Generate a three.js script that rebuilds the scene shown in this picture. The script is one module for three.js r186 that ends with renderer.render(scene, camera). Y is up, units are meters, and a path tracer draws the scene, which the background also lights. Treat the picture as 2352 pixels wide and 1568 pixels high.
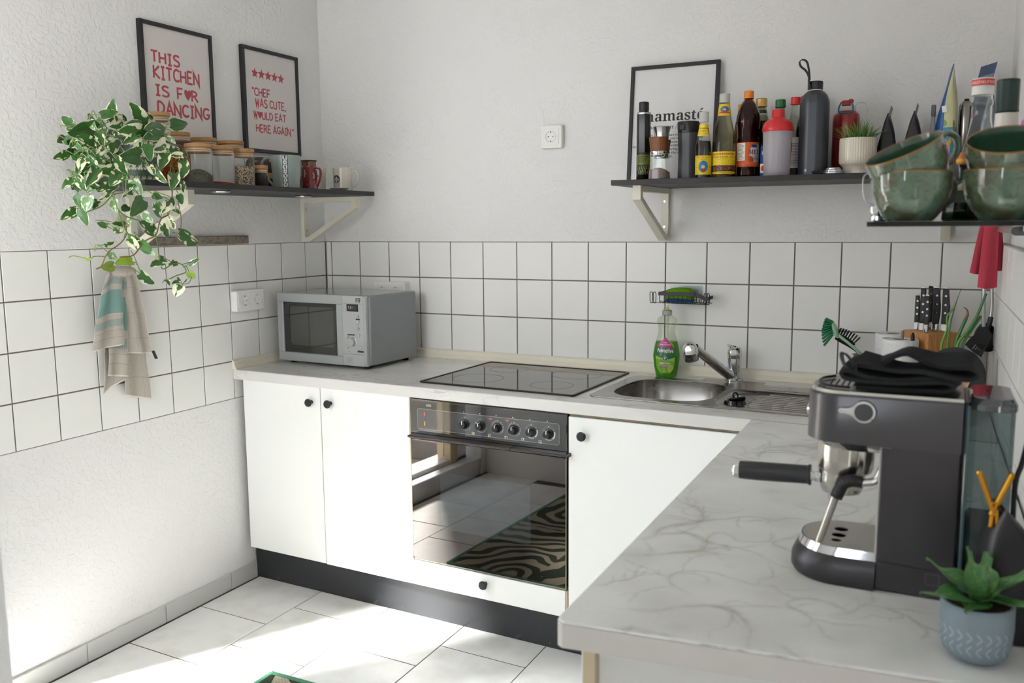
import * as THREE from 'three';
import { mergeGeometries, toCreasedNormals } from 'three/addons/utils/BufferGeometryUtils.js';

// ---------- camera, sky, sun, exposure ----------
const scene = new THREE.Scene();
const renderer = new THREE.WebGLRenderer({ antialias: true });
renderer.toneMapping = THREE.LinearToneMapping;
renderer.toneMappingExposure = 6.5;
renderer.shadowMap.enabled = true;
renderer.shadowMap.type = THREE.PCFSoftShadowMap;

const camera = new THREE.PerspectiveCamera(42.28, 2352 / 1568, 0.05, 60);
camera.position.set(2.4555, 1.3987, 3.1215);
camera.rotation.order = 'YXZ';
camera.rotation.set(-0.1309, 0.4603, -0.0076);
camera.focus = 2.9;
camera.userData.fStop = 5.6;

// hazy bright sky, computed by elevation only
const skyTex = (() => {
  const W = 64, H = 32, d = new Float32Array(W * H * 4);
  for (let j = 0; j < H; j++) {
    const up = Math.sin(((j + 0.5) / H - 0.5) * Math.PI), e = Math.max(0, up);
    const k = Math.pow(1 - e, 2.2);
    for (let i = 0; i < W; i++) d.set([0.74 + 0.34 * k, 0.86 + 0.24 * k, 1.02 + 0.12 * k, 1], (j * W + i) * 4);
  }
  const t = new THREE.DataTexture(d, W, H, THREE.RGBAFormat, THREE.FloatType);
  t.mapping = THREE.EquirectangularReflectionMapping; t.magFilter = THREE.LinearFilter; t.minFilter = THREE.LinearFilter; t.needsUpdate = true;
  return t;
})();
scene.background = skyTex; scene.environment = skyTex;
scene.backgroundIntensity = 1.0; scene.environmentIntensity = 1.0;

const sun = new THREE.DirectionalLight(new THREE.Color(1.0, 0.985, 0.955), 7.2);
{
  const el = 0.74, h = [0.56, -0.83];
  sun.position.set(1 - h[0] * 8 * Math.cos(el), 0.8 + 8 * Math.sin(el), 1.4 - h[1] * 8 * Math.cos(el));
  sun.target.position.set(1, 0.8, 1.4);
}
sun.castShadow = true; sun.shadow.radius = 18; sun.shadow.mapSize.set(4096, 4096);
Object.assign(sun.shadow.camera, { left: -4, right: 4, top: 4, bottom: -4, near: 0.5, far: 20 });
scene.add(sun, sun.target);

// ---------- helpers ----------
let seedState = 20240611;
function rnd(a = 0, b = 1) { seedState = (seedState + 0x6d2b79f5) | 0; let t = Math.imul(seedState ^ (seedState >>> 15), 1 | seedState); t = (t + Math.imul(t ^ (t >>> 7), 61 | t)) ^ t; return a + (b - a) * (((t ^ (t >>> 14)) >>> 0) / 4294967296); }
const V = (x, y, z) => new THREE.Vector3(x, y, z), V2 = (x, y) => new THREE.Vector2(x, y);
const PI = Math.PI;
const used = {};
function numbered(n) { const k = used[n] = (used[n] ?? -1) + 1; return k ? n + '_' + String(k).padStart(3, '0') : n; }
function shadows(o) { o.castShadow = true; o.receiveShadow = true; return o; }
function tag(o, label, category, group) { o.userData.label = label; o.userData.category = category; if (group) o.userData.group = group; return o; }
function thing(name, label, category, [x, y, z] = [0, 0, 0], turn = 0, group) {
  const o = new THREE.Group(); o.name = numbered(name); scene.add(o);
  o.position.set(x, y, z); o.rotation.y = turn; return tag(o, label, category, group);
}
function part(name, geo, m, parent, label) {
  const o = shadows(new THREE.Mesh(Array.isArray(geo) ? M(geo) : geo, m)); o.name = name; parent.add(o);
  if (label) o.userData.label = label; return o;
}
function solo(name, geo, m, label, category, pos = [0, 0, 0], turn = 0, group) {
  const o = part(numbered(name), geo, m, scene); o.position.set(...pos); o.rotation.y = turn; return tag(o, label, category, group);
}
function struct(name, geo, m, parent = scene) { const o = part(name, geo, m, parent); if (parent === scene) o.userData.kind = 'structure'; return o; }
function structGroup(name) { const o = new THREE.Group(); o.name = name; o.userData.kind = 'structure'; scene.add(o); return o; }

function strip(g) { g = g.index ? g.toNonIndexed() : g; for (const k of Object.keys(g.attributes)) if (!['position', 'normal', 'uv'].includes(k)) g.deleteAttribute(k); if (!g.attributes.uv) g.setAttribute('uv', new THREE.BufferAttribute(new Float32Array(g.attributes.position.count * 2), 2)); return g; }
function M(list) { return list.length === 1 ? list[0] : mergeGeometries(list.map(strip)); }
function T(g, x = 0, y = 0, z = 0, rx = 0, ry = 0, rz = 0) { const m = new THREE.Matrix4().makeRotationFromEuler(new THREE.Euler(rx, ry, rz)); m.setPosition(x, y, z); return g.applyMatrix4(m); }
function boxUV(g) {
  g = g.index ? g.toNonIndexed() : g; const p = g.attributes.position, n = g.attributes.normal, uv = new Float32Array(p.count * 2);
  for (let i = 0; i < p.count; i += 3) {
    const ax = Math.abs(n.getX(i)), ay = Math.abs(n.getY(i)), az = Math.abs(n.getZ(i));
    for (let k = i; k < i + 3; k++) {
      const [a, b] = ay >= ax && ay >= az ? [p.getX(k), p.getZ(k)] : ax >= az ? [p.getZ(k), p.getY(k)] : [p.getX(k), p.getY(k)];
      uv[k * 2] = a; uv[k * 2 + 1] = b;
    }
  }
  g.setAttribute('uv', new THREE.BufferAttribute(uv, 2)); return g;
}
// box with chamfered edges; sizes, centre, chamfer
function bx(w, h, d, x = 0, y = 0, z = 0, c = 0) {
  if (!c) return boxUV(T(new THREE.BoxGeometry(w, h, d), x, y, z));
  c = Math.min(c, w / 2.01, h / 2.01, d / 2.01);
  const H = [w / 2, h / 2, d / 2], pts = [], P = (sx, sy, sz, ax) => { const s = [sx, sy, sz]; return s.map((q, i) => q * (i === ax ? H[i] : H[i] - c)); };
  const tri = (a, b, e) => {
    const u = [0, 1, 2].map((i) => b[i] - a[i]), v = [0, 1, 2].map((i) => e[i] - a[i]);
    const n = [u[1] * v[2] - u[2] * v[1], u[2] * v[0] - u[0] * v[2], u[0] * v[1] - u[1] * v[0]], m = [0, 1, 2].map((i) => a[i] + b[i] + e[i]);
    pts.push(...(n[0] * m[0] + n[1] * m[1] + n[2] * m[2] > 0 ? [a, b, e] : [a, e, b]));
  };
  const quad = (a, b, e, f) => { tri(a, b, e); tri(a, e, f); };
  for (let ax = 0; ax < 3; ax++) {
    const [b, e] = [(ax + 1) % 3, (ax + 2) % 3];
    for (const s of [-1, 1]) { const q = (t, u) => { const r = [0, 0, 0]; r[ax] = s; r[b] = t; r[e] = u; return P(...r, ax); }; quad(q(-1, -1), q(1, -1), q(1, 1), q(-1, 1)); }
    for (const s of [-1, 1]) for (const t of [-1, 1]) { const q = (u, f) => { const r = [0, 0, 0]; r[ax] = u; r[b] = s; r[e] = t; return P(...r, f); }; quad(q(-1, b), q(1, b), q(1, e), q(-1, e)); }
  }
  for (const sx of [-1, 1]) for (const sy of [-1, 1]) for (const sz of [-1, 1]) tri(P(sx, sy, sz, 0), P(sx, sy, sz, 1), P(sx, sy, sz, 2));
  const g = new THREE.BufferGeometry(); g.setAttribute('position', new THREE.Float32BufferAttribute(pts.flat(), 3)); g.computeVertexNormals();
  return boxUV(T(g, x, y, z));
}
// prism from polygon in plan (x,z), from y0 to y1, small rounding on the edges
function plan(pts, y0, y1, bevel = 0, holes = []) {
  const s = new THREE.Shape(pts.map(([x, z]) => V2(x, -z)));
  for (const h of holes) s.holes.push(new THREE.Path(h.map(([x, z]) => V2(x, -z))));
  const g = new THREE.ExtrudeGeometry(s, { depth: y1 - y0 - 2 * bevel, bevelEnabled: bevel > 0, bevelThickness: bevel, bevelSize: bevel, bevelOffset: -bevel, bevelSegments: 2, curveSegments: 8 });
  return boxUV(T(g, 0, y0 + bevel, 0, -PI / 2, 0, 0));
}
function roundRect(w, h, r, x = 0, y = 0, cls = THREE.Shape) {
  const s = new cls(), a = x - w / 2, b = y - h / 2; r = Math.min(r, w / 2 - 1e-5, h / 2 - 1e-5);
  s.moveTo(a + r, b); s.lineTo(a + w - r, b); s.absarc(a + w - r, b + r, r, -PI / 2, 0); s.lineTo(a + w, b + h - r); s.absarc(a + w - r, b + h - r, r, 0, PI / 2);
  s.lineTo(a + r, b + h); s.absarc(a + r, b + h - r, r, PI / 2, PI); s.lineTo(a, b + r); s.absarc(a + r, b + r, r, PI, 1.5 * PI); return s;
}
function extr(shape, depth, bevel = 0, seg = 8) {
  return boxUV(new THREE.ExtrudeGeometry(shape, { depth: depth - 2 * bevel, bevelEnabled: bevel > 0, bevelThickness: bevel, bevelSize: bevel, bevelOffset: -bevel, bevelSegments: 2, curveSegments: seg }).translate(0, 0, bevel));
}
const poly = (pts) => new THREE.Shape(pts.map(([x, y]) => V2(x, y)));
function spl(pts, n = 40) { return new THREE.SplineCurve(pts.map(([x, y]) => V2(x, y))).getPoints(n).map((p) => [Math.max(p.x, 0), p.y]); }
function lathe(pts, seg = 40, crease = 0.6) {
  const g = new THREE.LatheGeometry(pts.map(([r, y]) => V2(Math.max(r, 1e-5), y)), seg);
  const u = g.attributes.uv.clone(), n = toCreasedNormals(g, crease); return n;
}
function cyl(r1, r2, h, x = 0, y = 0, z = 0, seg = 28) { return T(new THREE.CylinderGeometry(r1, r2, h, seg), x, y, z); }
function rod(a, b, r, r2 = r, seg = 10) {
  const A = V(...a), B = V(...b), d = B.clone().sub(A), g = new THREE.CylinderGeometry(r2, r, d.length(), seg);
  g.applyQuaternion(new THREE.Quaternion().setFromUnitVectors(V(0, 1, 0), d.clone().normalize())); return g.translate(...A.add(B).multiplyScalar(0.5).toArray());
}
function tube(pts, r, n = 30, seg = 8, closed = false, tension = 0.5) {
  const c = new THREE.CatmullRomCurve3(pts.map((p) => V(...p)), closed, 'catmullrom', tension), list = [new THREE.TubeGeometry(c, n, r, seg, closed)];
  if (!closed) for (const p of [pts[0], pts[pts.length - 1]]) list.push(new THREE.SphereGeometry(r, seg, 6).translate(...p));
  return M(list);
}
// tube whose radius varies: fr(t)
function taper(pts, fr, n = 30, seg = 10) {
  const c = new THREE.CatmullRomCurve3(pts.map((p) => V(...p))), g = new THREE.TubeGeometry(c, n, 1, seg), p = g.attributes.position;
  for (let i = 0; i <= n; i++) { const q = c.getPointAt(i / n), r = fr(i / n); for (let j = 0; j <= seg; j++) { const k = i * (seg + 1) + j; p.setXYZ(k, q.x + (p.getX(k) - q.x) * r, q.y + (p.getY(k) - q.y) * r, q.z + (p.getZ(k) - q.z) * r); } }
  g.computeVertexNormals(); return g;
}
// surface from a function of (u,v) in 0..1
function surf(f, nu, nv) {
  const pos = [], uv = [], idx = [];
  for (let j = 0; j <= nv; j++) for (let i = 0; i <= nu; i++) { pos.push(...f(i / nu, j / nv)); uv.push(i / nu, j / nv); }
  for (let j = 0; j < nv; j++) for (let i = 0; i < nu; i++) { const a = j * (nu + 1) + i, b = a + nu + 1; idx.push(a, a + 1, b, b, a + 1, b + 1); }
  const g = new THREE.BufferGeometry(); g.setAttribute('position', new THREE.Float32BufferAttribute(pos, 3)); g.setAttribute('uv', new THREE.Float32BufferAttribute(uv, 2)); g.setIndex(idx); g.computeVertexNormals(); return g;
}
// closed sheet with thickness from a mid surface
function sheet(f, nu, nv, th) {
  const top = surf(f, nu, nv), n = top.attributes.normal, p = top.attributes.position, at = (i, s) => [p.getX(i) + n.getX(i) * s, p.getY(i) + n.getY(i) * s, p.getZ(i) + n.getZ(i) * s];
  const a = surf((u, v) => at(Math.round(v * nv) * (nu + 1) + Math.round(u * nu), th / 2), nu, nv);
  const b = surf((u, v) => at(Math.round(v * nv) * (nu + 1) + Math.round((1 - u) * nu), -th / 2), nu, nv);
  const ring = []; for (let i = 0; i < nu; i++) ring.push(i); for (let j = 0; j < nv; j++) ring.push(j * (nu + 1) + nu); for (let i = nu; i > 0; i--) ring.push(nv * (nu + 1) + i); for (let j = nv; j > 0; j--) ring.push(j * (nu + 1));
  const R = ring.length, e = surf((u, v) => at(ring[Math.round(u * R) % R], (v - 0.5) * th), R, 1);
  return M([a, b, e]);
}
// ---------- noise and textures ----------
function hash(x, y, s) { let h = Math.imul(x, 374761393) + Math.imul(y, 668265263) + Math.imul(s, 974711); h = Math.imul(h ^ (h >>> 13), 1274126177); return ((h ^ (h >>> 16)) >>> 0) / 4294967296; }
function vn(x, y, per, s) { const xi = Math.floor(x), yi = Math.floor(y), fx = x - xi, fy = y - yi, u = fx * fx * (3 - 2 * fx), v = fy * fy * (3 - 2 * fy), w = (a, b) => hash(((a % per) + per) % per, ((b % per) + per) % per, s); return (w(xi, yi) * (1 - u) + w(xi + 1, yi) * u) * (1 - v) + (w(xi, yi + 1) * (1 - u) + w(xi + 1, yi + 1) * u) * v; }
function fbm(u, v, per, s, oct = 4) { let a = 0.5, t = 0; for (let o = 0; o < oct; o++) { t += a * vn(u * per, v * per, per, s + o * 17); a *= 0.5; per *= 2; } return t / (1 - Math.pow(0.5, oct)); }
function dataTex(n, fn, size, srgb) {
  const d = new Uint8Array(n * n * 4);
  for (let j = 0; j < n; j++) for (let i = 0; i < n; i++) { let c = fn(i / n, j / n); if (typeof c === 'number') c = [c, c, c]; const k = (j * n + i) * 4; for (let q = 0; q < 3; q++) d[k + q] = Math.max(0, Math.min(255, c[q] * 255)); d[k + 3] = 255; }
  const t = new THREE.DataTexture(d, n, n); t.wrapS = t.wrapT = THREE.RepeatWrapping; t.magFilter = THREE.LinearFilter; t.minFilter = THREE.LinearMipmapLinearFilter; t.generateMipmaps = true;
  const [sx, sy] = Array.isArray(size) ? size : [size, size]; t.repeat.set(1 / sx, 1 / sy); if (srgb) t.colorSpace = THREE.SRGBColorSpace; t.needsUpdate = true; return t;
}
function canvasTex(w, h, draw) { const c = document.createElement('canvas'); c.width = w; c.height = h; const x = c.getContext('2d'); draw(x, w, h); const t = new THREE.CanvasTexture(c); t.colorSpace = THREE.SRGBColorSpace; t.anisotropy = 8; return t; }
function mat(color, rough = 0.5, metal = 0, o = {}) { return new THREE.MeshPhysicalMaterial({ color, roughness: rough, metalness: metal, ...o }); }
const mix = (a, b, t) => a.map((q, i) => q + (b[i] - q) * t), sstep = THREE.MathUtils.smoothstep;

const X = {};
X.plaster = dataTex(1024, (u, v) => { const a = fbm(u, v, 48, 3, 3), b = fbm(u + 0.3, v, 14, 9, 3), c = vn(u * 150, v * 150, 150, 5); return 0.35 * sstep(a, 0.35, 0.62) + 0.35 * b + 0.12 * c + 0.1; }, 0.55);
X.fine = dataTex(512, (u, v) => 0.5 * vn(u * 220, v * 220, 220, 7) + 0.5 * fbm(u, v, 30, 21, 3), 0.2);
X.smudge = dataTex(512, (u, v) => 0.55 + 0.45 * fbm(u, v, 6, 41, 4), 0.6);
function marble(n, seed, size, streak, dark, base, vein) {
  return dataTex(n, (u, v) => {
    const wx = fbm(u, v, 4, seed, 4) - 0.5, wy = fbm(u, v, 4, seed + 5, 4) - 0.5, U = u + 0.24 * wx, W2 = v + 0.24 * wy;
    const r1 = Math.abs(fbm(U, W2, 5, seed + 11, 4) - 0.5), r2 = Math.abs(fbm(U + 0.4, W2 + 0.2, 9, seed + 23, 3) - 0.5);
    const m = sstep(fbm(u, v, 3, seed + 31, 2), 0.42, 0.66), cl = fbm(u, v * streak, 5, seed + 51, 5);
    let k = dark * (Math.pow(1 - sstep(r1, 0, 0.035), 1.6) * m + 0.45 * Math.pow(1 - sstep(r2, 0, 0.03), 2) * m) + 0.22 * dark * sstep(cl, 0.45, 0.8);
    return mix(base, vein, Math.min(1, k));
  }, size, true);
}
X.marble = (() => { // fine grey green veins, drawn as branching wandering lines on a pale ground
  const t = canvasTex(1024, 2048, (x, w, h) => {
    x.fillStyle = '#eeeeeb'; x.fillRect(0, 0, w, h); let s = 31; const q = (a = 0, b = 1) => { s = (s * 16807) % 2147483647; return a + (b - a) * s / 2147483647; };
    for (let i = 0; i < 420; i++) { const r = q(20, 120), cx = q(0, w), cy = q(0, h), g = x.createRadialGradient(cx, cy, 0, cx, cy, r), c = q() < 0.5 ? '208,209,198' : '246,246,245'; g.addColorStop(0, `rgba(${c},0.30)`); g.addColorStop(1, `rgba(${c},0)`); x.fillStyle = g; x.fillRect(cx - r, cy - r, 2 * r, 2 * r); }
    const walk = (px, py, a, n, wd, al, br) => { let da = 0; for (let k = 0; k < n; k++) { da = da * 0.7 + q(-0.34, 0.34); a += da * 0.5; const l = q(5, 12), nx = px + Math.cos(a) * l, ny = py + Math.sin(a) * l, f = 0.35 + 0.65 * Math.sin(Math.PI * (k + 0.5) / n), z = q(0.4, 1.3); for (const [ww, aa] of [[wd * 5, 0.07], [wd * 2.2, 0.13], [wd, 0.32]]) { x.strokeStyle = `rgba(158,158,140,${aa * al * f * z})`; x.lineWidth = ww * q(0.6, 1.3); x.lineCap = 'round'; x.beginPath(); x.moveTo(px, py); x.lineTo(nx, ny); x.stroke(); } px = nx; py = ny; if (br > 0 && q() < 0.11) walk(px, py, a + q(-1.3, 1.3), Math.floor(n * q(0.2, 0.5)), wd * 0.75, al * 0.85, br - 1); if (q() < 0.04) a += q(-0.9, 0.9); } };
    for (let i = 0; i < 64; i++) walk(q(0, w), q(0, h), q() < 0.65 ? q(0.3, 1.1) : q(1.6, 2.8), Math.floor(q(14, 48)), q(2.6, 6.5), q(0.26, 0.62), 2);
  });
  t.wrapS = t.wrapT = THREE.RepeatWrapping; t.repeat.set(1 / 0.75, 1 / 1.5); t.offset.set(0.4, 0.573); return t;
})();
X.marble2 = marble(1024, 171, [1.1, 0.5], 2, 0.7, [0.885, 0.88, 0.865], [0.72, 0.71, 0.67]);
X.floorTile = dataTex(512, (u, v) => { const a = fbm(u, v, 5, 301, 5), b = fbm(u, v, 12, 305, 4); return mix([0.96, 0.96, 0.95], [0.88, 0.88, 0.86], 0.6 * sstep(a, 0.45, 0.75) + 0.3 * sstep(b, 0.5, 0.8)); }, 0.66, true);
X.brushed = dataTex(512, (u, v) => 0.45 + 0.55 * vn(u * 6, v * 500, 500, 61), [0.3, 0.06]);
function wood(seed, base, dark, size = [0.06, 0.25]) { return dataTex(256, (u, v) => { const g = fbm(u + 0.03 * fbm(u, v, 4, seed, 2), v * 0.25, 22, seed + 3, 3), f = vn(u * 120, v * 5, 120, seed + 9); return mix(base, dark, 0.7 * sstep(g, 0.35, 0.75) + 0.25 * f); }, size, true); }
X.beech = wood(401, [0.86, 0.63, 0.38], [0.74, 0.5, 0.27]);
X.bamboo = wood(431, [0.76, 0.58, 0.36], [0.62, 0.45, 0.27], [0.03, 0.2]);
X.walnut = wood(461, [0.58, 0.36, 0.22], [0.4, 0.23, 0.13]);
X.greyWood = wood(491, [0.56, 0.52, 0.47], [0.42, 0.38, 0.34], [0.25, 0.04]);
X.fence = wood(511, [0.45, 0.28, 0.18], [0.3, 0.18, 0.11], [0.12, 1.2]);
X.terry = dataTex(256, (u, v) => 0.5 * vn(u * 90, v * 90, 90, 81) + 0.5 * Math.abs(Math.sin(u * 90 * PI) * Math.sin(v * 90 * PI)), 0.06);
X.weave = dataTex(256, (u, v) => { const a = Math.sin(u * 128 * PI), b = Math.sin(v * 128 * PI); return 0.5 + 0.25 * (a * a - b * b) + 0.2 * vn(u * 64, v * 64, 64, 91); }, 0.08);

const K = {
  plaster: mat('#eae9e7', 0.92, 0, { bumpMap: X.plaster, bumpScale: 0.0017 }),
  tile: mat('#f0efeb', 0.42),
  grout: mat('#77716a', 0.95, 0, { bumpMap: X.fine, bumpScale: 0.0005 }),
  grout2: mat('#c9c5ba', 0.95),
  floorTile: mat('#ffffff', 0.32, 0, { map: X.floorTile }),
  floorGrout: mat('#5b544a', 0.95),
  skirt: mat('#c9cac6', 0.35),
  ceiling: mat('#f0f0ee', 0.95),
  whiteLam: mat('#f9faf7', 0.42),
  carcass: mat('#e9e4d3', 0.6),
  edge: mat('#cbbb9c', 0.6),
  marble: mat('#ffffff', 0.3, 0, { map: X.marble }),
  marble2: mat('#ffffff', 0.3, 0, { map: X.marble2 }),
  cream: mat('#e6e0cd', 0.45),
  pvc: mat('#e4e6e6', 0.4),
  black: mat('#17181a', 0.55),
  blackGloss: mat('#0c0c0e', 0.12),
  blackShelf: mat('#1d1d1f', 0.5, 0, { bumpMap: X.fine, bumpScale: 0.0002 }),
  plinth: mat('#2b2d31', 0.3, 0, { roughnessMap: X.smudge }),
  chrome: mat('#d9dadb', 0.07, 1),
  steel: mat('#b9b9b7', 0.3, 1, { bumpMap: X.brushed, bumpScale: 0.00005 }),
  sinkSteel: mat('#96938d', 0.33, 1, { roughnessMap: X.smudge }),
  greyPlastic: mat('#8c8f92', 0.5),
  glassClear: mat('#ffffff', 0.02, 0, { transmission: 1, thickness: 0, ior: 1.45 }),
  whitePlastic: mat('#eeede7', 0.3),
  dark: mat('#0a0a0a', 0.7),
};

// ---------- room ----------
const W = 0.857, RUN = Math.atan(0.0373), RZ = 0.5915, RWX = 2.575, RWA = Math.atan(0.0235);
const TY = [0.742, 0.8878, 1.0374, 1.187, 1.3345], J = 0.0043;
const tileGeo = {};
function tileGeometry(w, h, d = 0.007) {
  const k = w.toFixed(4) + '_' + h.toFixed(4) + '_' + d; if (tileGeo[k]) return tileGeo[k];
  const c = 0.0009, a = w / 2, b = h / 2, P = [], q = (A, B, C, D) => P.push(...A, ...B, ...C, ...A, ...C, ...D);
  const f = [[-a + c, -b + c, 0], [a - c, -b + c, 0], [a - c, b - c, 0], [-a + c, b - c, 0]], r = [[-a, -b, -c], [a, -b, -c], [a, b, -c], [-a, b, -c]], s = r.map(([x, y]) => [x, y, -d]);
  q(...f); for (let i = 0; i < 4; i++) { const n = (i + 1) % 4; q(r[i], r[n], f[n], f[i]); q(s[i], s[n], r[n], r[i]); }
  const g = new THREE.BufferGeometry(); g.setAttribute('position', new THREE.Float32BufferAttribute(P, 3)); g.computeVertexNormals();
  return tileGeo[k] = boxUV(g);
}
function tiles(parent, us, vs, place, skip) {
  for (let i = 0; i + 1 < us.length; i++) for (let j = 0; j + 1 < vs.length; j++) {
    const u0 = us[i] + J / 2, u1 = us[i + 1] - J / 2, v0 = vs[j] + J / 2, v1 = vs[j + 1] - J / 2;
    if (skip && skip((u0 + u1) / 2, (v0 + v1) / 2)) continue;
    const o = part('tile', tileGeometry(u1 - u0, v1 - v0), K.tile, parent); place(o, (u0 + u1) / 2, (v0 + v1) / 2);
    o.rotation.x += rnd(-0.0022, 0.0022); o.rotation.y += rnd(-0.0022, 0.0022);
  }
}
const HC = 2.52;                       // ceiling height
const DZ0 = 1.63, DZ1 = 2.31, DY0 = 0.1, DY1 = 2.1;   // balcony door opening in the left wall
// left wall: core with the opening, plaster skins, tiles
const wl = structGroup('wall_left');
part('core', [bx(0.24, HC, DZ0 + 0.2, -0.128, HC / 2, (DZ0 - 0.2) / 2), bx(0.24, HC, 2.6 - DZ1, -0.128, HC / 2, (2.6 + DZ1) / 2), bx(0.24, HC - DY1, DZ1 - DZ0, -0.128, (HC + DY1) / 2, (DZ0 + DZ1) / 2), bx(0.24, DY0, DZ1 - DZ0, -0.128, DY0 / 2, (DZ0 + DZ1) / 2)], K.plaster, wl);
const lz = []; for (let k = 0; k < 10; k++) lz.push(0.1376 + 0.1498 * k);
part('plaster', [bx(0.012, HC - TY[4], DZ0, -0.004, (HC + TY[4]) / 2, DZ0 / 2, 0.002), bx(0.0085, TY[0], DZ0, -0.00425, TY[0] / 2, DZ0 / 2, 0.0015), bx(0.0085, HC, 2.4 - DZ1, -0.00425, HC / 2, (2.4 + DZ1) / 2), bx(0.0085, HC - DY1, DZ1 - DZ0, -0.00425, (HC + DY1) / 2, (DZ0 + DZ1) / 2)], K.plaster, wl);
part('grout', bx(0.006, TY[4] - TY[0], DZ0, -0.0052, (TY[4] + TY[0]) / 2, DZ0 / 2), K.grout, wl);
tiles(wl, [0.002, ...lz, DZ0], TY, (o, u, v) => { o.position.set(0, v, u); o.rotation.y = PI / 2; });
// back wall
const wb = structGroup('wall_back');
part('core', bx(3.2, HC, 0.2, 1.35, HC / 2, -0.108), K.plaster, wb);
part('plaster', bx(2.62, HC - TY[4], 0.012, 1.31, (HC + TY[4]) / 2, -0.004, 0.002), K.plaster, wb);
part('grout', bx(2.6, TY[4] - 0.742, 0.006, 1.3, (TY[4] + 0.742) / 2, -0.0052), K.grout, wb);
const bxs = [0.002]; for (let k = 0; k < 17; k++) bxs.push(0.0312 + 0.15 * k); bxs.push(2.577);
tiles(wb, bxs, TY.slice(0), (o, u, v) => o.position.set(u, v, 0));
// right wall, very slightly turned
const wr = structGroup('wall_right'); wr.position.set(RWX, 0, 0); wr.rotation.y = RWA;
part('core', bx(0.2, HC, 4.7, 0.128, HC / 2, 2.2), K.plaster, wr);
part('plaster', bx(0.012, HC - TY[4], 4.5, 0.024, (HC + TY[4]) / 2, 2.25, 0.002), K.plaster, wr);
part('grout', bx(0.03, TY[4] - 0.742, 2.3, 0.0172, (TY[4] + 0.742) / 2, 1.15), K.grout2, wr);
const rz = [0.003]; for (let k = 0; k < 16; k++) rz.push(0.09 + 0.15 * k); rz.length = 16;
tiles(wr, rz, TY, (o, u, v) => { o.position.set(0, v, u); o.rotation.y = -PI / 2; });
// ceiling, wall behind the left part of the room, hall behind the camera
struct('ceiling', bx(3.4, 0.16, 5.0, 1.4, HC + 0.08, 2.2), K.ceiling);
const wf = structGroup('wall_front');
const FX0 = 0.2, FX1 = 1.08, FY0 = 0.95, FY1 = 2.25;   // unseen window facing the units, out of view, placed to light the back wall
part('core', [bx(FX0 + 0.06, HC, 0.12, (FX0 - 0.06) / 2, HC / 2, 2.42), bx(1.26 - FX1, HC, 0.12, (FX1 + 1.26) / 2, HC / 2, 2.42), bx(FX1 - FX0, FY0, 0.12, (FX0 + FX1) / 2, FY0 / 2, 2.42), bx(FX1 - FX0, HC - FY1, 0.12, (FX0 + FX1) / 2, (HC + FY1) / 2, 2.42), bx(0.1, HC, 2.0, 1.21, HC / 2, 3.48), bx(0.5, HC, 0.15, 1.4, HC / 2, 4.5), bx(0.75, HC, 0.15, 2.525, HC / 2, 4.5), bx(0.5, 1.2, 0.15, 1.9, 0.6, 4.5), bx(0.5, HC - 2.2, 0.15, 1.9, (HC + 2.2) / 2, 4.5)], K.plaster, wf);
struct('window_2', [bx(0.05, 1, 0.06, 1.675, 1.7, 4.5, 0.004), bx(0.05, 1, 0.06, 2.125, 1.7, 4.5, 0.004), bx(0.4, 0.05, 0.06, 1.9, 1.225, 4.5, 0.004), bx(0.4, 0.05, 0.06, 1.9, 2.175, 4.5, 0.004)], K.pvc);  // unseen hall window, out of view, placed to light the peninsula end face
{
  const w = structGroup('window_1'), xc = (FX0 + FX1) / 2, yc = (FY0 + FY1) / 2;
  part('window_frame', [bx(0.05, FY1 - FY0, 0.06, FX0 + 0.025, yc, 2.42, 0.004), bx(0.05, FY1 - FY0, 0.06, FX1 - 0.025, yc, 2.42, 0.004), bx(FX1 - FX0 - 0.1, 0.05, 0.06, xc, FY0 + 0.025, 2.42, 0.004), bx(FX1 - FX0 - 0.1, 0.05, 0.06, xc, FY1 - 0.025, 2.42, 0.004)], K.pvc, w);
  part('pane', bx(FX1 - FX0 - 0.1, FY1 - FY0 - 0.1, 0.004, xc, yc, 2.42), K.glassClear, w);
}
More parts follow.
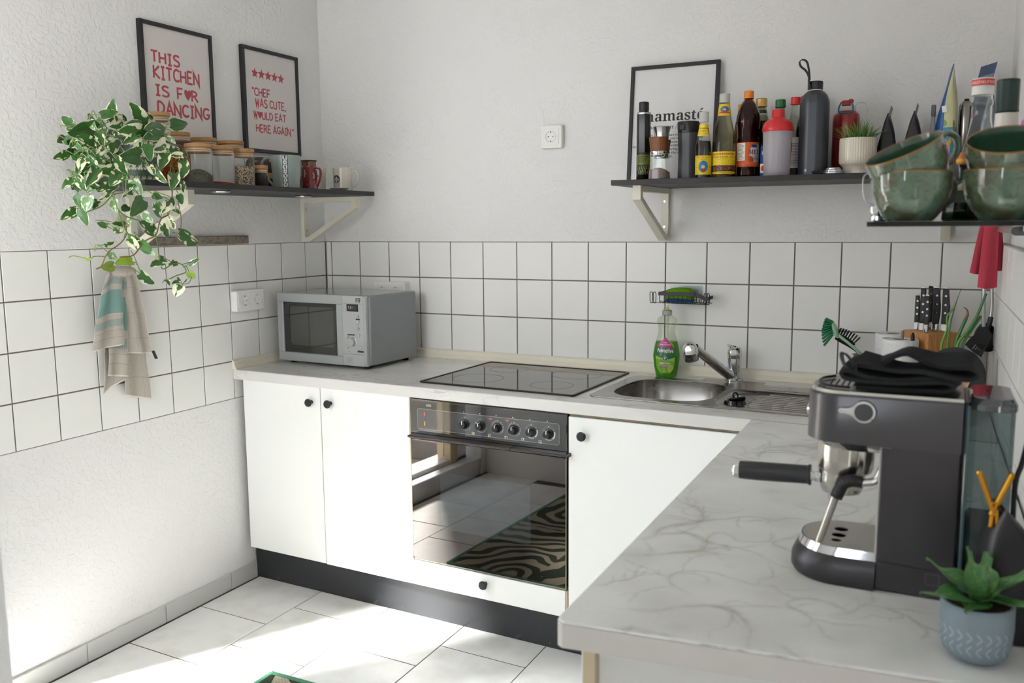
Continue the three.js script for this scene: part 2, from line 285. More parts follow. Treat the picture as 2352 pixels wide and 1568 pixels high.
// floor
const fl = structGroup('floor');
part('grout', bx(3.3, 0.12, 5.0, 1.4, -0.0615, 2.2), K.floorGrout, fl);
{
  const P = 0.3225, jx = 0.0028, jz = 0.004, sh = 0.0373;
  const mk = (x0, x1) => { // sheared tile prism, local origin at its left joint
    const w = x1 - x0, z = P - jz, c = 0.0012, pts = (i) => [[i, sh * i + i * 0], [w - i, sh * (w - i)], [w - i, sh * (w - i) + z - i], [i, sh * i + z - i]].map(([x, q], k) => [x, k < 2 ? q + i : q]);
    const f = pts(c), r = pts(0), A = [], q = (a, b, e, d) => A.push(...a, ...d, ...e, ...a, ...e, ...b);
    const F = f.map(([x, y]) => [x, 0, y]), R = r.map(([x, y]) => [x, -c, y]), S = r.map(([x, y]) => [x, -0.008, y]);
    q(...F); for (let i = 0; i < 4; i++) { const n = (i + 1) % 4; q(F[n], F[i], R[i], R[n]); q(R[n], R[i], S[i], S[n]); }
    const g = new THREE.BufferGeometry(); g.setAttribute('position', new THREE.Float32BufferAttribute(A, 3)); g.computeVertexNormals(); return boxUV(g);
  };
  const variants = Array.from({ length: 5 }, (_, i) => { const g = mk(0, P - jx), uv = g.attributes.uv; const a = rnd(0, 0.6), b = rnd(0, 0.6); for (let k = 0; k < uv.count; k++) uv.setXY(k, uv.getX(k) + a, uv.getY(k) + b); return g; });
  for (let c = 0; c < 8; c++) for (let k = -3; k < 12; k++) {
    const x = 0.0165 + P * c, z = (c % 2 ? 0.677 : 0.829) + P * k + sh * x; if (z > 4.4 || (z > 2.3 && c < 4)) continue;
    const o = part('floor_tile', variants[(c * 3 + k * 7 + 100) % 5], K.floorTile, fl); o.position.set(x + jx / 2, rnd(-0.0004, 0.0002), z + jz / 2); o.rotation.x = rnd(-0.0008, 0.0008); o.rotation.z = rnd(-0.0008, 0.0008);
  }
}
// skirting tiles along the left wall
const bb = structGroup('baseboard_left');
for (const [a, b] of [[0.46, 0.664], [0.664, 0.986], [0.986, 1.309], [1.309, 1.63]]) part('skirting_tile', bx(0.011, 0.064, b - a - 0.004, 0.0055, 0.032, (a + b) / 2, 0.001), K.skirt, bb);
part('grout', bx(0.007, 0.063, 1.17, 0.0035, 0.0315, 1.045), K.grout2, bb);
// plastic upstand where the worktop meets the walls
{ // profile depth runs into the room
  const pr = [[0.0005, 0], [0.021, 0], [0.0215, 0.004], [0.012, 0.016], [0.010, 0.030], [0.006, 0.0345], [0.0005, 0.0355]];
  const side = (len, ax) => { const A = [], at = ([d, y], t) => ax === 'x' ? [t, W + y, d] : [d, W + y, t]; for (let i = 0; i + 1 < pr.length; i++) { const a = at(pr[i], len[0]), b = at(pr[i], len[1]), c = at(pr[i + 1], len[1]), d = at(pr[i + 1], len[0]); A.push(...a, ...b, ...c, ...a, ...c, ...d); } for (const t of len) for (let i = 1; i + 1 < pr.length; i++) A.push(...at(pr[0], t), ...at(pr[i], t), ...at(pr[i + 1], t)); const q = new THREE.BufferGeometry(); q.setAttribute('position', new THREE.Float32BufferAttribute(A, 3)); q.computeVertexNormals(); return boxUV(q); };
  struct('trim_1', side([0.002, 2.572], 'x'), K.cream);
  struct('trim_2', side([0.022, 0.594], 'z'), K.cream);
}
// balcony door: frame, glazed leaf, threshold (seen in the oven glass and as the light source of the room)
{
  const d = structGroup('door_1'), zc = (DZ0 + DZ1) / 2, w = DZ1 - DZ0, h = DY1 - DY0;
  part('door_frame', [bx(0.07, h, 0.05, -0.1, DY0 + h / 2, DZ0 + 0.025, 0.004), bx(0.07, h, 0.1, -0.1, DY0 + h / 2, 2.21, 0.004), bx(0.07, 0.05, w - 0.1, -0.1, DY1 - 0.025, zc, 0.004), bx(0.07, 0.05, w - 0.1, -0.1, DY0 + 0.0, zc, 0.004)], K.pvc, d);
  part('post', bx(0.09, h, 0.07, -0.1, DY0 + h / 2, 2.125, 0.003), mat('#c9b89a', 0.6), d, 'beige side post');
  part('pane', bx(0.004, h - 0.08, 2.09 - DZ0 - 0.05, -0.1, DY0 + h / 2, (DZ0 + 0.05 + 2.09) / 2), K.glassClear, d);
  part('sill', bx(0.13, 0.02, w, -0.06, DY0 - 0.008, zc, 0.003), K.pvc, d);
}
// outside: balcony slab, wooden fence boards, granite block
struct('balcony_floor', bx(4, 0.1, 7, -2.27, -0.05, 2.4), mat('#b5aa98', 0.95, 0, { bumpMap: X.fine, bumpScale: 0.001 }));
{
  const f = thing('wooden_fence', 'brown wooden fence of upright boards on the balcony, mirrored in the oven panel', 'fence', [-1.75, 0, 3.95], PI / 2);
  const b = bx(0.025, 1.3, 0.115, 0, 0.72, 0, 0.003), m = mat('#ffffff', 0.8, 0, { map: X.fence });
  for (let i = 0; i < 30; i++) part('board', b, m, f).position.set(rnd(0, 0.004), 0, -1.8 + i * 0.122);
  part('rail', [bx(0.04, 0.08, 3.7, -0.034, 0.4, 0), bx(0.04, 0.08, 3.7, -0.034, 1.1, 0), bx(0.08, 1.36, 0.08, -0.09, 0.68, -1.75), bx(0.08, 1.36, 0.08, -0.09, 0.68, 1.75)], m, f);
  solo('granite_block', bx(0.3, 0.12, 0.26, 0, 0.06, 0, 0.006), mat('#8b8885', 0.85, 0, { bumpMap: X.fine, bumpScale: 0.002 }), 'speckled grey granite block lying on the balcony, mirrored in the oven glass', 'stone', [-0.5, 0, 2.52]);
}

// ---------- worktops and fitted units (run: the row of units along the back wall) ----------
const runAt = (s, y, t) => [s * Math.cos(RUN) - t * Math.sin(RUN), y, RZ + s * Math.sin(RUN) + t * Math.cos(RUN)];
const runThing = (name, label, cat, s, y, t, group) => thing(name, label, cat, runAt(s, y, t), -RUN, group);
const superE = (cx, cy, a, b, n, k = 72) => Array.from({ length: k }, (_, i) => { const q = i / k * 2 * PI, c = Math.cos(q), s = Math.sin(q); return [cx + a * Math.sign(c) * Math.abs(c) ** (2 / n), cy + b * Math.sign(s) * Math.abs(s) ** (2 / n)]; });
const toWorld = (pts) => pts.map(([s, t]) => { const p = runAt(s, 0, t); return [p[0], p[2]]; });
solo('worktop', plan([[0.002, 0.002], [2.572, 0.002], [2.585, RZ + 0.0373 * 2.585], [0.002, RZ]], W - 0.038, W, 0.003, [toWorld(superE(1.643, -0.318, 0.17, 0.18, 3.6)), toWorld(superE(2.03, -0.29, 0.213, 0.168, 5))]), K.marble2, 'grey white marbled laminate worktop along the back wall under hob and sink', 'worktop');
const pen = (dx, z0) => [[1.98 + dx, 0.6675], [1.99 + dx, 2.042], [1.9935, 2.051], [2.003, 2.0555], [2.617, 1.992], [2.587, 0.69]];
{
  const t = thing('worktop', 'pale marbled laminate peninsula worktop in the foreground carrying the coffee machine', 'worktop', [0, 0, 0]);
  part('slab', plan(pen(0), W - 0.038, W, 0.003), K.marble, t);
  part('joint_strip', plan([[1.978, 0.6655], [2.585, 0.688], [2.585, 0.692], [1.978, 0.6692]], W - 0.03, W + 0.0012, 0), K.steel, t, 'thin metal joint strip');
  part('end_edge', plan([[1.991, 2.043], [1.9945, 2.0515], [2.0025, 2.0562], [2.616, 1.9928], [2.6162, 1.9944], [2.002, 2.0582], [1.993, 2.0525], [1.989, 2.043]], W - 0.0375, W - 0.0035, 0), mat('#cfcac4', 0.5), t, 'plain beige grey end edge');
}
function knob(parent, s, y, t) {
  const g = lathe([[0, 0.026], [0.009, 0.0256], [0.0135, 0.0235], [0.0152, 0.02], [0.0146, 0.0165], [0.011, 0.0135], [0.0062, 0.0115], [0.005, 0.008], [0.0062, 0.002], [0.0075, 0]], 28, 1);
  const o = part('knob', T(g, 0, 0, 0, PI / 2, 0, 0), mat('#222327', 0.42), parent); o.position.set(s, y, t); return o;
}
function doorPart(parent, s0, s1, y0, y1, kn) {
  const d = part('door', bx(s1 - s0, y1 - y0, 0.018, (s0 + s1) / 2, (y0 + y1) / 2, -0.029, 0.0012), K.whiteLam, parent);
  knob(d, kn[0], kn[1], -0.02); return d;
}
{
  const c = runThing('base_cabinet', 'white double door base cabinet under the microwave in the corner', 'cabinet', 0.42, 0, 0), o = -0.42;
  part('carcass', [bx(0.016, 0.675, 0.5, o + 0.037, 0.48, -0.293), bx(0.016, 0.675, 0.5, o + 0.8, 0.48, -0.293), bx(0.75, 0.016, 0.5, o + 0.4185, 0.15, -0.293), bx(0.75, 0.67, 0.008, o + 0.4185, 0.48, -0.54)], K.carcass, c);
  part('edge_band', bx(0.0035, 0.672, 0.02, o + 0.8095, 0.48, -0.031), K.edge, c);
  part('edge_band', bx(0.0016, 0.66, 0.006, o + 0.413, 0.48, -0.036), K.edge, c);
  doorPart(c, o + 0.0295, o + 0.4115, 0.145, 0.816, [o + 0.3707, 0.7585]); doorPart(c, o + 0.4145, o + 0.807, 0.143, 0.816, [o + 0.4602, 0.7612]);
}
{
  const c = runThing('drawer_unit', 'narrow white drawer under the built in oven', 'drawer', 1.1, 0, 0), o = -1.1;
  part('carcass', [bx(0.56, 0.07, 0.45, 0.005, 0.187, -0.28)], K.carcass, c);
  const d = part('drawer_front', bx(0.588, 0.089, 0.018, o + 1.107, 0.1875, -0.029, 0.0012), K.whiteLam, c); knob(d, o + 1.105, 0.2005, -0.02);
  part('edge_band', bx(0.006, 0.089, 0.016, o + 1.4055, 0.1875, -0.03), K.edge, c);
}
{
  const c = runThing('base_cabinet', 'white base cabinet under the sink, right of the oven', 'cabinet', 1.75, 0, 0), o = -1.75;
  part('carcass', [bx(0.016, 0.665, 0.5, o + 1.422, 0.475, -0.293), bx(0.016, 0.665, 0.5, o + 2.02, 0.475, -0.293), bx(0.58, 0.016, 0.5, o + 1.721, 0.15, -0.293)], K.carcass, c);
  doorPart(c, o + 1.4125, o + 2.006, 0.143, 0.806, [o + 1.4633, 0.7505]);
  part('top_rail', bx(0.594, 0.008, 0.01, o + 1.709, 0.8115, -0.034), mat('#9a8b74', 0.6), c);
}
solo('plinth', bx(1.98, 0.138, 0.016, 0, 0.069, 0, 0.001), K.plinth, 'dark grey kickboard along the floor under the fitted units', 'plinth', runAt(0.995, 0.0005, -0.079), -RUN);
{ // peninsula unit
  const c = thing('base_cabinet', 'white base cabinet carrying the foreground peninsula worktop', 'cabinet', [2.3, 0, 1.35]);
  part('side_panel', plan([[-0.286, -0.66], [-0.27, -0.66], [-0.2625, 0.675], [-0.2795, 0.677]], 0.0, 0.8185), K.edge, c);
  part('facing', plan([[-0.2885, -0.64], [-0.2867, -0.64], [-0.28, 0.6755], [-0.282, 0.6755]], 0.14, 0.815), K.whiteLam, c);
  part('end_panel', plan([[-0.262, 0.66], [0.28, 0.605], [0.279, 0.59], [-0.262, 0.645]], 0, 0.8185), mat('#d9d8d4', 0.5), c);
}
// ---------- oven ----------
{
  const t = runThing('built_in_oven', 'black built in oven with six round knobs and a mirror dark glass door', 'oven', 1.1, 0.235, 0), o = -1.1, yo = -0.235;
  part('body', bx(0.57, 0.555, 0.5, 0.01, 0.29, -0.29), K.dark, t);
  part('frame', [bx(0.594, 0.008, 0.012, 0.008, 0.815 + yo - 0.006, -0.03), bx(0.006, 0.57, 0.016, o + 1.4045, 0.525 + yo, -0.032), bx(0.006, 0.57, 0.016, o + 0.8125, 0.525 + yo, -0.032)], mat('#3a332e', 0.4, 0.4), t);
  const print = canvasTex(2048, 410, (x, w, h) => {
    const u = (s) => (s - 0.812) / 0.594 * w, v = (y) => (0.811 - y) / 0.119 * h, q = w / 0.594;
    x.fillStyle = '#0d0d0e'; x.fillRect(0, 0, w, h);
    x.strokeStyle = '#55565a'; x.lineWidth = 3; x.strokeRect(14, 12, w - 28, h - 24);
    const rr = (a, b, c, d, r) => { x.beginPath(); x.moveTo(a + r, b); x.arcTo(c, b, c, d, r); x.arcTo(c, d, a, d, r); x.arcTo(a, d, a, b, r); x.arcTo(a, b, c, b, r); x.closePath(); };
    rr(u(0.841), v(0.779), u(1.381), v(0.709), 26); x.fillStyle = '#3c3f43'; x.fill(); x.strokeStyle = '#a9a7a2'; x.lineWidth = 4; x.stroke();
    x.fillStyle = '#f1efe6'; x.font = 'bold 34px serif'; x.fillText('AEG', u(0.877), v(0.7895));
    x.fillStyle = '#15110f'; x.fillRect(u(0.8725), v(0.77), 5, v(0.719) - v(0.77));
    x.fillStyle = '#e8523b'; x.fillRect(u(0.868), v(0.7692), 15, v(0.754) - v(0.769)); x.fillStyle = '#f2a32c'; x.fillRect(u(0.868), v(0.7352), 15, v(0.72) - v(0.735));
    x.fillStyle = '#e0572f'; x.fillRect(u(1.1265), v(0.7725), 36, 13); x.fillRect(u(1.1885), v(0.7725), 36, 13);
    const sc = [['0', '', '', ''], ['', '50', '250', '150'], null, null, null, null];
    for (let k = 0; k < 6; k++) {
      const cx = u(1.0325 + 0.0623 * k), cy = v(0.7437);
      x.fillStyle = '#f4f4f2'; x.beginPath(); x.arc(u(1.0283 + 0.06216 * k), v(0.7836), 6, 0, 7); x.fill();
      x.fillStyle = '#4b4e52'; x.beginPath(); x.arc(cx, cy, 0.0255 * q, 0, 7); x.fill();
      x.fillStyle = '#d4d4d0'; x.strokeStyle = '#d4d4d0'; x.font = '22px sans-serif'; x.textAlign = 'center';
      const at = (a, r, s) => x.fillText(s, cx + Math.sin(a) * r * q, cy - Math.cos(a) * r * q + 8);
      if (k !== 1) at(0, 0.022, '0'); else { for (let i = 0; i < 16; i++) { const a = 2.2 + i * 0.14; x.fillRect(cx + Math.sin(a) * 0.021 * q - 1, cy - Math.cos(a) * 0.021 * q, 3, 9); } at(-1.2, 0.021, '50'); at(2, 0.022, '*'); }
      if (k === 0) { at(1.1, 0.022, 'rrr'); at(2.2, 0.022, '¬'); at(3.1, 0.022, '='); }
      if (k === 2 || k === 3) for (let i = 1; i <= 12; i++) at(i === 12 ? 0.65 : i > 6 ? 0.65 + (12 - i) * 0.36 : -0.4 * i, 0.0215, String(i));
      if (k > 3) { x.lineWidth = 15; x.beginPath(); x.arc(cx, cy, 0.0215 * q, -0.35, 0.9); x.stroke(); x.lineWidth = 6; x.beginPath(); x.arc(cx, cy, 0.0215 * q, 1.2, 2.2); x.stroke(); at(0.9, 0.022, '3'); at(2.7, 0.022, '2'); at(-1.1, 0.018, '1'); }
      if (k) { const ix = u(1.065 + 0.0622 * (k - 1)) - 2, iy = v(0.7139); x.strokeStyle = '#d8dcae'; x.lineWidth = 4; x.strokeRect(ix - 15, iy - 15, 30, 30); x.fillStyle = '#e4e8bd'; const c = [[-9, -3, 18, 9], [-12, 1, 11, 11], [-12, -12, 11, 11], [1, -12, 11, 11], [1, 1, 11, 11]][k - 1]; x.fillRect(ix + c[0], iy + c[1], c[2], c[3]); }
    }
  });
  const face = new THREE.PlaneGeometry(0.592, 0.118);
  const p = part('control_panel', bx(0.594, 0.119, 0.008, o + 1.109, 0.7515 + yo, -0.0245, 0.002), mat('#0d0d0e', 0.04, 0, { ior: 2.0 }), t);
  part('panel_print', T(face, o + 1.109, 0.7515 + yo, -0.0201), mat('#ffffff', 0.035, 0, { map: print, ior: 1.8 }), p);
  for (let k = 0; k < 6; k++) {
    const kb = part('knob', T(lathe([[0, 0.021], [0.0105, 0.021], [0.0118, 0.0198], [0.0124, 0.006], [0.0155, 0.0045], [0.016, 0]], 32, 0.5), 0, 0, 0, PI / 2, 0, 0), mat('#1b1614', 0.25), t);
    kb.position.set(o + 1.0325 + 0.0623 * k, 0.7437 + yo, -0.02);
    part('pointer', [bx(0.0026, 0.0095, 0.0012, 0, 0.0062, 0.0213), bx(0.0026, 0.0012, 0.012, 0, 0.0117, 0.0155)], mat('#efefec', 0.4), kb);
  }
  part('handle', [bx(0.4, 0.0085, 0.036, o + 1.023, 0.6868 + yo, -0.0005, 0.002), bx(0.198, 0.0085, 0.036, o + 1.3225, 0.6868 + yo, -0.0005, 0.002), bx(0.6, 0.006, 0.012, o + 1.12, 0.681 + yo, -0.014)], mat('#4a4340', 0.3, 0.35), t);
  const glass = mat('#0b0908', 0.015, 0, { ior: 1.95, specularColor: new THREE.Color(1, 0.93, 0.88) });
  const d = part('door', T(extr(roundRect(0.594, 0.431, 0.012), 0.006, 0.001), o + 1.109, 0.4555 + yo, -0.026), glass, t);
  part('window', T(new THREE.ShapeGeometry(roundRect(0.347, 0.201, 0.014)), o + 1.104, 0.4655 + yo, -0.0198), mat('#272b2d', 0.03, 0, { ior: 1.95 }), d, 'lighter see-through pane in the door');
  part('trim', [bx(0.59, 0.004, 0.01, o + 1.109, 0.238 + yo, -0.026), bx(0.0035, 0.43, 0.009, o + 1.404, 0.456 + yo, -0.024)], mat('#8d887c', 0.3, 0.8), t);
}
// ---------- hob ----------
{
  const t = runThing('ceramic_hob', 'black glass ceramic hob with a dark metal rim set in the worktop', 'hob', 1.1, W, -0.325);
  const fr = roundRect(0.592, 0.5, 0.012); fr.holes.push(roundRect(0.574, 0.482, 0.008, 0, 0, THREE.Path));
  part('rim', T(extr(fr, 0.006, 0.0015), 0.008, 0, 0, -PI / 2, 0, 0), mat('#2c2623', 0.35, 0.7), t);
  part('glass', T(extr(roundRect(0.575, 0.483, 0.008), 0.004, 0.0004), 0.008, 0, 0, -PI / 2, 0, 0), mat('#141312', 0.05, 0, { ior: 2.0, roughnessMap: X.smudge }), t);
  const rings = []; for (const [x, z, r] of [[-0.135, 0.1, 0.088], [0.16, 0.11, 0.072], [-0.13, -0.12, 0.072], [0.15, -0.12, 0.09]]) rings.push(T(new THREE.RingGeometry(r, r + 0.0016, 56), x, 0.0042, z, -PI / 2, 0, 0));
  part('zone_ring', rings, mat('#3a3a39', 0.3), t);
}
// ---------- sink and tap ----------
{
  const t = runThing('kitchen_sink', 'stainless steel sink with one bowl and a ribbed drainer set in the worktop', 'sink', 1.85, W, -0.32), o = -1.85, q = 0.32;
  const out = roundRect(0.86, 0.43, 0.03, o + 1.867, -(-0.318 + q));
  const ledge = roundRect(0.21, 0.06, 0.012, o + 1.786, -(-0.555 + q));
  const hole = (pts) => new THREE.Path(pts.map(([s, z]) => V2(s + o, -(z + q))));
  out.holes.push(hole(superE(1.643, -0.318, 0.163, 0.173, 3.6)), hole(superE(2.03, -0.29, 0.207, 0.162, 5)));
  part('deck', [T(extr(out, 0.004, 0.0012), 0, -0.0002, 0, -PI / 2, 0, 0), T(extr(ledge, 0.003, 0.001), 0, 0, 0, -PI / 2, 0, 0)], K.sinkSteel, t);
  const pan = (cx, cz, a, b, n, depth, fl, k) => surf((u, v) => {
    const s = v < 0.62 ? v / 0.62 : 1, e = v < 0.62 ? 0 : (v - 0.62) / 0.38, f = Math.sin(s * PI / 2), y = -depth * (s < 0.85 ? s * 0.92 : 0.78 + 0.22 * Math.sin((s - 0.85) / 0.15 * PI / 2)), sc = (1 - fl * (1 - Math.cos(s * PI / 2))) * (1 - e);
    const ang = u * 2 * PI, c = Math.cos(ang), d = Math.sin(ang); return [cx + o + a * sc * Math.sign(c) * Math.abs(c) ** (2 / n), 0.0025 + y, cz + q + b * sc * Math.sign(d) * Math.abs(d) ** (2 / n)];
  }, k, 16);
  part('bowl', [pan(1.643, -0.318, 0.1635, 0.1735, 3.6, 0.15, 0.16, 72), T(new THREE.TorusGeometry(1, 0.012, 8, 72), 0, 0, 0).scale(0, 0, 0)].slice(0, 1), K.sinkSteel, t);
  const dr = part('drainer', pan(2.03, -0.29, 0.2075, 0.1625, 5, 0.012, 0.06, 72), K.sinkSteel, t);
  const rib = []; for (let k = 0; k < 11; k++) { const z = -0.155 - k * 0.0262, s0 = 1.945 - 0.03 * Math.sin(k / 10 * PI); rib.push(T(new THREE.CapsuleGeometry(0.0052, 2.205 - s0, 4, 10), (s0 + 2.205) / 2 + o, -0.0092, z + q, 0, 0, PI / 2)); }
  part('ribs', rib, K.sinkSteel, dr);
  const sp = solo('sink_plug', [T(cyl(0.03, 0.034, 0.012), 0, 0.006, 0), T(bx(0.05, 0.014, 0.03, 0, 0.012, 0, 0.004), 0.008, 0.004, 0, 0, 0.3, 0.15), T(new THREE.TorusGeometry(0.007, 0.0028, 8, 16), 0, 0.026, -0.005, 0, 0.4, 0)], K.blackGloss, 'small black sink plug with a chrome grip lying at the drainer beside the bowl', 'sink plug', runAt(1.873, W - 0.0095, -0.245));
  const f = thing('kitchen_tap', 'chrome single lever kitchen tap with a pull out spray head', 'tap', [1.806, W + 0.0025, 0.083]);
  part('body', lathe([[0.031, 0], [0.031, 0.006], [0.0255, 0.009], [0.0245, 0.035], [0.0245, 0.0355], [0.0235, 0.036], [0.0235, 0.079], [0.0245, 0.0795], [0, 0.0795]], 40, 0.5), K.chrome, f);
  const lv = part('lever', T(lathe([...spl([[0.0245, 0], [0.0252, 0.012], [0.0245, 0.022], [0.0205, 0.032], [0.011, 0.0385], [0, 0.039]], 18)], 36, 0.9), 0, 0.081, 0, 0.06, 0, 0.0), K.chrome, f);
  part('lever_tip', taper([[0, 0.115, 0.004], [-0.014, 0.1195, 0.002], [-0.026, 0.1235, 0.0]], (u) => 0.009 - 0.006 * u, 10, 10), K.chrome, lv);
  part('spout', taper([[-0.008, 0.018, 0.012], [-0.04, 0.055, 0.062], [-0.075, 0.098, 0.118], [-0.1, 0.13, 0.158]], (u) => 0.0185 - 0.0035 * u, 14, 24), K.chrome, f);
  const h = part('spray_head', T(lathe([[0, 0.048], ...spl([[0.004, 0.048], [0.017, 0.043], [0.0245, 0.028], [0.026, 0.008], [0.0245, -0.006], [0.0225, -0.016]], 18), [0.019, -0.018], [0.018, -0.014], [0, -0.014]], 36, 0.7), -0.108, 0.103, 0.17, 0.12, 0, 0.12), K.chrome, f);
  part('nozzle', T(cyl(0.017, 0.017, 0.004), -0.106, 0.0885, 0.168, 0.12, 0, 0.12), K.black, h);
}

// ---------- left wall: prints, shelf and what stands on it ----------
const GL = { A: 'M0 6L2 0L4 6M.8 4L3.2 4', C: 'M4 1C3-.3 .2-.3 .2 3C.2 6.3 3 6.3 4 5', D: 'M0 0V6M0 0C5 0 5 6 0 6', E: 'M3.2 0H0V6H3.4M0 3H2.6', F: 'M3.4 0H0V6M0 3H2.8', G: 'M4 1C3-.3 .2-.3 .2 3C.2 6.4 4 6.3 4 3.4H2.2', H: 'M0 0V6M3.6 0V6M0 3H3.6', I: 'M0 0H2.4M1.2 0V6M0 6H2.4', K: 'M0 0V6M3.8 0L0 3.2L4 6', L: 'M0 0V6H3', N: 'M0 6V0L3.8 6V0', R: 'M0 6V0C4.4 0 4.4 3 0 3M1.6 3L4 6', S: 'M3.6 .8C2.6-.4 .2-.2 .4 1.6C.6 3.2 3.6 2.6 3.6 4.6C3.6 6.4 1 6.4 .1 5.3', T: 'M0 0H4M2 0V6', U: 'M0 0V4C0 6.6 3.6 6.6 3.6 4V0', W: 'M0 0L1.1 6L2.2 1.5L3.3 6L4.4 0', ',': 'M.6 5.4L.1 7', '.': 'M.3 5.7V6', '"': 'M0 0V1.6M1.1 0V1.6' };
const GW = { I: 2.4, ',': 0.9, '.': 0.7, '"': 1.2, W: 4.6, E: 3.4, L: 3.1, S: 3.7 };
function heart(x, cx, cy, s) { x.beginPath(); x.moveTo(cx, cy + s); x.bezierCurveTo(cx - s * 1.1, cy + s * 0.1, cx - s * 1.05, cy - s, cx - s * 0.45, cy - s); x.bezierCurveTo(cx - s * 0.1, cy - s, cx, cy - s * 0.75, cx, cy - s * 0.5); x.bezierCurveTo(cx, cy - s * 0.75, cx + s * 0.1, cy - s, cx + s * 0.45, cy - s); x.bezierCurveTo(cx + s * 1.05, cy - s, cx + s * 1.1, cy + s * 0.1, cx, cy + s); x.fill(); }
function line(x, text, x0, x1, y, h, col, slope = 0) {
  const gap = 1.1, units = [...text].reduce((a, c) => a + (c === ' ' ? 2.2 : c === '*' ? 3.6 + gap : (GW[c] ?? 4) + gap), -gap), k = (x1 - x0) / units; let u = 0, i = 0;
  for (const c of text) {
    if (c === ' ') { u += 2.2; continue; }
    const px = x0 + u * k, wob = ((i * 7) % 5 - 2) * h * 0.012, dy = slope * (px - x0);
    if (c === '*') { x.fillStyle = col; heart(x, px + 1.8 * k, y + h / 2 + dy, h * 0.5); u += 3.6 + gap; i++; continue; }
    x.save(); x.translate(px, y + wob + dy); x.scale(k, h / 6); const p = new Path2D(GL[c]); x.restore();
    x.save(); x.setTransform(k, 0, 0, h / 6, px, y + wob + dy); x.strokeStyle = col; x.lineWidth = 1.15; x.lineCap = 'butt'; x.stroke(p); x.restore();
    u += (GW[c] ?? 4) + gap; i++;
  }
}
const blackFrame = mat('#1a1a1c', 0.45);
function framed(name, label, w, h, tex, pos, turnY, tilt = 0) {
  const t = thing(name, label, 'picture', pos, turnY), b = 0.013; t.rotation.order = 'YXZ'; t.rotation.x = tilt;
  const s = poly([[-w / 2, 0], [w / 2, 0], [w / 2, h], [-w / 2, h]]); s.holes.push(new THREE.Path([[-w / 2 + b, b], [-w / 2 + b, h - b], [w / 2 - b, h - b], [w / 2 - b, b]].map(([a, c]) => V2(a, c))));
  part('frame', extr(s, 0.018, 0.001), blackFrame, t);
  part('print', T(new THREE.PlaneGeometry(w - 2 * b, h - 2 * b), 0, h / 2, 0.011), mat('#ffffff', 0.75, 0, { map: tex }), t);
  part('backing', bx(w - 2 * b, h - 2 * b, 0.004, 0, h / 2, 0.006), mat('#8a7a66', 0.9), t);
  part('pane', T(new THREE.PlaneGeometry(w - 2 * b, h - 2 * b), 0, h / 2, 0.0135), mat('#ffffff', 0.03, 0, { transmission: 1, thickness: 0, ior: 1.35 }), t);
  return t;
}
const RED = '#b6414b', PAPER = '#dcd5d2';
{
  const m = 2200, t1 = canvasTex(650, 814, (x, w, h) => { x.fillStyle = PAPER; x.fillRect(0, 0, w, h); const q = (a) => a * m; line(x, 'THIS', q(0.032), q(0.155), q(0.082), q(0.036), RED, 0.01); line(x, 'KITCHEN', q(0.04), q(0.243), q(0.13), q(0.041), RED); line(x, 'IS', q(0.044), q(0.1), q(0.193), q(0.034), RED); line(x, 'F*R', q(0.14), q(0.232), q(0.193), q(0.036), RED); line(x, 'DANCING', q(0.05), q(0.283), q(0.247), q(0.04), RED); });
  framed('picture_frame', 'larger black framed poster with red lettering about dancing, left print above the shelf', 0.32, 0.396, t1, [0.0025, 1.689, 0.795], PI / 2);
  const t2 = canvasTex(650, 814, (x, w, h) => {
    x.fillStyle = PAPER; x.fillRect(0, 0, w, h); const q = (a) => a * m; x.fillStyle = RED;
    for (let k = 0; k < 5; k++) { const cx = q(0.057 + k * 0.0375), cy = q(0.083 + k * 0.0005); x.beginPath(); for (let i = 0; i < 10; i++) { const r = q(i % 2 ? 0.0095 : 0.0205), a = -PI / 2 + i * PI / 5 + 0.06; x.lineTo(cx + r * Math.cos(a), cy + r * Math.sin(a)); } x.closePath(); x.fill(); }
    line(x, '"CHEF', q(0.04), q(0.142), q(0.138), q(0.029), RED); line(x, 'WAS CUTE,', q(0.054), q(0.23), q(0.178), q(0.029), RED); line(x, 'W*ULD EAT', q(0.042), q(0.228), q(0.226), q(0.027), RED); line(x, 'HERE AGAIN."', q(0.053), q(0.272), q(0.276), q(0.028), RED);
  });
  framed('picture_frame', 'black framed poster with five red stars and a red quotation, above the mugs', 0.32, 0.396, t2, [0.0025, 1.688, 0.3225], PI / 2);
}
const creamPaint = mat('#e3dfcd', 0.55);
function bracket(parent, arm, drop = 0.182) { // in local xy, wall at x=0, top at y=0
  const s = poly([[0, 0], [arm, 0], [arm, -0.046], [0.042, -drop], [0, -drop]]); s.holes.push(new THREE.Path([[0.019, -0.019], [0.019, -drop + 0.019], [0.034, -drop + 0.019], [arm - 0.024, -0.036], [arm - 0.024, -0.019]].map(([a, b]) => V2(a, b))));
  const b = part('bracket', T(extr(s, 0.028, 0.0012), 0, 0, -0.014), creamPaint, parent);
  for (const y of [-0.045, -0.135]) part('screw', T(lathe([[0.0042, 0], [0.0042, 0.0015], [0, 0.0024]], 12), 0.0185, y, 0, 0, 0, -PI / 2), K.steel, b);
  return b;
}
const SL = 1.535, SB = 1.541;
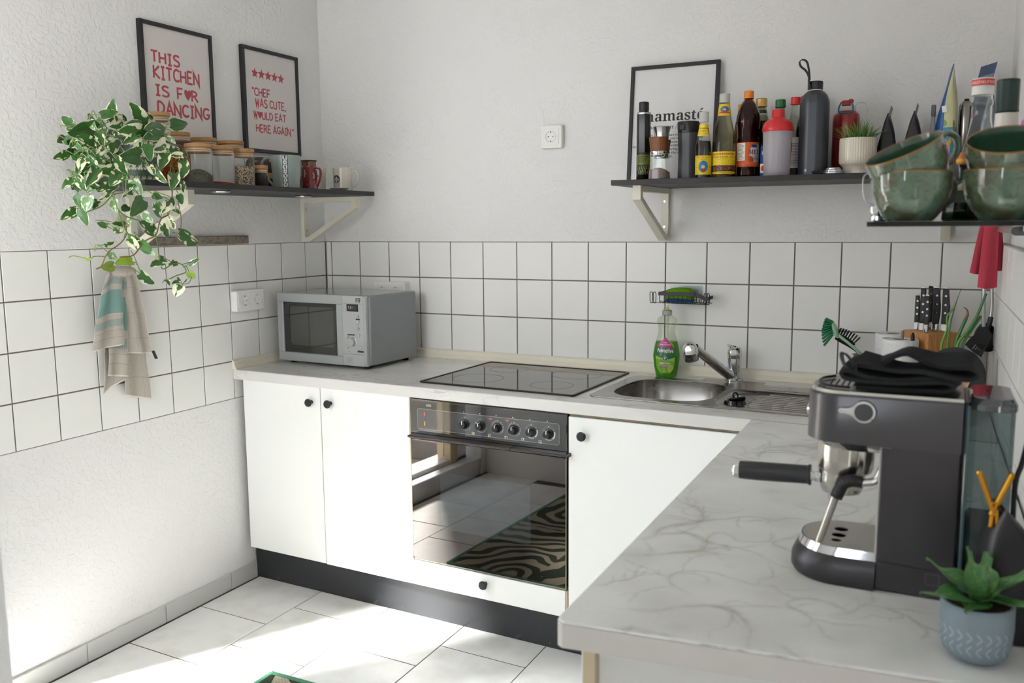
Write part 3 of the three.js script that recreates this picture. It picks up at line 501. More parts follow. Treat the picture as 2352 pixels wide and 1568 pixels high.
{
  const t = thing('wall_shelf', 'black shelf board on white wooden brackets carrying the trailing plant, jars and mugs', 'shelf', [0.002, 1.518, 0.75]);
  part('board', plan([[0.001, -0.577], [0.385, -0.577], [0.408, 0.566], [0.001, 0.49]], 0, 0.017, 0.0008), K.blackShelf, t);
  for (const z of [0.149, 1.029]) bracket(t, 0.283).position.set(0.001, 0, z - 0.75);
  for (const [x, z] of [[0.308, 0.927], [0.215, 0.402]]) { const p = part('puck_light', lathe([[0.031, 0], [0.032, -0.003], [0.029, -0.007], [0.026, -0.0075], [0.0255, -0.0065], [0, -0.0065]], 32), K.steel, t); p.position.set(x, 0, z - 0.75); part('lens', T(cyl(0.025, 0.025, 0.001), 0, -0.0067, 0), K.whitePlastic, p); }
}
const thinGlass = (tint = '#ffffff', o = {}) => mat(tint, 0.02, 0, { transmission: 1, thickness: 0, ior: 1.45, ...o });
const jarGlass = thinGlass('#fdfefd');
const siliconeRing = mat('#d9d2c4', 0.5);
function jar(label, x, z, r, h, fill, group, o = {}) {
  const t = thing('storage_jar', label, 'jar', [x, o.y ?? SL, z], rnd(0, 6), group);
  const lid = o.lid ?? 0.012, top = h - lid;
  part('glass', lathe([[0, 0.0012], [r - 0.003, 0.001], [r, 0.004], [r, top - 0.001], [r - 0.0015, top]], 48, 0.9), jarGlass, t);
  if (fill) {
    const R = r - 0.0022, n = 40, g = surf((u, v) => { const a = u * 2 * PI, rr = v < 0.6 ? R : R * (1 - (v - 0.6) / 0.4), y = v < 0.6 ? 0.0035 + (fill.h + fill.tilt * R * Math.cos(a) - 0.0035) * (v / 0.6) : fill.h + fill.tilt * rr * Math.cos(a) + fill.dome * (1 - (rr / R) ** 2); return [rr * Math.cos(a), y, rr * Math.sin(a)]; }, n, 20);
    const uv = g.attributes.uv, p = g.attributes.position; for (let i = 0; i < uv.count; i++) uv.setXY(i, uv.getX(i) * 2 * PI * R, p.getY(i) + Math.hypot(p.getX(i), p.getZ(i)));
    part('contents', g, fill.m, t);
  }
  const L = part('lid', [T(lathe([[0, lid], [r - 0.001, lid], [r + 0.001, lid - 0.0015], [r + 0.001, 0.0005], [r, 0], [r - 0.003, 0], [r - 0.0035, -0.008], [r - 0.0035, -0.016], [r - 0.006, -0.017], [0, -0.017]], 40, 0.5), 0, top, 0)], mat('#ffffff', 0.55, 0, { map: X.bamboo }), t);
  part('seal_ring', [T(new THREE.TorusGeometry(r - 0.0035, 0.0014, 6, 40), 0, top - 0.006, 0, PI / 2), T(new THREE.TorusGeometry(r - 0.0035, 0.0014, 6, 40), 0, top - 0.012, 0, PI / 2)], siliconeRing, L);
  return t;
}
const grains = (n, cols, s, seed) => dataTex(256, (u, v) => { let best = 9, id = 0; const U = u * n, W2 = v * n, a = Math.floor(U), b = Math.floor(W2); for (let i = -1; i < 2; i++) for (let j = -1; j < 2; j++) { const A = ((a + i) % n + n) % n, B = ((b + j) % n + n) % n, d = Math.hypot(a + i + hash(A, B, seed) - U, b + j + hash(A, B, seed + 1) - W2); if (d < best) { best = d; id = hash(A, B, seed + 2); } } const c = cols[Math.floor(id * cols.length * 0.999)], k = 1 - 0.55 * sstep(best, 0.3, 0.85); return c.map((q) => q * k); }, s, true);
const fillMat = (n, cols, s, seed) => { const x = grains(n, cols, s, seed); return mat('#ffffff', 0.8, 0, { map: x, bumpMap: x, bumpScale: 0.0008 }); };
const quinoa = fillMat(24, [[0.86, 0.78, 0.68], [0.9, 0.82, 0.72], [0.2, 0.13, 0.1], [0.82, 0.72, 0.6]], 0.05, 3);
const JG = 'glass jars with bamboo lids on the left shelf';
jar('front glass jar with a low mound of dark green grey lentils, nearest the plant', 0.28, 0.984, 0.042, 0.129, { h: 0.032, tilt: -0.1, dome: 0.018, m: fillMat(40, [[0.42, 0.42, 0.36], [0.3, 0.3, 0.26], [0.55, 0.54, 0.44]], 0.05, 7) }, JG);
jar('front glass jar with a thin slanting layer of orange red lentils', 0.28, 0.877, 0.0357, 0.129, { h: 0.011, tilt: 0.1, dome: 0.002, m: fillMat(40, [[0.85, 0.34, 0.13], [0.75, 0.28, 0.1], [0.9, 0.42, 0.2]], 0.05, 9) }, JG);
jar('front glass jar half full of black and white quinoa', 0.28, 0.78, 0.0345, 0.127, { h: 0.068, tilt: 0, dome: 0, m: quinoa }, JG);
jar('small glass spice jar of dark peppercorns beside the sage mug', 0.29, 0.71, 0.0238, 0.076, { h: 0.05, tilt: 0.05, dome: 0, m: fillMat(14, [[0.14, 0.11, 0.1], [0.24, 0.18, 0.15], [0.1, 0.08, 0.08]], 0.05, 11) }, JG);
jar('tallest glass jar with a bamboo lid, partly hidden behind the plant leaves', 0.15, 1.017, 0.0335, 0.231, { h: 0.08, tilt: 0, dome: 0.004, m: fillMat(9, [[0.75, 0.38, 0.13], [0.62, 0.28, 0.1], [0.82, 0.48, 0.2]], 0.05, 13) }, JG);
jar('tall glass jar full of crisp orange brown flakes, right of the tallest jar', 0.14, 0.929, 0.0355, 0.177, { h: 0.128, tilt: 0.1, dome: 0.004, m: fillMat(8, [[0.78, 0.47, 0.2], [0.65, 0.35, 0.14], [0.86, 0.6, 0.32]], 0.05, 15) }, JG);
jar('wide empty glass jar in the back row behind the lentil jars', 0.12, 0.799, 0.0443, 0.17, null, JG);
jar('rightmost wide glass jar in the back row, in front of the star poster', 0.12, 0.671, 0.0452, 0.17, null, JG);
{ // small dark green jar and coconut cup
  const t = thing('spice_jar', 'tiny dark green spice jar with a pale wooden lid behind the sage mug', 'jar', [0.168, SL, 0.515]);
  part('glass', lathe([[0, 0], [0.016, 0], [0.0172, 0.002], [0.0172, 0.042], [0.014, 0.045], [0, 0.045]], 28), mat('#0f3328', 0.12), t);
  part('lid', T(cyl(0.0165, 0.0165, 0.02), 0, 0.053, 0), mat('#ffffff', 0.6, 0, { map: X.bamboo }), t);
  const c = thing('coconut_bowl', 'dark brown speckled coconut shell bowl standing behind the spice jar', 'bowl', [0.062, SL, 0.468]);
  part('shell', lathe(spl([[0.012, 0], [0.03, 0.006], [0.047, 0.045], [0.05, 0.085], [0.044, 0.114], [0.026, 0.127], [0, 0.13]], 26), 36, 1.2), mat('#ffffff', 0.55, 0, { map: dataTex(256, (u, v) => { const f = vn(u * 40 + 3 * vn(u * 9, v * 9, 9, 3), v * 14, 40, 5); return mix([0.2, 0.15, 0.12], [0.62, 0.54, 0.44], f > 0.86 ? 1 : 0.1 * f); }, 1, true) }), c);
  part('base_ring', lathe([[0.02, 0], [0.022, 0.002], [0.02, 0.006], [0.016, 0.006]], 28), mat('#2b211b', 0.7), c);
}
// mugs
const mugBody = (r0, r1, h, th = 0.0035, foot = 0.0) => lathe([[0, 0.002], [r0 - 0.004, 0], [r0 - 0.001, 0.0015], [r0, 0.004], ...spl([[r0, 0.006], [(r0 + r1) / 2 + foot, h * 0.5], [r1, h - 0.002]], 10), [r1 - 0.001, h], [r1 - th + 0.001, h], [r1 - th, h - 0.002], ...spl([[r1 - th, h - 0.004], [(r0 + r1) / 2 - th + foot, h * 0.5], [r0 - th, 0.01]], 8), [r0 - th - 0.004, 0.006], [0, 0.006]], 48, 0.8);
function handleGeo(pts, rw, rt, n = 26) { // flat band along a curve in the local xy plane
  const c = new THREE.CatmullRomCurve3(pts.map(([a, b]) => V(a, b, 0))), k = 12;
  return surf((u, v) => { const p = c.getPointAt(v), t = c.getTangentAt(v), a = u * 2 * PI; return [p.x - t.y * rt * Math.cos(a), p.y + t.x * rt * Math.cos(a), rw * Math.sin(a)]; }, k, n);
}
function wrap(r, y0, y1, a0, a1, r1 = r, n = 24) { return surf((u, v) => { const a = a0 + (a1 - a0) * u, q = r + (r1 - r) * v; return [q * Math.cos(a), y0 + (y1 - y0) * v, -q * Math.sin(a)]; }, n, 1); }
// direction (angle) in plan from a point towards the camera
const toCam = (x, z) => Math.atan2(-(3.1215 - z), 2.4555 - x);
{
  const sage = mat('#94a19b', 0.28, 0, { clearcoat: 0.4, clearcoatRoughness: 0.1 });
  const band = canvasTex(256, 512, (x, w, h) => {
    x.fillStyle = '#2b3a48'; x.fillRect(0, 0, w, h);
    const fl = (cx, cy, s) => { x.fillStyle = '#eef0ee'; for (let i = 0; i < 5; i++) { const a = i / 5 * 2 * PI + cx; x.beginPath(); x.ellipse(cx + Math.cos(a) * s * 0.55, cy + Math.sin(a) * s * 0.55, s * 0.42, s * 0.36, a, 0, 7); x.fill(); } x.fillStyle = '#2b3a48'; x.beginPath(); x.arc(cx, cy, s * 0.24, 0, 7); x.fill(); };
    for (let k = 0; k < 7; k++) { fl(60 + (k % 2) * 16, 40 + k * 72, 40); fl(196 - (k % 2) * 14, 36 + k * 74, 38); fl(128 + (k % 3) * 8, 76 + k * 72, 30); }
  });
  const mug = (label, x, z, bandAng, handAng) => {
    const t = thing('mug', label, 'mug', [x, SL, z], 0, 'sage mugs with a flowered band');
    part('body', mugBody(0.047, 0.0535, 0.12), sage, t);
    part('handle', T(handleGeo([[0.049, 0.108], [0.066, 0.112], [0.083, 0.098], [0.082, 0.07], [0.068, 0.04], [0.048, 0.014]], 0.0085, 0.005), 0, 0, 0, 0, handAng, 0), sage, t);
    part('flower_band', wrap(0.0478, 0.006, 0.1175, bandAng + 0.19, bandAng - 0.19, 0.0538), mat('#ffffff', 0.3, 0, { map: band }), t);
  };
  const a = toCam(0.27, 0.556);
  mug('sage green mug with a dark flowered stripe and its handle to the left, in front', 0.27, 0.556, a - 0.05, a - 1.75);
  mug('second sage green mug, half hidden behind the flowered one', 0.14, 0.388, a + 1.9, a + 0.75);
  // red mug with a copper strainer
  const r = thing('mug', 'red mug with small white stars and a red and white handle', 'mug', [0.25, SL, 0.4]);
  const stars = canvasTex(512, 256, (x, w, h) => { x.fillStyle = '#7d1f22'; x.fillRect(0, 0, w, h); x.fillStyle = '#e9d9d0'; x.strokeStyle = '#e9d9d0'; let s = 7; const q = () => (s = (s * 16807) % 2147483647) / 2147483647; for (let i = 0; i < 60; i++) { const cx = q() * w, cy = q() * h, b = q() < 0.35 ? 12 : 3.5; x.beginPath(); for (let k = 0; k < 10; k++) { const rr = k % 2 ? b * 0.45 : b, an = k * PI / 5; x.lineTo(cx + rr * Math.cos(an), cy + rr * Math.sin(an)); } x.closePath(); if (b > 5) { x.lineWidth = 3; x.stroke(); } else x.fill(); } });
  part('body', mugBody(0.0315, 0.0285, 0.092, 0.003), mat('#ffffff', 0.2, 0, { map: stars, clearcoat: 0.5, clearcoatRoughness: 0.05 }), r);
  const b = toCam(0.25, 0.4);
  part('handle', T(handleGeo([[0.028, 0.083], [0.042, 0.081], [0.046, 0.066], [0.04, 0.038], [0.029, 0.014]], 0.0065, 0.0042), 0, 0, 0, 0, b + 1.15, 0), mat('#8c2a2c', 0.25), r);
  part('handle_lining', T(handleGeo([[0.0275, 0.0785], [0.039, 0.077], [0.0415, 0.065], [0.0362, 0.038], [0.028, 0.018]], 0.006, 0.0022), 0, 0, 0, 0, b + 1.15, 0), mat('#e9e6e0', 0.25), r, 'white inside of the handle');
  const cu = thing('tea_strainer', 'flared copper coloured tea strainer sitting on the red mug', 'strainer', [0.25, SL + 0.0925, 0.4]);
  part('cup', lathe([[0.026, -0.02], [0.026, 0.002], [0.0262, 0.016], [0.03, 0.0185], [0.031, 0.0205], [0.0295, 0.0205], [0.0255, 0.017], [0.025, -0.02], [0, -0.02]], 36, 0.6), mat('#7d6652', 0.25, 0.75), cu);
  // two cream mugs with a round green emblem
  const emblem = canvasTex(256, 256, (x) => {
    x.fillStyle = '#22503d'; x.beginPath(); x.arc(128, 128, 127, 0, 7); x.fill(); x.strokeStyle = '#e9ebe4'; x.fillStyle = '#e9ebe4'; x.lineCap = 'round';
    x.lineWidth = 9; for (const s of [-1, 1]) for (let k = 0; k < 4; k++) { x.beginPath(); x.moveTo(128 + s * (34 + k * 5), 92 + k * 4); x.bezierCurveTo(128 + s * (60 + k * 16), 110, 128 + s * (34 + k * 17), 160, 128 + s * (56 + k * 16), 206 - k * 14); x.stroke(); }
    x.beginPath(); x.ellipse(128, 122, 30, 40, 0, 0, 7); x.fill(); x.beginPath(); for (let i = 0; i < 10; i++) { const r = i % 2 ? 8 : 19, a = -PI / 2 + i * PI / 5; x.lineTo(128 + r * Math.cos(a), 38 + r * Math.sin(a)); } x.fill();
    x.beginPath(); x.moveTo(92, 84); x.lineTo(92, 62); x.lineTo(110, 74); x.lineTo(128, 58); x.lineTo(146, 74); x.lineTo(164, 62); x.lineTo(164, 84); x.fill(); x.beginPath(); x.moveTo(112, 164); x.lineTo(144, 164); x.lineTo(156, 236); x.lineTo(100, 236); x.fill();
    x.strokeStyle = '#22503d'; x.lineWidth = 4; x.beginPath(); x.moveTo(114, 116); x.lineTo(124, 116); x.moveTo(134, 116); x.lineTo(144, 116); x.moveTo(129, 122); x.lineTo(126, 134); x.moveTo(118, 144); x.quadraticCurveTo(128, 150, 138, 144); x.stroke();
  });
  const disc = (R, rad, a, y) => surf((u, v) => { const q = u * 2 * PI, da = rad * v * Math.cos(q) / R; return [R * Math.cos(a - da), y + rad * v * Math.sin(q), -R * Math.sin(a - da)]; }, 36, 6);
  const uvDisc = (g) => { const n = g.attributes.uv; for (let i = 0; i < n.count; i++) { const q = n.getX(i) * 2 * PI, v = n.getY(i); n.setXY(i, 0.5 + 0.5 * v * Math.cos(q), 0.5 + 0.5 * v * Math.sin(q)); } return g; };
  const creamM = mat('#dad3c8', 0.25, 0, { clearcoat: 0.5, clearcoatRoughness: 0.08 });
  const coffee = (label, x, z, emb, hand) => {
    const t = thing('mug', label, 'mug', [x, SL, z], 0, 'cream mugs with a green emblem'), a = toCam(x, z);
    part('body', mugBody(0.036, 0.0385, 0.095), creamM, t);
    part('emblem', uvDisc(disc(0.0381, 0.0155, a + emb, 0.05)), mat('#ffffff', 0.3, 0, { map: emblem }), t);
    if (hand !== null) part('handle', T(handleGeo([[0.0365, 0.078], [0.05, 0.081], [0.0615, 0.066], [0.0585, 0.04], [0.046, 0.022], [0.0365, 0.016]], 0.006, 0.0045), 0, 0, 0, 0, a + hand, 0), creamM, t);
  };
  coffee('front cream mug with a green round emblem and its handle to the right', 0.262, 0.21, -0.7, 1.3);
  coffee('cream mug with a green round emblem, standing behind and left of the other one', 0.172, 0.262, 0.1, -2.4);
  solo('saucer', lathe([[0, 0.003], [0.016, 0.002], [0.018, 0], [0.022, 0.0015], [0.034, 0.007], [0.0375, 0.0085], [0.034, 0.0095], [0.02, 0.005], [0, 0.0045]], 40), creamM, 'small cream saucer lying at the shelf front edge below the emblem mugs', 'saucer', [0.34, SL, 0.338]);
  const tum = (label, x, z, h, ang) => { const t = thing('glass_mug', label, 'glass', [x, SL, z], 0, 'clear glass mugs'); part('glass', lathe([[0, 0.005], [0.026, 0.004], [0.0285, 0], [0.031, 0.006], [0.0322, 0.012], [0.033, h - 0.001], [0.0322, h], [0.0314, h - 0.001], [0.03, 0.014], [0.026, 0.009], [0, 0.008]], 40, 0.8), thinGlass('#fefffe'), t); part('handle', T(handleGeo([[0.0325, h * 0.85], [0.045, h * 0.86], [0.05, h * 0.6], [0.044, h * 0.3], [0.032, h * 0.24]], 0.004, 0.0035), 0, 0, 0, 0, ang, 0), thinGlass('#fefffe'), t); };
  tum('clear glass mug at the right end of the shelf by the room corner', 0.238, 0.102, 0.122, 0.9);
  tum('clear glass mug mostly hidden behind the front emblem mug', 0.15, 0.1, 0.118, 2.4);
}
// magnetic bar under the shelf
{
  const t = thing('magnetic_bar', 'grey wooden magnetic strip standing on the tile edge under the left shelf', 'knife strip', [0.0035, 1.3355, 0.75]);
  part('bar', bx(0.02, 0.031, 0.508, 0.01, 0.0158, 0, 0.002), mat('#ffffff', 0.6, 0, { map: X.greyWood }), t);
  part('screw', T(lathe([[0.003, 0], [0.003, 0.001], [0, 0.0016]], 12), 0.0202, 0.024, -0.235, 0, 0, -PI / 2), K.black, t);
}
// sockets
function socket(name, label, pos, turn, n, w, h, d) {
  const t = thing(name, label, 'socket', pos, turn);
  part('housing', extr(roundRect(w, h, 0.007), d, 0.004), K.whitePlastic, t);
  const iw = (w - 0.02) / n;
  for (let k = 0; k < n; k++) {
    const cx = -w / 2 + 0.01 + iw * (k + 0.5), f = part('insert', T(extr(roundRect(iw - 0.0012, h - 0.024, 0.003), 0.003, 0.0006), cx, 0, d - 0.001), K.whitePlastic, t);
    part('cup', T(lathe([[0.0215, 0.001], [0.0195, 0.0022], [0.0188, 0], [0.0185, -0.0005], [0, -0.0006]], 32), cx, 0, d + 0.0015, PI / 2), mat('#dcdacf', 0.35), f);
    part('holes', [cyl(0.0026, 0.0026, 0.0008, cx - 0.0095, 0, 0).rotateX(PI / 2), cyl(0.0026, 0.0026, 0.0008, cx + 0.0095, 0, 0).rotateX(PI / 2), bx(0.005, 0.0028, 0.001, cx, 0.0165, 0), bx(0.005, 0.0028, 0.001, cx, -0.0165, 0)].map((g) => g.translate(0, 0, d + 0.0016)), K.dark, f);
  }
}
socket('wall_socket', 'single white surface mounted wall socket on the bare plaster of the back wall', [1.0905, 1.726, 0.0025], 0, 1, 0.088, 0.086, 0.026);
socket('wall_socket', 'double white wall socket on the left wall tiles beside the microwave', [0.0005, 1.119, 0.509], PI / 2, 2, 0.154, 0.081, 0.03);
socket('wall_socket', 'white multiple socket low on the back wall behind the microwave', [0.354, 1.128, 0.0005], 0, 2, 0.158, 0.078, 0.04);

// ---------- back wall shelf ----------
{
  const t = thing('wall_shelf', 'black shelf board on white wooden brackets along the back wall, carrying bottles', 'shelf', [2.02, 1.524, 0.002]);
  part('board', plan([[-0.564, 0.001], [0.566, 0.001], [0.572, 0.348], [-0.564, 0.373]], 0, 0.017, 0.0008), K.blackShelf, t);
  for (const x of [1.531, 2.438]) { const b = bracket(t, 0.335, 0.184); b.rotation.y = -PI / 2; b.position.set(x - 2.02, 0, 0.001); }
}
{
  const t3 = canvasTex(700, 940, (x, w, h) => {
    x.fillStyle = '#e3e2e2'; x.fillRect(0, 0, w, h); const m = 2400; x.fillStyle = '#242424'; x.textAlign = 'center';
    x.font = 'bold 118px serif'; x.fillText('namasté', 0.152 * m, 0.186 * m);
    x.font = 'bold 34px serif'; x.fillText('nah·mas·tay', 0.107 * m, 0.212 * m); x.font = 'italic bold 34px serif'; x.fillText('| noun', 0.178 * m, 0.212 * m);
    x.font = 'bold 27px serif'; x.fillStyle = '#4a4a4a'; ['My soul honours your soul. I', 'honour the place in you where the entire', 'universe resides. I honour the light, love,', 'truth, beauty and peace within you, because it is', 'also within me. In sharing these things we', 'are united, we are the same, we are', 'one.'].forEach((s, i) => x.fillText(s, 0.14 * m, (0.24 + i * 0.0125) * m));
  });
  framed('picture_frame', 'black framed print with the word namasté leaning on the wall behind the bottles', 0.316, 0.412, t3, [1.561, S0(), 0.052], 0, -0.105);
}
function S0() { return 1.5412; }
const S2 = 1.5411, BG = 'bottles and flasks on the back wall shelf';
const pane = (c) => mat(c, 0.03, 0, { transmission: 1, thickness: 0, ior: 1.45 });
const clearPane = pane('#fbfdfb');
// bottle made of outer glass, liquid, cap and wrapped labels
function bottle(label, x, z, prof, glass, liquid, cap, labels = [], name = 'sauce_bottle', y = S2, cat = 'bottle') {
  const t = thing(name, label, cat, [x, y, z], 0), a = toCam(x, z);
  part('glass', lathe([[0, 0.001], ...prof], 44, 0.9), glass, t);
  if (liquid) {
    const [top, m] = liquid, pr = [[0, 0.003]]; for (let i = 0; i < prof.length; i++) { const [r, q] = prof[i]; if (q <= top) pr.push([Math.max(0.001, r - 0.0018), Math.max(0.003, q)]); else { const [r0, q0] = prof[i - 1], k = (top - q0) / (q - q0); pr.push([Math.max(0.001, r0 + (r - r0) * k - 0.0018), top]); break; } }
    pr.push([0, top]); part('liquid', lathe(pr, 40, 0.9), m, t);
  }
  if (cap) { const [y0, y1, r, m, rib] = cap; part('cap', lathe([[r, y0], [r, y0 + 0.002], ...(rib ? [[r - 0.0006, y0 + 0.004], [r - 0.0006, y1 - 0.003]] : []), [r, y1 - 0.002], [r - 0.0015, y1], [0, y1]], 36, 0.5), m, t); }
  for (const [y0, y1, r0, r1, off, half, tex, nm] of labels) part(nm ?? 'paper_label', wrap(r0 + 0.0004, y0, y1, a + off - half, a + off + half, r1 + 0.0004), mat('#ffffff', 0.45, 0, { map: tex }), t);
  return t;
}
const label = (w, h, f) => canvasTex(w, h, f);
const rect = (x, c, a, b, w, h) => { x.fillStyle = c; x.fillRect(a, b, w, h); };
const txt = (x, s, a, b, font, c, al = 'center') => { x.fillStyle = c; x.font = font; x.textAlign = al; x.fillText(s, a, b); };
{ // tall dark oil bottle
  const lb = label(256, 200, (x, w, h) => { rect(x, '#171c12', 0, 0, w, h); rect(x, '#6f7a24', 0, 20, w, 90); for (let i = 0; i < 4; i++) rect(x, '#2c3210', 40, 34 + i * 16, 170 - i * 20, 6); x.fillStyle = '#8f9a2e'; for (let i = 0; i < 24; i++) { x.beginPath(); x.ellipse(20 + (i * 53) % 220, 120 + (i * 31) % 70, 14, 6, i, 0, 7); x.fill(); } });
  bottle('tall slim dark oil bottle with a black cap, leftmost on the back shelf', 1.524, 0.25, [[0.0215, 0], [0.0228, 0.002], [0.0228, 0.218], [0.0222, 0.2225], [0.0165, 0.224], [0.016, 0.232]], mat('#14170f', 0.25), null, [0.229, 0.256, 0.0168, mat('#161616', 0.4)], [[0.02, 0.092, 0.0229, 0.0229, 0, 1.2, lb]], 'oil_bottle');
  const o = scene.children[scene.children.length - 1]; part('collar', lathe([[0.0229, 0.216], [0.0233, 0.218], [0.0228, 0.2215]], 36), mat('#b9bcb6', 0.3, 0.8), o);
}
function mill(lab, x, z, topSteel, fillCol) {
  const t = thing('spice_mill', lab, 'mill', [x, S2, z], 0, 'spice mills');
  const dy = topSteel ? 0 : 0;
  part('glass', lathe([[0, 0.003], [0.028, 0.001], [0.0315, 0.002], [0.0318, 0.012], [0.027, 0.06], [0.0262, 0.078]], 40, 0.8), clearPane, t);
  part('contents', lathe([[0, 0.004], [0.0295, 0.004], [0.0298, 0.012], [0.0285, 0.03], [0.01, 0.038], [0, 0.036]], 36), fillMat(30, fillCol, 0.05, 21), t);
  part('ring', lathe([[0.0268, 0.076], [0.0272, 0.077], [0.0272, 0.089], [0.026, 0.0905]], 40, 0.5), K.chrome, t);
  part('wood_collar', lathe([[0.0245, 0.0905], [0.0252, 0.092], ...spl([[0.0253, 0.094], [0.0272, 0.11], [0.0302, 0.13]], 8), [0.0304, 0.133], [0.0296, 0.135], [0, 0.135]], 40, 0.6), mat('#ffffff', 0.5, 0, { map: X.walnut }), t);
  if (topSteel) part('steel_top', lathe([[0.021, 0.135], [0.0225, 0.137], ...spl([[0.0228, 0.138], [0.0255, 0.158], [0.0296, 0.174]], 8), [0.0305, 0.1765], [0.029, 0.1785], [0, 0.1785]], 40, 0.6), K.steel, t);
}
mill('front spice mill with a wooden collar over a glass body of pink salt', 1.591, 0.302, false, [[0.93, 0.8, 0.76], [0.88, 0.7, 0.66], [0.97, 0.88, 0.85]]);
mill('rear spice mill with a flared steel top behind the wooden one', 1.572, 0.205, true, [[0.8, 0.78, 0.75], [0.9, 0.88, 0.86], [0.7, 0.68, 0.66]]);
{
  const t = thing('travel_mug', 'dark grey insulated travel mug with a black sip lid before the namasté print', 'mug', [1.661, S2, 0.2]);
  part('body', lathe([[0, 0], [0.031, 0], [0.033, 0.003], ...spl([[0.0332, 0.006], [0.0325, 0.05], [0.0318, 0.09], [0.0335, 0.13], [0.0345, 0.152]], 20), [0.033, 0.155]], 44, 0.8), mat('#57585c', 0.45, 0.3), t);
  const l = part('lid', lathe([[0.0335, 0.153], [0.0345, 0.154], [0.0365, 0.184], [0.0355, 0.1895], [0.033, 0.19], [0.031, 0.186], [0, 0.186]], 44, 0.5), mat('#1c1c1e', 0.4), t);
  part('sip_tab', bx(0.02, 0.018, 0.004, 0.0, 0.17, 0.036, 0.0015), mat('#232325', 0.35), l).rotation.y = -0.3;
}
{
  const wcap = mat('#dcdcd4', 0.4, 0, { transmission: 0.25 }), black = mat('#130c09', 0.12), amber = mat('#6e5a2c', 0.15);
  const oval = (x, cx, cy, rx, ry) => { x.save(); x.beginPath(); x.ellipse(cx, cy, rx, ry, 0, 0, 7); x.fillStyle = '#2f7fb8'; x.fill(); x.lineWidth = 6; x.strokeStyle = '#2d8a3c'; x.stroke(); x.fillStyle = '#e6c79a'; x.beginPath(); x.ellipse(cx, cy + ry * 0.05, rx * 0.36, ry * 0.3, 0, 0, 7); x.fill(); x.fillStyle = '#c33227'; x.beginPath(); x.ellipse(cx, cy + ry * 0.62, rx * 0.5, ry * 0.3, 0, 0, 7); x.fill(); x.restore(); };
  const neck1 = label(256, 256, (x, w, h) => { rect(x, '#efd233', 0, 0, w, h); txt(x, '1', 205, 170, 'bold 120px serif', '#b32a20'); txt(x, 'Formula', 100, 100, 'italic bold 44px serif', '#5d3a12'); txt(x, 'Soja', 100, 160, 'italic bold 44px serif', '#b32a20'); rect(x, '#d4b020', 0, 200, w, 10); });
  const soy = label(400, 400, (x, w, h) => { rect(x, '#f2d41f', 0, 0, w, h); x.strokeStyle = '#6b5614'; x.lineWidth = 6; x.strokeRect(10, 10, w - 20, h - 20); txt(x, 'THIN SOY SAUCE', w / 2, 52, 'bold 34px sans-serif', '#c0392b'); txt(x, 'SOJASAUCE', w / 2, 88, 'bold 24px sans-serif', '#6b3a12'); oval(x, w / 2, 230, 84, 120); txt(x, 'NET', 62, 250, 'bold 20px sans-serif', '#a0581d'); txt(x, '300', 340, 250, 'bold 20px sans-serif', '#a0581d'); });
  bottle('small soy sauce bottle with yellow labels and a white cap', 1.73, 0.27, [[0.023, 0], [0.0255, 0.002], [0.0258, 0.075], ...spl([[0.0256, 0.08], [0.025, 0.105], [0.0195, 0.13], [0.014, 0.155], [0.0125, 0.178]], 14), [0.0128, 0.185]], clearPane, [0.118, black], [0.178, 0.21, 0.0162, wcap, 1], [[0.012, 0.073, 0.0258, 0.0258, 0, 1.35, soy], [0.134, 0.17, 0.0192, 0.0136, 0.1, 1.5, neck1, 'neck_label']]);
  const mush = label(512, 512, (x, w, h) => { rect(x, '#f4d51c', 0, 0, w, h); txt(x, 'MUSHROOM', w / 2, 82, 'bold 66px sans-serif', '#b3262c'); txt(x, 'VEGETARIAN', w / 2 - 60, 142, 'bold 44px sans-serif', '#b3262c'); txt(x, 'SAUCE', w / 2 + 150, 142, 'bold 36px sans-serif', '#b3262c'); txt(x, 'SAUCE POUR FRITURE', w / 2, 180, '22px sans-serif', '#7b5a1a'); x.strokeStyle = '#a07a1a'; x.lineWidth = 3; x.strokeRect(330, 215, 130, 60); rect(x, '#3d2317', 0, 318, w, 140); for (let i = 0; i < 46; i++) { x.fillStyle = ['#7c4b35', '#5b3323', '#8d5f48', '#6d4030'][i % 4]; x.beginPath(); x.ellipse((i * 97) % w, 330 + (i * 61) % 118, 34, 17, i * 0.7, 0, 7); x.fill(); } rect(x, '#f4d51c', 0, 458, w, 54); txt(x, 'NET CONTENTS 700 ML', w / 2, 494, 'bold 26px sans-serif', '#5a3a10'); });
  const neck2 = label(256, 256, (x, w, h) => { rect(x, '#f2c928', 0, 0, w, h); oval(x, w / 2, 118, 62, 70); rect(x, '#c0392b', 50, 178, w - 100, 28); txt(x, 'SAUCE', w / 2, 232, 'bold 22px sans-serif', '#6b3a12'); });
  const mushG = pane('#dcd9c2');
  bottle('large mushroom sauce bottle with a bright yellow label, right of the soy sauce', 1.788, 0.242, [[0.034, 0], [0.0368, 0.003], [0.0372, 0.092], ...spl([[0.037, 0.1], [0.0355, 0.125], [0.0275, 0.165], [0.0195, 0.2], [0.0165, 0.235]], 18), [0.0155, 0.25]], mushG, [0.012, amber], [0.237, 0.265, 0.0172, wcap, 1], [[0.014, 0.084, 0.0372, 0.0372, 0, 1.4, mush], [0.196, 0.232, 0.0208, 0.0168, 0.0, 1.5, neck2, 'neck_label']]);
  bottle('amber bottle with a yellow top standing behind the mushroom sauce', 1.8215, 0.137, [[0.026, 0], [0.028, 0.003], [0.028, 0.13], ...spl([[0.0278, 0.135], [0.022, 0.175], [0.0145, 0.21]], 10), [0.0135, 0.232]], pane('#b8955a'), [0.19, mat('#a9762f', 0.3)], [0.218, 0.242, 0.0145, mat('#e4b12a', 0.4)]);
  const pet = pane('#a5643a'), cola = mat('#4e2412', 0.12);
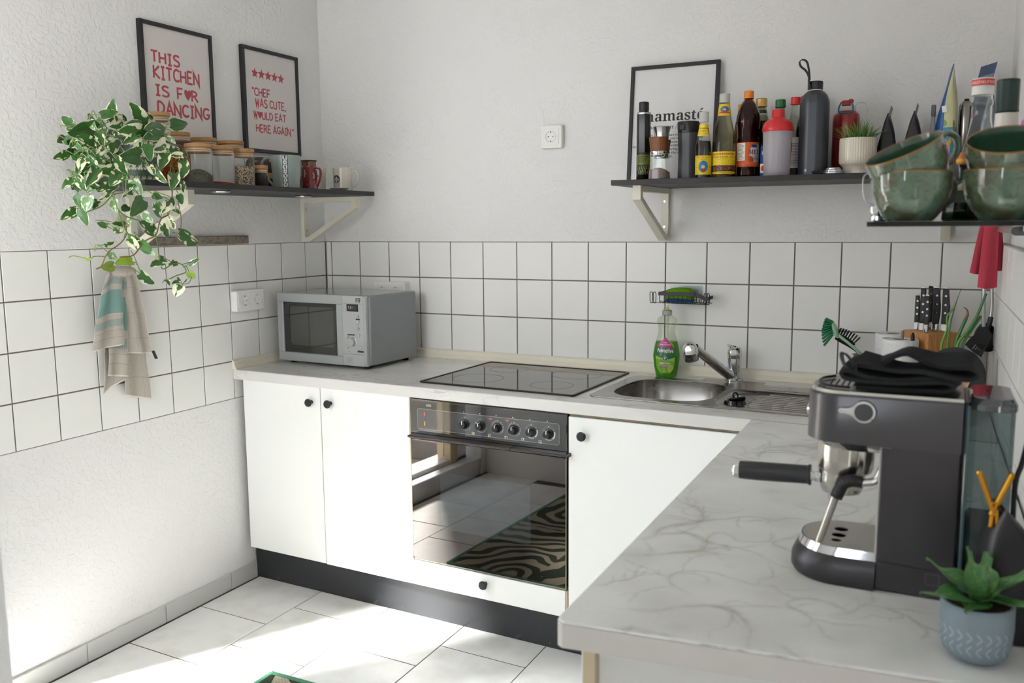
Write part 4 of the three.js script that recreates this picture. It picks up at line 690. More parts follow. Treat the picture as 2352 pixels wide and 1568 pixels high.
  const mel = label(640, 420, (x, w, h) => { rect(x, '#e2662c', 0, 0, w, h); rect(x, '#efe9df', 40, 12, 180, 300); for (let i = 0; i < 13; i++) rect(x, '#6a6a66', 50, 30 + i * 21, 120 + (i * 37) % 46, 8); txt(x, 'MELTON', 130, 358, 'bold 40px serif', '#8a1f1a'); x.fillStyle = '#cfd6d8'; x.beginPath(); x.ellipse(440, 190, 140, 160, 0, 0, 7); x.fill(); rect(x, '#27487c', 340, 40, 110, 50); txt(x, 'MEL', 400, 206, 'bold 104px serif', '#8f1f25'); txt(x, 'Plum', 470, 300, 'italic 62px serif', '#a93a3a'); x.fillStyle = '#c84f22'; x.beginPath(); x.ellipse(330, 290, 60, 46, 0.6, 0, 7); x.fill(); rect(x, '#d9581f', 0, 380, w, 40); });
  bottle('brown plastic sauce bottle with an orange cap and orange label', 1.856, 0.205, [[0.03, 0], [0.034, 0.004], [0.035, 0.012], [0.0335, 0.02], [0.035, 0.028], [0.036, 0.036], [0.036, 0.112], ...spl([[0.0355, 0.12], [0.033, 0.132], [0.0345, 0.15], [0.0372, 0.175], [0.0355, 0.2], [0.026, 0.228], [0.0145, 0.246]], 24), [0.0135, 0.262]], pet, [0.236, cola], [0.25, 0.2735, 0.0158, mat('#ee8a1f', 0.4), 1], [[0.036, 0.112, 0.036, 0.036, 0.25, 1.5, mel]]);
  bottle('bottle with a gold screw cap behind the orange capped bottle', 1.874, 0.092, [[0.024, 0], [0.026, 0.003], [0.026, 0.15], ...spl([[0.0257, 0.155], [0.024, 0.19], [0.0165, 0.22]], 10), [0.0155, 0.25]], pane('#c9cdb8'), [0.2, mat('#3a3c22', 0.2)], [0.236, 0.263, 0.0188, mat('#c9a765', 0.3, 0.7), 1], [[0.19, 0.225, 0.022, 0.0168, 0, 1.5, label(64, 64, (x, w, h) => { rect(x, '#e9e6d8', 0, 0, w, h); rect(x, '#33402c', 0, 0, w, 20); })]]);
  const blu = label(200, 400, (x, w, h) => { rect(x, '#284d8c', 0, 0, w, h); txt(x, 'PURE', 110, 120, 'bold 60px sans-serif', '#e8ecf2'); x.fillStyle = '#e9d9b0'; x.beginPath(); x.arc(80, 40, 26, 0, 7); x.fill(); rect(x, '#f2f2ee', 0, 240, w, 120); x.fillStyle = '#c23a2c'; x.beginPath(); x.arc(70, 300, 40, 0, 7); x.fill(); x.fillStyle = '#4a8f3c'; x.beginPath(); x.arc(140, 300, 40, 0, 7); x.fill(); });
  bottle('dark bottle with a blue label squeezed between the orange bottle and the shaker', 1.918, 0.2135, [[0.018, 0], [0.0195, 0.002], [0.0195, 0.105], ...spl([[0.0193, 0.11], [0.015, 0.135], [0.011, 0.15]], 10), [0.0105, 0.162]], mat('#1a1614', 0.2), null, [0.155, 0.171, 0.0115, mat('#2b2b2b', 0.4)], [[0.006, 0.1, 0.0195, 0.0195, 0, 1.4, blu]]);
  bottle('clear bottle with a white screw cap behind the blue labelled bottle', 1.927, 0.098, [[0.022, 0], [0.0235, 0.003], [0.0235, 0.15], ...spl([[0.0232, 0.155], [0.021, 0.185], [0.0165, 0.2]], 10), [0.0155, 0.222]], clearPane, [0.16, mat('#3b2c20', 0.25)], [0.21, 0.234, 0.0182, mat('#eceae4', 0.35), 1]);
  bottle('bottle with a dark green screw cap just behind the shaker lid', 1.9465, 0.1605, [[0.021, 0], [0.0225, 0.003], [0.0225, 0.15], ...spl([[0.022, 0.155], [0.018, 0.19], [0.0145, 0.215]], 10), [0.014, 0.235]], pane('#cfd8c4'), [0.18, mat('#6b6a33', 0.3)], [0.222, 0.2455, 0.0165, mat('#1f6b3a', 0.4), 1]);
  const rlab = label(256, 300, (x, w, h) => { rect(x, '#e7e4de', 0, 0, w, h); for (let i = 0; i < 15; i++) rect(x, '#8d8a84', 20, 60 + i * 15, 170 + (i * 29) % 50, 6); rect(x, '#b8322c', 0, 30, 40, 120); });
  bottle('slim clear bottle with a bright red cap right of the shaker', 1.994, 0.165, [[0.021, 0], [0.0232, 0.002], [0.0235, 0.12], ...spl([[0.0233, 0.125], [0.021, 0.16], [0.0155, 0.2], [0.0135, 0.228]], 12), [0.013, 0.24]], pane('#e4e8df'), [0.115, mat('#4c4a3a', 0.25)], [0.227, 0.2495, 0.0162, mat('#d9262b', 0.35), 1], [[0.03, 0.125, 0.0235, 0.0235, 0.3, 1.3, rlab]]);
  bottle('dark green wine-like bottle with a black cap left of the grey flask', 2.0165, 0.105, [[0.025, 0], [0.028, 0.003], [0.028, 0.16], ...spl([[0.0275, 0.165], [0.02, 0.195], [0.0145, 0.215]], 10), [0.014, 0.25]], mat('#1d2416', 0.08), null, [0.233, 0.2595, 0.0158, mat('#23241f', 0.45), 1]);
}
{ // protein shaker
  const t = thing('protein_shaker', 'translucent shaker cup with a bright red screw lid', 'shaker', [1.962, S2, 0.285]);
  const body = mat('#f1eef2', 0.35, 0, { transmission: 0.72, thickness: 0, ior: 1.4 });
  part('cup', lathe([[0, 0.001], [0.036, 0.001], [0.0385, 0.004], ...spl([[0.0388, 0.008], [0.042, 0.08], [0.0442, 0.14]], 8), [0.0435, 0.143], ...spl([[0.0428, 0.138], [0.0405, 0.08], [0.037, 0.008]], 6), [0, 0.006]], 44, 0.8), body, t);
  part('lid', lathe([[0.0455, 0.134], [0.0462, 0.136], [0.0462, 0.146], ...spl([[0.0455, 0.149], [0.041, 0.162], [0.028, 0.171], [0.0205, 0.176]], 12), [0.0192, 0.18], [0.0188, 0.197], [0.0175, 0.2], [0, 0.2]], 44, 0.6), mat('#d8262c', 0.3, 0, { clearcoat: 0.3 }), t);
  part('whisk_ball', [0, 1, 2].map((k) => T(new THREE.TorusGeometry(0.022, 0.0012, 6, 30), 0.006, 0.03, 0, 0.4 * k, 1.05 * k, 0)), K.steel, t);
  const q = canvasTex(64, 128, (x, w, h) => { rect(x, '#b92b35', 0, 0, w, h); }); const a = toCam(1.962, 0.285);
  part('print', wrap(0.0437, 0.073, 0.1, a + 1.15, a + 1.35, 0.0443), mat('#ffffff', 0.5, 0, { map: q }), t);
}
{ // grey thermos flask with strap
  const t = thing('thermos_bottle', 'tall matt grey metal drinking bottle with a black cap and strap loop', 'bottle', [2.062, S2, 0.245]);
  part('body', lathe([[0, 0], [0.04, 0], [0.0432, 0.003], [0.0435, 0.008], [0.0435, 0.2], ...spl([[0.0435, 0.203], [0.0425, 0.222], [0.036, 0.24], [0.025, 0.2515]], 16), [0.0205, 0.254]], 56, 0.7), mat('#4c4f54', 0.36, 0.55), t);
  part('neck', lathe([[0.0205, 0.252], [0.0205, 0.258]], 36), K.chrome, t);
  const c = part('cap', lathe([[0.0215, 0.257], [0.0222, 0.258], [0.0222, 0.279], [0.0208, 0.2815], [0, 0.2815]], 40, 0.5), mat('#2a2b2e', 0.5), t);
  const st = new THREE.CatmullRomCurve3([[0.0, 0.259], [-0.0055, 0.28], [-0.006, 0.295], [-0.016, 0.313], [-0.03, 0.325], [-0.0345, 0.338], [-0.026, 0.345], [-0.014, 0.339], [-0.008, 0.322], [-0.0045, 0.3], [-0.003, 0.283]].map(([a, b]) => V(a - 0.0125, b, 0)));
  part('strap', T(sheet((u, v) => { const p = st.getPointAt(v); return [p.x, p.y, (u - 0.5) * 0.017]; }, 2, 40, 0.0022), 0, 0, 0.014, 0, 0.35, 0), mat('#232427', 0.55), c);
  const a = toCam(2.062, 0.245); part('maker_mark', wrap(0.0438, 0.012, 0.02, a - 0.55, a - 0.42), mat('#c9cacb', 0.4), t);
}
{ // red flask
  const t = thing('drinking_flask', 'red metal drinking flask with a carabiner and wire loop behind the grass plant', 'bottle', [2.142, S2, 0.125]);
  part('body', lathe([[0, 0], [0.0375, 0], [0.0402, 0.004], [0.0405, 0.165], ...spl([[0.0404, 0.17], [0.0375, 0.19], [0.028, 0.2]], 10), [0.026, 0.202]], 44, 0.7), mat('#8f1d22', 0.3, 0.3, { clearcoat: 0.4 }), t);
  part('collar', lathe([[0.026, 0.2], [0.0275, 0.203], [0.0275, 0.213], [0.0255, 0.2155], [0, 0.2155]], 36, 0.5), mat('#dcdcd8', 0.35), t);
  part('flip_cap', [bx(0.026, 0.018, 0.02, -0.002, 0.226, 0, 0.003), bx(0.014, 0.012, 0.022, 0.012, 0.232, 0, 0.003)], mat('#b3242a', 0.4), t);
  part('carabiner', tube([[-0.014, 0.226, 0.03], [-0.02, 0.212, 0.032], [-0.0195, 0.198, 0.034], [-0.008, 0.192, 0.036], [0.0, 0.194, 0.036], [0.009, 0.192, 0.036], [0.0205, 0.198, 0.034], [0.021, 0.212, 0.032], [0.016, 0.226, 0.03]], 0.0024, 50, 8), mat('#2e6f86', 0.35, 0.4), t);
  part('wire_loop', tube([[0.022, 0.21, 0.02], [0.036, 0.224, 0.02], [0.056, 0.219, 0.02], [0.062, 0.196, 0.02], [0.055, 0.182, 0.02]], 0.0011, 30, 6), K.steel, t);
}
{ // small artificial grass in a ribbed pot
  const t = thing('potted_grass', 'small grass plant in a cream ribbed ceramic pot', 'plant', [2.192, S2, 0.265]);
  const R = (v) => v < 0.24 ? 0.041 + 0.012 * sstep(v, 0.2, 0.24) * 1 + 0.0 : 0.0535, H = 0.105;
  const pts = [[0, 0.0005], [0.038, 0.0005], [0.0408, 0.003], [0.041, 0.02], [0.0432, 0.024], ...spl([[0.0465, 0.027], [0.0515, 0.034], [0.0525, 0.045], [0.0525, 0.1]], 12), [0.0515, H], [0.0485, H], [0.0475, H - 0.004], [0.0475, 0.09], [0, 0.088]];
  const seg = 180, g = new THREE.LatheGeometry(pts.map(([r, y]) => V2(Math.max(r, 1e-5), y)), seg), p = g.attributes.position;
  for (let i = 0; i < p.count; i++) { const x = p.getX(i), y = p.getY(i), z = p.getZ(i), r = Math.hypot(x, z), a = Math.atan2(z, x); if (r > 0.05 && y > 0.03 && y < 0.1005) { const k = 1 - 0.028 * (0.5 + 0.5 * Math.cos(a * 44)) ** 3; p.setX(i, x * k); p.setZ(i, z * k); } }
  part('pot', toCreasedNormals(g, 0.7), mat('#d8cfbd', 0.3, 0, { clearcoat: 0.4, clearcoatRoughness: 0.15 }), t);
  const bl = [], cl = []; for (let i = 0; i < 170; i++) {
    const a = rnd(0, 2 * PI), r0 = 0.036 * Math.sqrt(rnd()), L = rnd(0.05, 0.1) * (1 - 0.2 * r0 / 0.036), out = rnd(0.1, 1) * (0.02 + r0 * 1.6), w = rnd(0.0016, 0.0028), b0 = [r0 * Math.cos(a), 0.088, r0 * Math.sin(a)], da = rnd(-0.5, 0.5), ux = Math.cos(a + da), uz = Math.sin(a + da);
    const lw = rnd(0, PI), px = Math.cos(lw), pz = Math.sin(lw), lift = L * (1 - 0.25 * (out / 0.08));
    const gq = surf((u, v) => { const e = (1 - v) ** 0.7 * w * (u - 0.5) * 2; return [b0[0] + ux * out * v ** 1.7 + px * e, b0[1] + lift * v - 0.3 * out * v ** 3, b0[2] + uz * out * v ** 1.7 + pz * e]; }, 1, 6);
    const n = gq.attributes.position.count, c = new Float32Array(n * 3), k = rnd(); for (let j = 0; j < n; j++) { const v = gq.attributes.uv.getY(j), q = mix([0.05, 0.14, 0.03], k < 0.55 ? [0.22, 0.4, 0.06] : [0.12, 0.26, 0.05], v); c.set(q, j * 3); } cl.push(c); bl.push(gq);
  }
  const gm = mergeGeometries(bl); const cc = new Float32Array(cl.reduce((s, c) => s + c.length, 0)); let at = 0; for (const c of cl) { cc.set(c, at); at += c.length; } gm.setAttribute('color', new THREE.BufferAttribute(cc, 3));
  const gr = part('grass', gm, mat('#ffffff', 0.6, 0, { vertexColors: true, side: THREE.DoubleSide }), t); gr.userData.kind = 'stuff';
}
{ // steel lid with a clip
  const t = thing('bottle_stopper', 'flat round steel stopper with a black lever lying before the ribbed pot', 'stopper', [2.131, S2, 0.318]);
  part('disc', lathe([[0, 0], [0.026, 0], [0.0285, 0.002], [0.0285, 0.006], [0.0265, 0.0075], [0.0265, 0.0115], [0.025, 0.013], [0.021, 0.0135], [0.021, 0.0175], [0.0185, 0.019], [0, 0.019]], 40, 0.5), K.steel, t);
  part('lever', [T(bx(0.032, 0.009, 0.012, 0, 0, 0, 0.002), -0.043, 0.0075, 0.006, 0, 0.3, 0.05), T(bx(0.016, 0.012, 0.018, 0, 0, 0, 0.003), -0.03, 0.008, 0.003, 0, 0.2, 0)], K.black, t);
}
// stand-up pouch seen on its narrow side: gusseted, pinched to a crest at the top
function pouch(label_, x, z, w, d, h, m, lean = 0, tipM = null, y = S2, turn = 0, name = 'pouch', top = 0.2, group) {
  const t = thing(name, label_, 'bag', [x, y, z], turn, group);
  const half = (v) => v < top ? w / 2 * (0.86 + 0.14 * Math.sin(v / top * PI / 2)) : w / 2 * Math.cos((v - top) / (1 - top) * PI / 2) ** 0.9;
  const f = surf((u, v) => { const a = u * 2 * PI, H = Math.max(half(v), 0.0012), D = d / 2, c = Math.cos(a), s = Math.sin(a), n = 0.5, cr = 1 - 0.10 * Math.max(0, Math.cos(2 * a)) * (1 - v); return [H * Math.sign(c) * Math.abs(c) ** n * cr + lean * v ** 2 * w + 0.0016 * Math.sin(9 * v + 3 * a), h * v, D * Math.sign(s) * Math.abs(s) ** n * (1 - 0.06 * (1 - v))]; }, 32, 24);
  part('bag', [f, T(new THREE.PlaneGeometry(w * 0.8, d * 0.9), 0, 0.0006, 0, -PI / 2)], m, t);
  if (tipM) part('sealed_top', T(bx(0.0022, h * 0.16, d * 0.99, 0, 0, 0, 0.0005), lean * w + 0.0045, h * 1.035, 0, 0, 0, -0.22), tipM, t);
  return t;
}
const blackBag = mat('#1b1b1d', 0.42), greyTip = mat('#6e6f6e', 0.35, 0.4);
{
  const b = pouch('left matt black coffee pouch with a pointed sealed top, beside the grass plant', 2.265, 0.16, 0.062, 0.07, 0.182, blackBag, 0.02, greyTip, S2, 0, 'coffee_pouch', 0.25, 'black coffee pouches on the back shelf');
  const c = pouch('right matt black coffee pouch with a pointed sealed top', 2.337, 0.16, 0.062, 0.07, 0.184, blackBag, 0.02, greyTip, S2, 0, 'coffee_pouch', 0.25, 'black coffee pouches on the back shelf');
  part('fold', bx(0.02, 0.05, 0.004, 0.035, 0.052, 0.02, 0.001), blackBag, b);
}
{
  const pouchTex = canvasTex(128, 256, (x, w, h) => { rect(x, '#c9c79a', 0, 0, w, h); rect(x, '#3c87a8', 0, 150, w, 106); for (let i = 0; i < 26; i++) { x.fillStyle = ['#7aa05a', '#d6a23c', '#d9d3a8', '#93672e'][i % 4]; x.beginPath(); x.ellipse((i * 47) % w, 140 + (i * 29) % 110, 16, 9, i, 0, 7); x.fill(); } });
  const t = thing('snack_bag', 'blue and silver snack bag standing upright between black pouches and steel shaker', 'bag', [2.424, S2, 0.22]);
  const sec = (s0, s1) => surf((u, v) => { const w = 0.034 * Math.cos(v * PI / 2) ** 0.85 + 0.001, a = s0 + (s1 - s0) * u, c = Math.cos(a), s = Math.sin(a); return [w * Math.sign(c) * Math.abs(c) ** 0.6 + 0.012 * v * v + 0.0018 * Math.sin(11 * v + 2 * a), 0.3 * v, (0.055 - 0.01 * v) * Math.sign(s) * Math.abs(s) ** 0.6]; }, 18, 26);
  part('blue_side', sec(-1.6 - 1.55, -1.32 - 0.0), mat('#1d4d8f', 0.3, 0.1), t);
  part('blue_front', sec(1.75, PI + 0.05), mat('#1d4d8f', 0.3, 0.1), t);
  part('printed_front', sec(1.75, 0.35), mat('#ffffff', 0.3, 0.1, { map: pouchTex }), t);
  part('silver_edge', sec(-1.35, 0.36), mat('#8d8f95', 0.3, 0.6), t);
  part('price_tag', T(bx(0.012, 0.018, 0.0006), -0.006, 0.175, 0.0545, 0, 0, 0.15), mat('#f1f1ee', 0.5), t);
  pouch('second blue snack bag whose crumpled tip shows above the white capped bottle', 2.517, 0.2, 0.05, 0.08, 0.27, mat('#8f959c', 0.35, 0.5), 0.02, mat('#39507a', 0.35, 0.3), S2, 0.5, 'snack_bag', 0.25);
  const s = thing('steel_shaker', 'narrow polished steel shaker with a domed top beside the blue bag', 'shaker', [2.4745, S2, 0.155]);
  part('body', lathe([[0, 0], [0.0185, 0], [0.0195, 0.002], [0.0195, 0.18], ...spl([[0.0195, 0.183], [0.0175, 0.199], [0.009, 0.207]], 10), [0, 0.208]], 36, 0.8), mat('#8f8a84', 0.18, 1), s);
  part('finial', T(cyl(0.0062, 0.007, 0.006), 0, 0.2105, 0), mat('#45413d', 0.3, 0.9), s);
  const c = thing('clip_bag', 'clear food bag closed with a small grey clip, left of the blue bag', 'bag', [2.3875, S2, 0.125]);
  part('bag', surf((u, v) => { const a = u * 2 * PI, w = 0.016 * (1 - 0.75 * v) + 0.001; return [w * Math.cos(a) * (1 + 0.1 * Math.sin(5 * a)), 0.175 * v, 0.03 * (1 - 0.5 * v) * Math.sin(a)]; }, 24, 10), mat('#e8eaea', 0.15, 0, { transmission: 0.7, thickness: 0 }), c);
  part('clip', bx(0.0125, 0.034, 0.02, 0.0, 0.188, 0, 0.002), mat('#77777a', 0.45), c);
}

// ---------- on the long worktop ----------
{ // microwave
  const t = thing('microwave', 'silver grey microwave oven with a dark mirrored door standing in the corner', 'microwave', [0.285, W, 0.24], -0.055), w = 0.458, h = 0.271, y0 = 0.012, zf = 0.155;
  const body = mat('#8d9193', 0.38, 0.25), silver = mat('#b1b5b6', 0.34, 0.35);
  part('case', bx(w - 0.006, h - 0.004, 0.3, 0, y0 + h / 2, -0.012, 0.005), body, t);
  part('top_sheet', bx(w - 0.03, 0.001, 0.27, 0, y0 + h - 0.0018, -0.012), mat('#9b9ea0', 0.16, 0.5), t);
  for (const [x, z] of [[-0.19, 0.11], [0.19, 0.11], [-0.19, -0.13], [0.19, -0.13]]) part('foot', lathe([[0, 0], [0.012, 0], [0.0135, 0.013], [0, 0.013]], 16), K.black, t).position.set(x, 0, z);
  const X0 = (c) => -w / 2 + (c - 190) / 1250 * w, Y0 = (f) => y0 + h * (1 - f);
  const d = part('door', [bx(0.3365, 0.036, 0.018, X0(650), Y0(0) - 0.018, zf - 0.009, 0.002), bx(0.3365, 0.034, 0.018, X0(650), y0 + 0.017, zf - 0.009, 0.002), bx(0.03, h - 0.07, 0.018, X0(232), y0 + h / 2 - 0.001, zf - 0.009, 0.002), bx(0.0315, h - 0.07, 0.018, X0(1066), y0 + h / 2 - 0.001, zf - 0.009, 0.002)], silver, t);
  part('window', bx(0.277, h - 0.068, 0.004, X0(651), y0 + h / 2 - 0.001, zf - 0.009), mat('#2f302d', 0.05, 0, { ior: 2.0 }), d);
  part('inner_frame', T(extr((() => { const s = roundRect(0.272, h - 0.075, 0.004); s.holes.push(roundRect(0.232, h - 0.115, 0.014, 0.008, 0.006, THREE.Path)); return s; })(), 0.001), X0(651), y0 + h / 2, zf - 0.0065), mat('#1b1c1b', 0.12, 0, { ior: 1.7 }), d);
  const pr = canvasTex(400, 880, (x, W_, H_) => {
    x.fillStyle = '#b9bdbe'; x.fillRect(0, 0, W_, H_); const u = (c) => (c - 1112) / 268 * W_, v = (q) => (q - 322) / 918 * H_; x.fillStyle = '#17181a'; x.textAlign = 'center';
    x.font = 'bold 78px sans-serif'; x.fillText('FiF', u(1325), v(407)); x.save(); x.lineWidth = 5; x.strokeStyle = '#17181a'; x.beginPath(); x.moveTo(u(1318), v(368)); x.quadraticCurveTo(u(1312), v(356), u(1330), v(346)); x.moveTo(u(1328), v(366)); x.quadraticCurveTo(u(1326), v(358), u(1338), v(352)); x.stroke(); x.restore();
    x.fillStyle = '#707376'; x.fillRect(0, v(421), W_, 3); x.fillRect(0, v(1084), W_, 5);
    const pill = (a, b, c, e) => { x.fillStyle = '#34363a'; x.beginPath(); x.ellipse(u(a) + 8, v(b), 8, e, 0, 0, 7); x.ellipse(u(c) - 8, v(b), 8, e, 0, 0, 7); x.fill(); x.fillRect(u(a) + 6, v(b) - e, u(c) - u(a) - 12, e * 2); };
    pill(1287, 624, 1343, 9); pill(1172, 831, 1272, 8); pill(1298, 1046, 1386, 12); x.save(); x.translate(u(1182), v(860)); x.rotate(-0.9); x.fillStyle = '#34363a'; x.fillRect(-22, -4, 44, 8); x.restore();
    x.font = '15px sans-serif'; x.fillStyle = '#5b5e62'; for (const [a, b, s] of [[1318, 702, 'auto menu'], [1320, 782, 'grill'], [1175, 1022, 'Stop'], [1192, 1062, 'Defrost'], [1162, 888, 'min'], [1163, 918, 't'], [1208, 848, '30']]) x.fillText(s, u(a), v(b));
    for (let i = 0; i < 6; i++) for (let j = 0; j < 6; j++) { x.fillStyle = '#5d6062'; x.beginPath(); x.arc(u(1163 + i * 12), v(1133 + j * 14), 3.4, 0, 7); x.fill(); }
  });
  const p = part('control_panel', [bx(0.112, h - 0.002, 0.02, X0(1263), y0 + h / 2, zf - 0.009, 0.003)], silver, t), pw = 268 / 1250 * w, ph = h * 0.985;
  part('panel_print', T(new THREE.PlaneGeometry(pw, ph), X0(1246), y0 + h / 2, zf + 0.0012), mat('#ffffff', 0.34, 0.3, { map: pr }), p);
  const disp = canvasTex(256, 144, (x) => { rect(x, '#1e1f26', 0, 0, 256, 144); x.shadowBlur = 0; txt(x, '13:', 92, 98, 'bold 84px monospace', '#8d8a72'); txt(x, '37', 190, 98, 'bold 84px monospace', '#3c3d42'); });
  const yp = (q) => y0 + h / 2 + ph / 2 - (q - 322) / 918 * ph;
  part('display', [bx(0.055, 0.0275, 0.002, X0(1247), yp(476), zf + 0.0015, 0.0006)], mat('#20212a', 0.15), p); part('digits', T(new THREE.PlaneGeometry(0.05, 0.024), X0(1247), yp(476), zf + 0.0027), mat('#ffffff', 0.2, 0, { map: disp, emissive: '#ffffff', emissiveMap: disp, emissiveIntensity: 0.12 }), p);
  for (const [c, q, r] of [[1314, 587, 0.0062], [1316, 662, 0.0062], [1318, 747, 0.0062], [1320, 835, 0.0075], [1172, 987, 0.0062], [1340, 995, 0.0075]]) { const b = part('button', T(lathe([[r + 0.001, 0], [r + 0.001, 0.0006], [r, 0.0008]], 20), 0, 0, 0, PI / 2), K.greyPlastic, t); b.position.set(X0(c), yp(q), zf + 0.001); part('button_face', T(lathe([[r * 0.8, 0], [r * 0.8, 0.002], [r * 0.5, 0.0028], [0, 0.003]], 20), 0, 0, 0, PI / 2), mat('#c6c9ca', 0.25, 0.6), b); }
  const k = part('dial', T(lathe([[0.0195, 0], [0.0195, 0.002], [0.0172, 0.003], [0.0168, 0.016], [0.0155, 0.0178], [0, 0.018]], 36, 0.5), 0, 0, 0, PI / 2), mat('#b9bcbd', 0.28, 0.6), t); k.position.set(X0(1240), yp(925), zf + 0.001);
}
{ // washing-up liquid: flattened bottle
  const t = thing('dish_soap_bottle', 'green washing up liquid bottle with a pink and green label behind the sink', 'bottle', [1.565, W + 0.001, 0.086], 0.2);
  const wp = [[0, 0.036], [0.006, 0.0375], [0.03, 0.043], [0.077, 0.0485], [0.12, 0.041], [0.15, 0.0315], [0.166, 0.0292], [0.18, 0.031], [0.197, 0.0355], [0.211, 0.0325], [0.22, 0.02], [0.225, 0.013]];
  const half = (y) => { for (let i = 0; i + 1 < wp.length; i++) if (y <= wp[i + 1][0]) { const [a, p] = wp[i], [b, q] = wp[i + 1], k = (y - a) / (b - a), p0 = wp[Math.max(0, i - 1)][1], p3 = wp[Math.min(wp.length - 1, i + 2)][1]; return p + (q - p) * k + 0.12 * k * (1 - k) * ((p - p0) * (1 - k) - (p3 - q) * k); } return 0.013; };
  const dep = (y) => y < 0.2 ? 0.62 : 0.62 + 0.38 * sstep(y, 0.2, 0.225);
  const bod = (y0, y1, s, n) => [surf((u, v) => { const y = y0 + (y1 - y0) * v, a = -u * 2 * PI; return [half(y) * s * Math.cos(a), y, half(y) * s * dep(y) * Math.sin(a)]; }, 48, n), T(new THREE.CircleGeometry(1, 48), 0, 0, 0, PI / 2).scale(half(y0) * s, 1, half(y0) * s * 0.62).translate(0, y0, 0)];
  part('bottle', bod(0, 0.225, 1, 60), pane('#edf0e8'), t);
  part('liquid', [...bod(0.002, 0.129, 0.965, 40), T(new THREE.CircleGeometry(1, 48), 0, 0, 0, -PI / 2).scale(half(0.129) * 0.965, 1, half(0.129) * 0.6).translate(0, 0.129, 0)], mat('#5cc51a', 0.08, 0, { transmission: 0.55, thickness: 0, ior: 1.33 }), t);
  part('dip_tube', rod([0.004, 0.008, 0], [0.003, 0.222, 0], 0.0016), mat('#cfd3cc', 0.4), t);
  part('cap', lathe([[0.0135, 0.221], [0.0172, 0.2235], [0.0172, 0.237], [0.0145, 0.2395], [0.008, 0.2405], [0, 0.2405]], 32, 0.5), mat('#aeb8ac', 0.35, 0, { transmission: 0.2 }), t);
  part('nozzle', [lathe([[0.0065, 0.2405], [0.0055, 0.248], [0.0025, 0.25], [0, 0.25]], 20)], mat('#c4d24a', 0.4), t);
  part('nozzle_cover', lathe([[0.0135, 0.2405], [0.0135, 0.246], [0.009, 0.2545], [0.004, 0.256], [0, 0.256]], 24), mat('#ffffff', 0.05, 0, { transmission: 1, thickness: 0, ior: 1.3 }), t);
  const lab = canvasTex(512, 900, (x, w, h) => {
    rect(x, '#84b43a', 0, 0, w, h); const g = x.createLinearGradient(0, 380, 0, 900); x.fillStyle = '#7fb238'; x.fillRect(0, 0, w, h);
    x.fillStyle = '#a9cc5c'; x.beginPath(); x.moveTo(0, 480); x.lineTo(300, 545); x.lineTo(0, 560); x.fill(); x.beginPath(); x.moveTo(w, 510); x.lineTo(220, 560); x.lineTo(w, 620); x.fill();
    x.fillStyle = '#2a6b3c'; x.beginPath(); x.moveTo(0, 225); x.lineTo(w, 268); x.lineTo(w, 500); x.lineTo(300, 560); x.lineTo(0, 465); x.fill();
    x.fillStyle = '#b92f83'; x.beginPath(); x.moveTo(256, 0); x.lineTo(w, 290); x.lineTo(0, 235); x.lineTo(0, 200); x.fill();
    x.save(); x.translate(256, 160); x.rotate(0.03); txt(x, '750ml', 0, 0, 'bold 42px sans-serif', '#f6e6f0'); txt(x, 'FAMILIENGRÖSSE', 0, 46, 'bold 38px sans-serif', '#f6e6f0'); x.restore();
    x.save(); x.translate(256, 385); x.rotate(0.035); x.scale(0.9, 1.25); txt(x, 'Palmolive', 0, 0, 'bold 104px sans-serif', '#f4f6f2'); x.restore();
    x.fillStyle = '#2f6fae'; x.beginPath(); x.arc(256, 540, 58, 0, 7); x.fill(); x.lineWidth = 7; x.strokeStyle = '#e8f0dc'; x.stroke(); rect(x, '#e9eef2', 240, 500, 30, 42); x.fillStyle = '#d9784a'; x.beginPath(); x.ellipse(250, 568, 26, 18, 0.4, 0, 7); x.fill();
    txt(x, 'KRAFTVOLL', 262, 668, 'bold 52px sans-serif', '#eef4e2'); txt(x, 'GEGEN FETT & EINGEBRANNTES', 262, 706, 'bold 26px sans-serif', '#e2ecd0'); rect(x, '#b92f83', 130, 722, 280, 36); txt(x, 'LIMETTEN DUFT', 270, 750, 'bold 28px sans-serif', '#f6e6f0'); txt(x, 'vegan', 240, 796, '26px sans-serif', '#e2ecd0'); x.strokeStyle = '#e2ecd0'; x.lineWidth = 4; x.strokeRect(222, 820, 36, 40);
    x.fillStyle = '#c9d977'; x.beginPath(); x.arc(410, 790, 78, 0, 7); x.fill(); x.fillStyle = '#a8c248'; for (let i = 0; i < 8; i++) { x.beginPath(); x.moveTo(410, 790); x.arc(410, 790, 66, i * PI / 4 + 0.08, i * PI / 4 + 0.7); x.fill(); }
  });
  const lw = (v) => v > 0.76 ? 1 - sstep(v, 0.74, 1.02) * 0.98 : v < 0.2 ? 0.55 + 0.45 * Math.sin(v / 0.2 * PI / 2) : 1;
  const lg = surf((u, v) => { const y = 0.016 + 0.13 * v, k = (u - 0.5) * 2 * lw(v) * 0.78, a = -PI / 2 + k - 0.06; return [half(y) * 1.006 * Math.cos(a), y, -half(y) * 1.006 * dep(y) * Math.sin(a)]; }, 24, 44); { const uv = lg.attributes.uv; for (let i = 0; i < uv.count; i++) uv.setX(i, 0.5 + (uv.getX(i) - 0.5) * lw(uv.getY(i))); }
  part('front_label', lg, mat('#ffffff', 0.3, 0, { map: lab }), t);
}
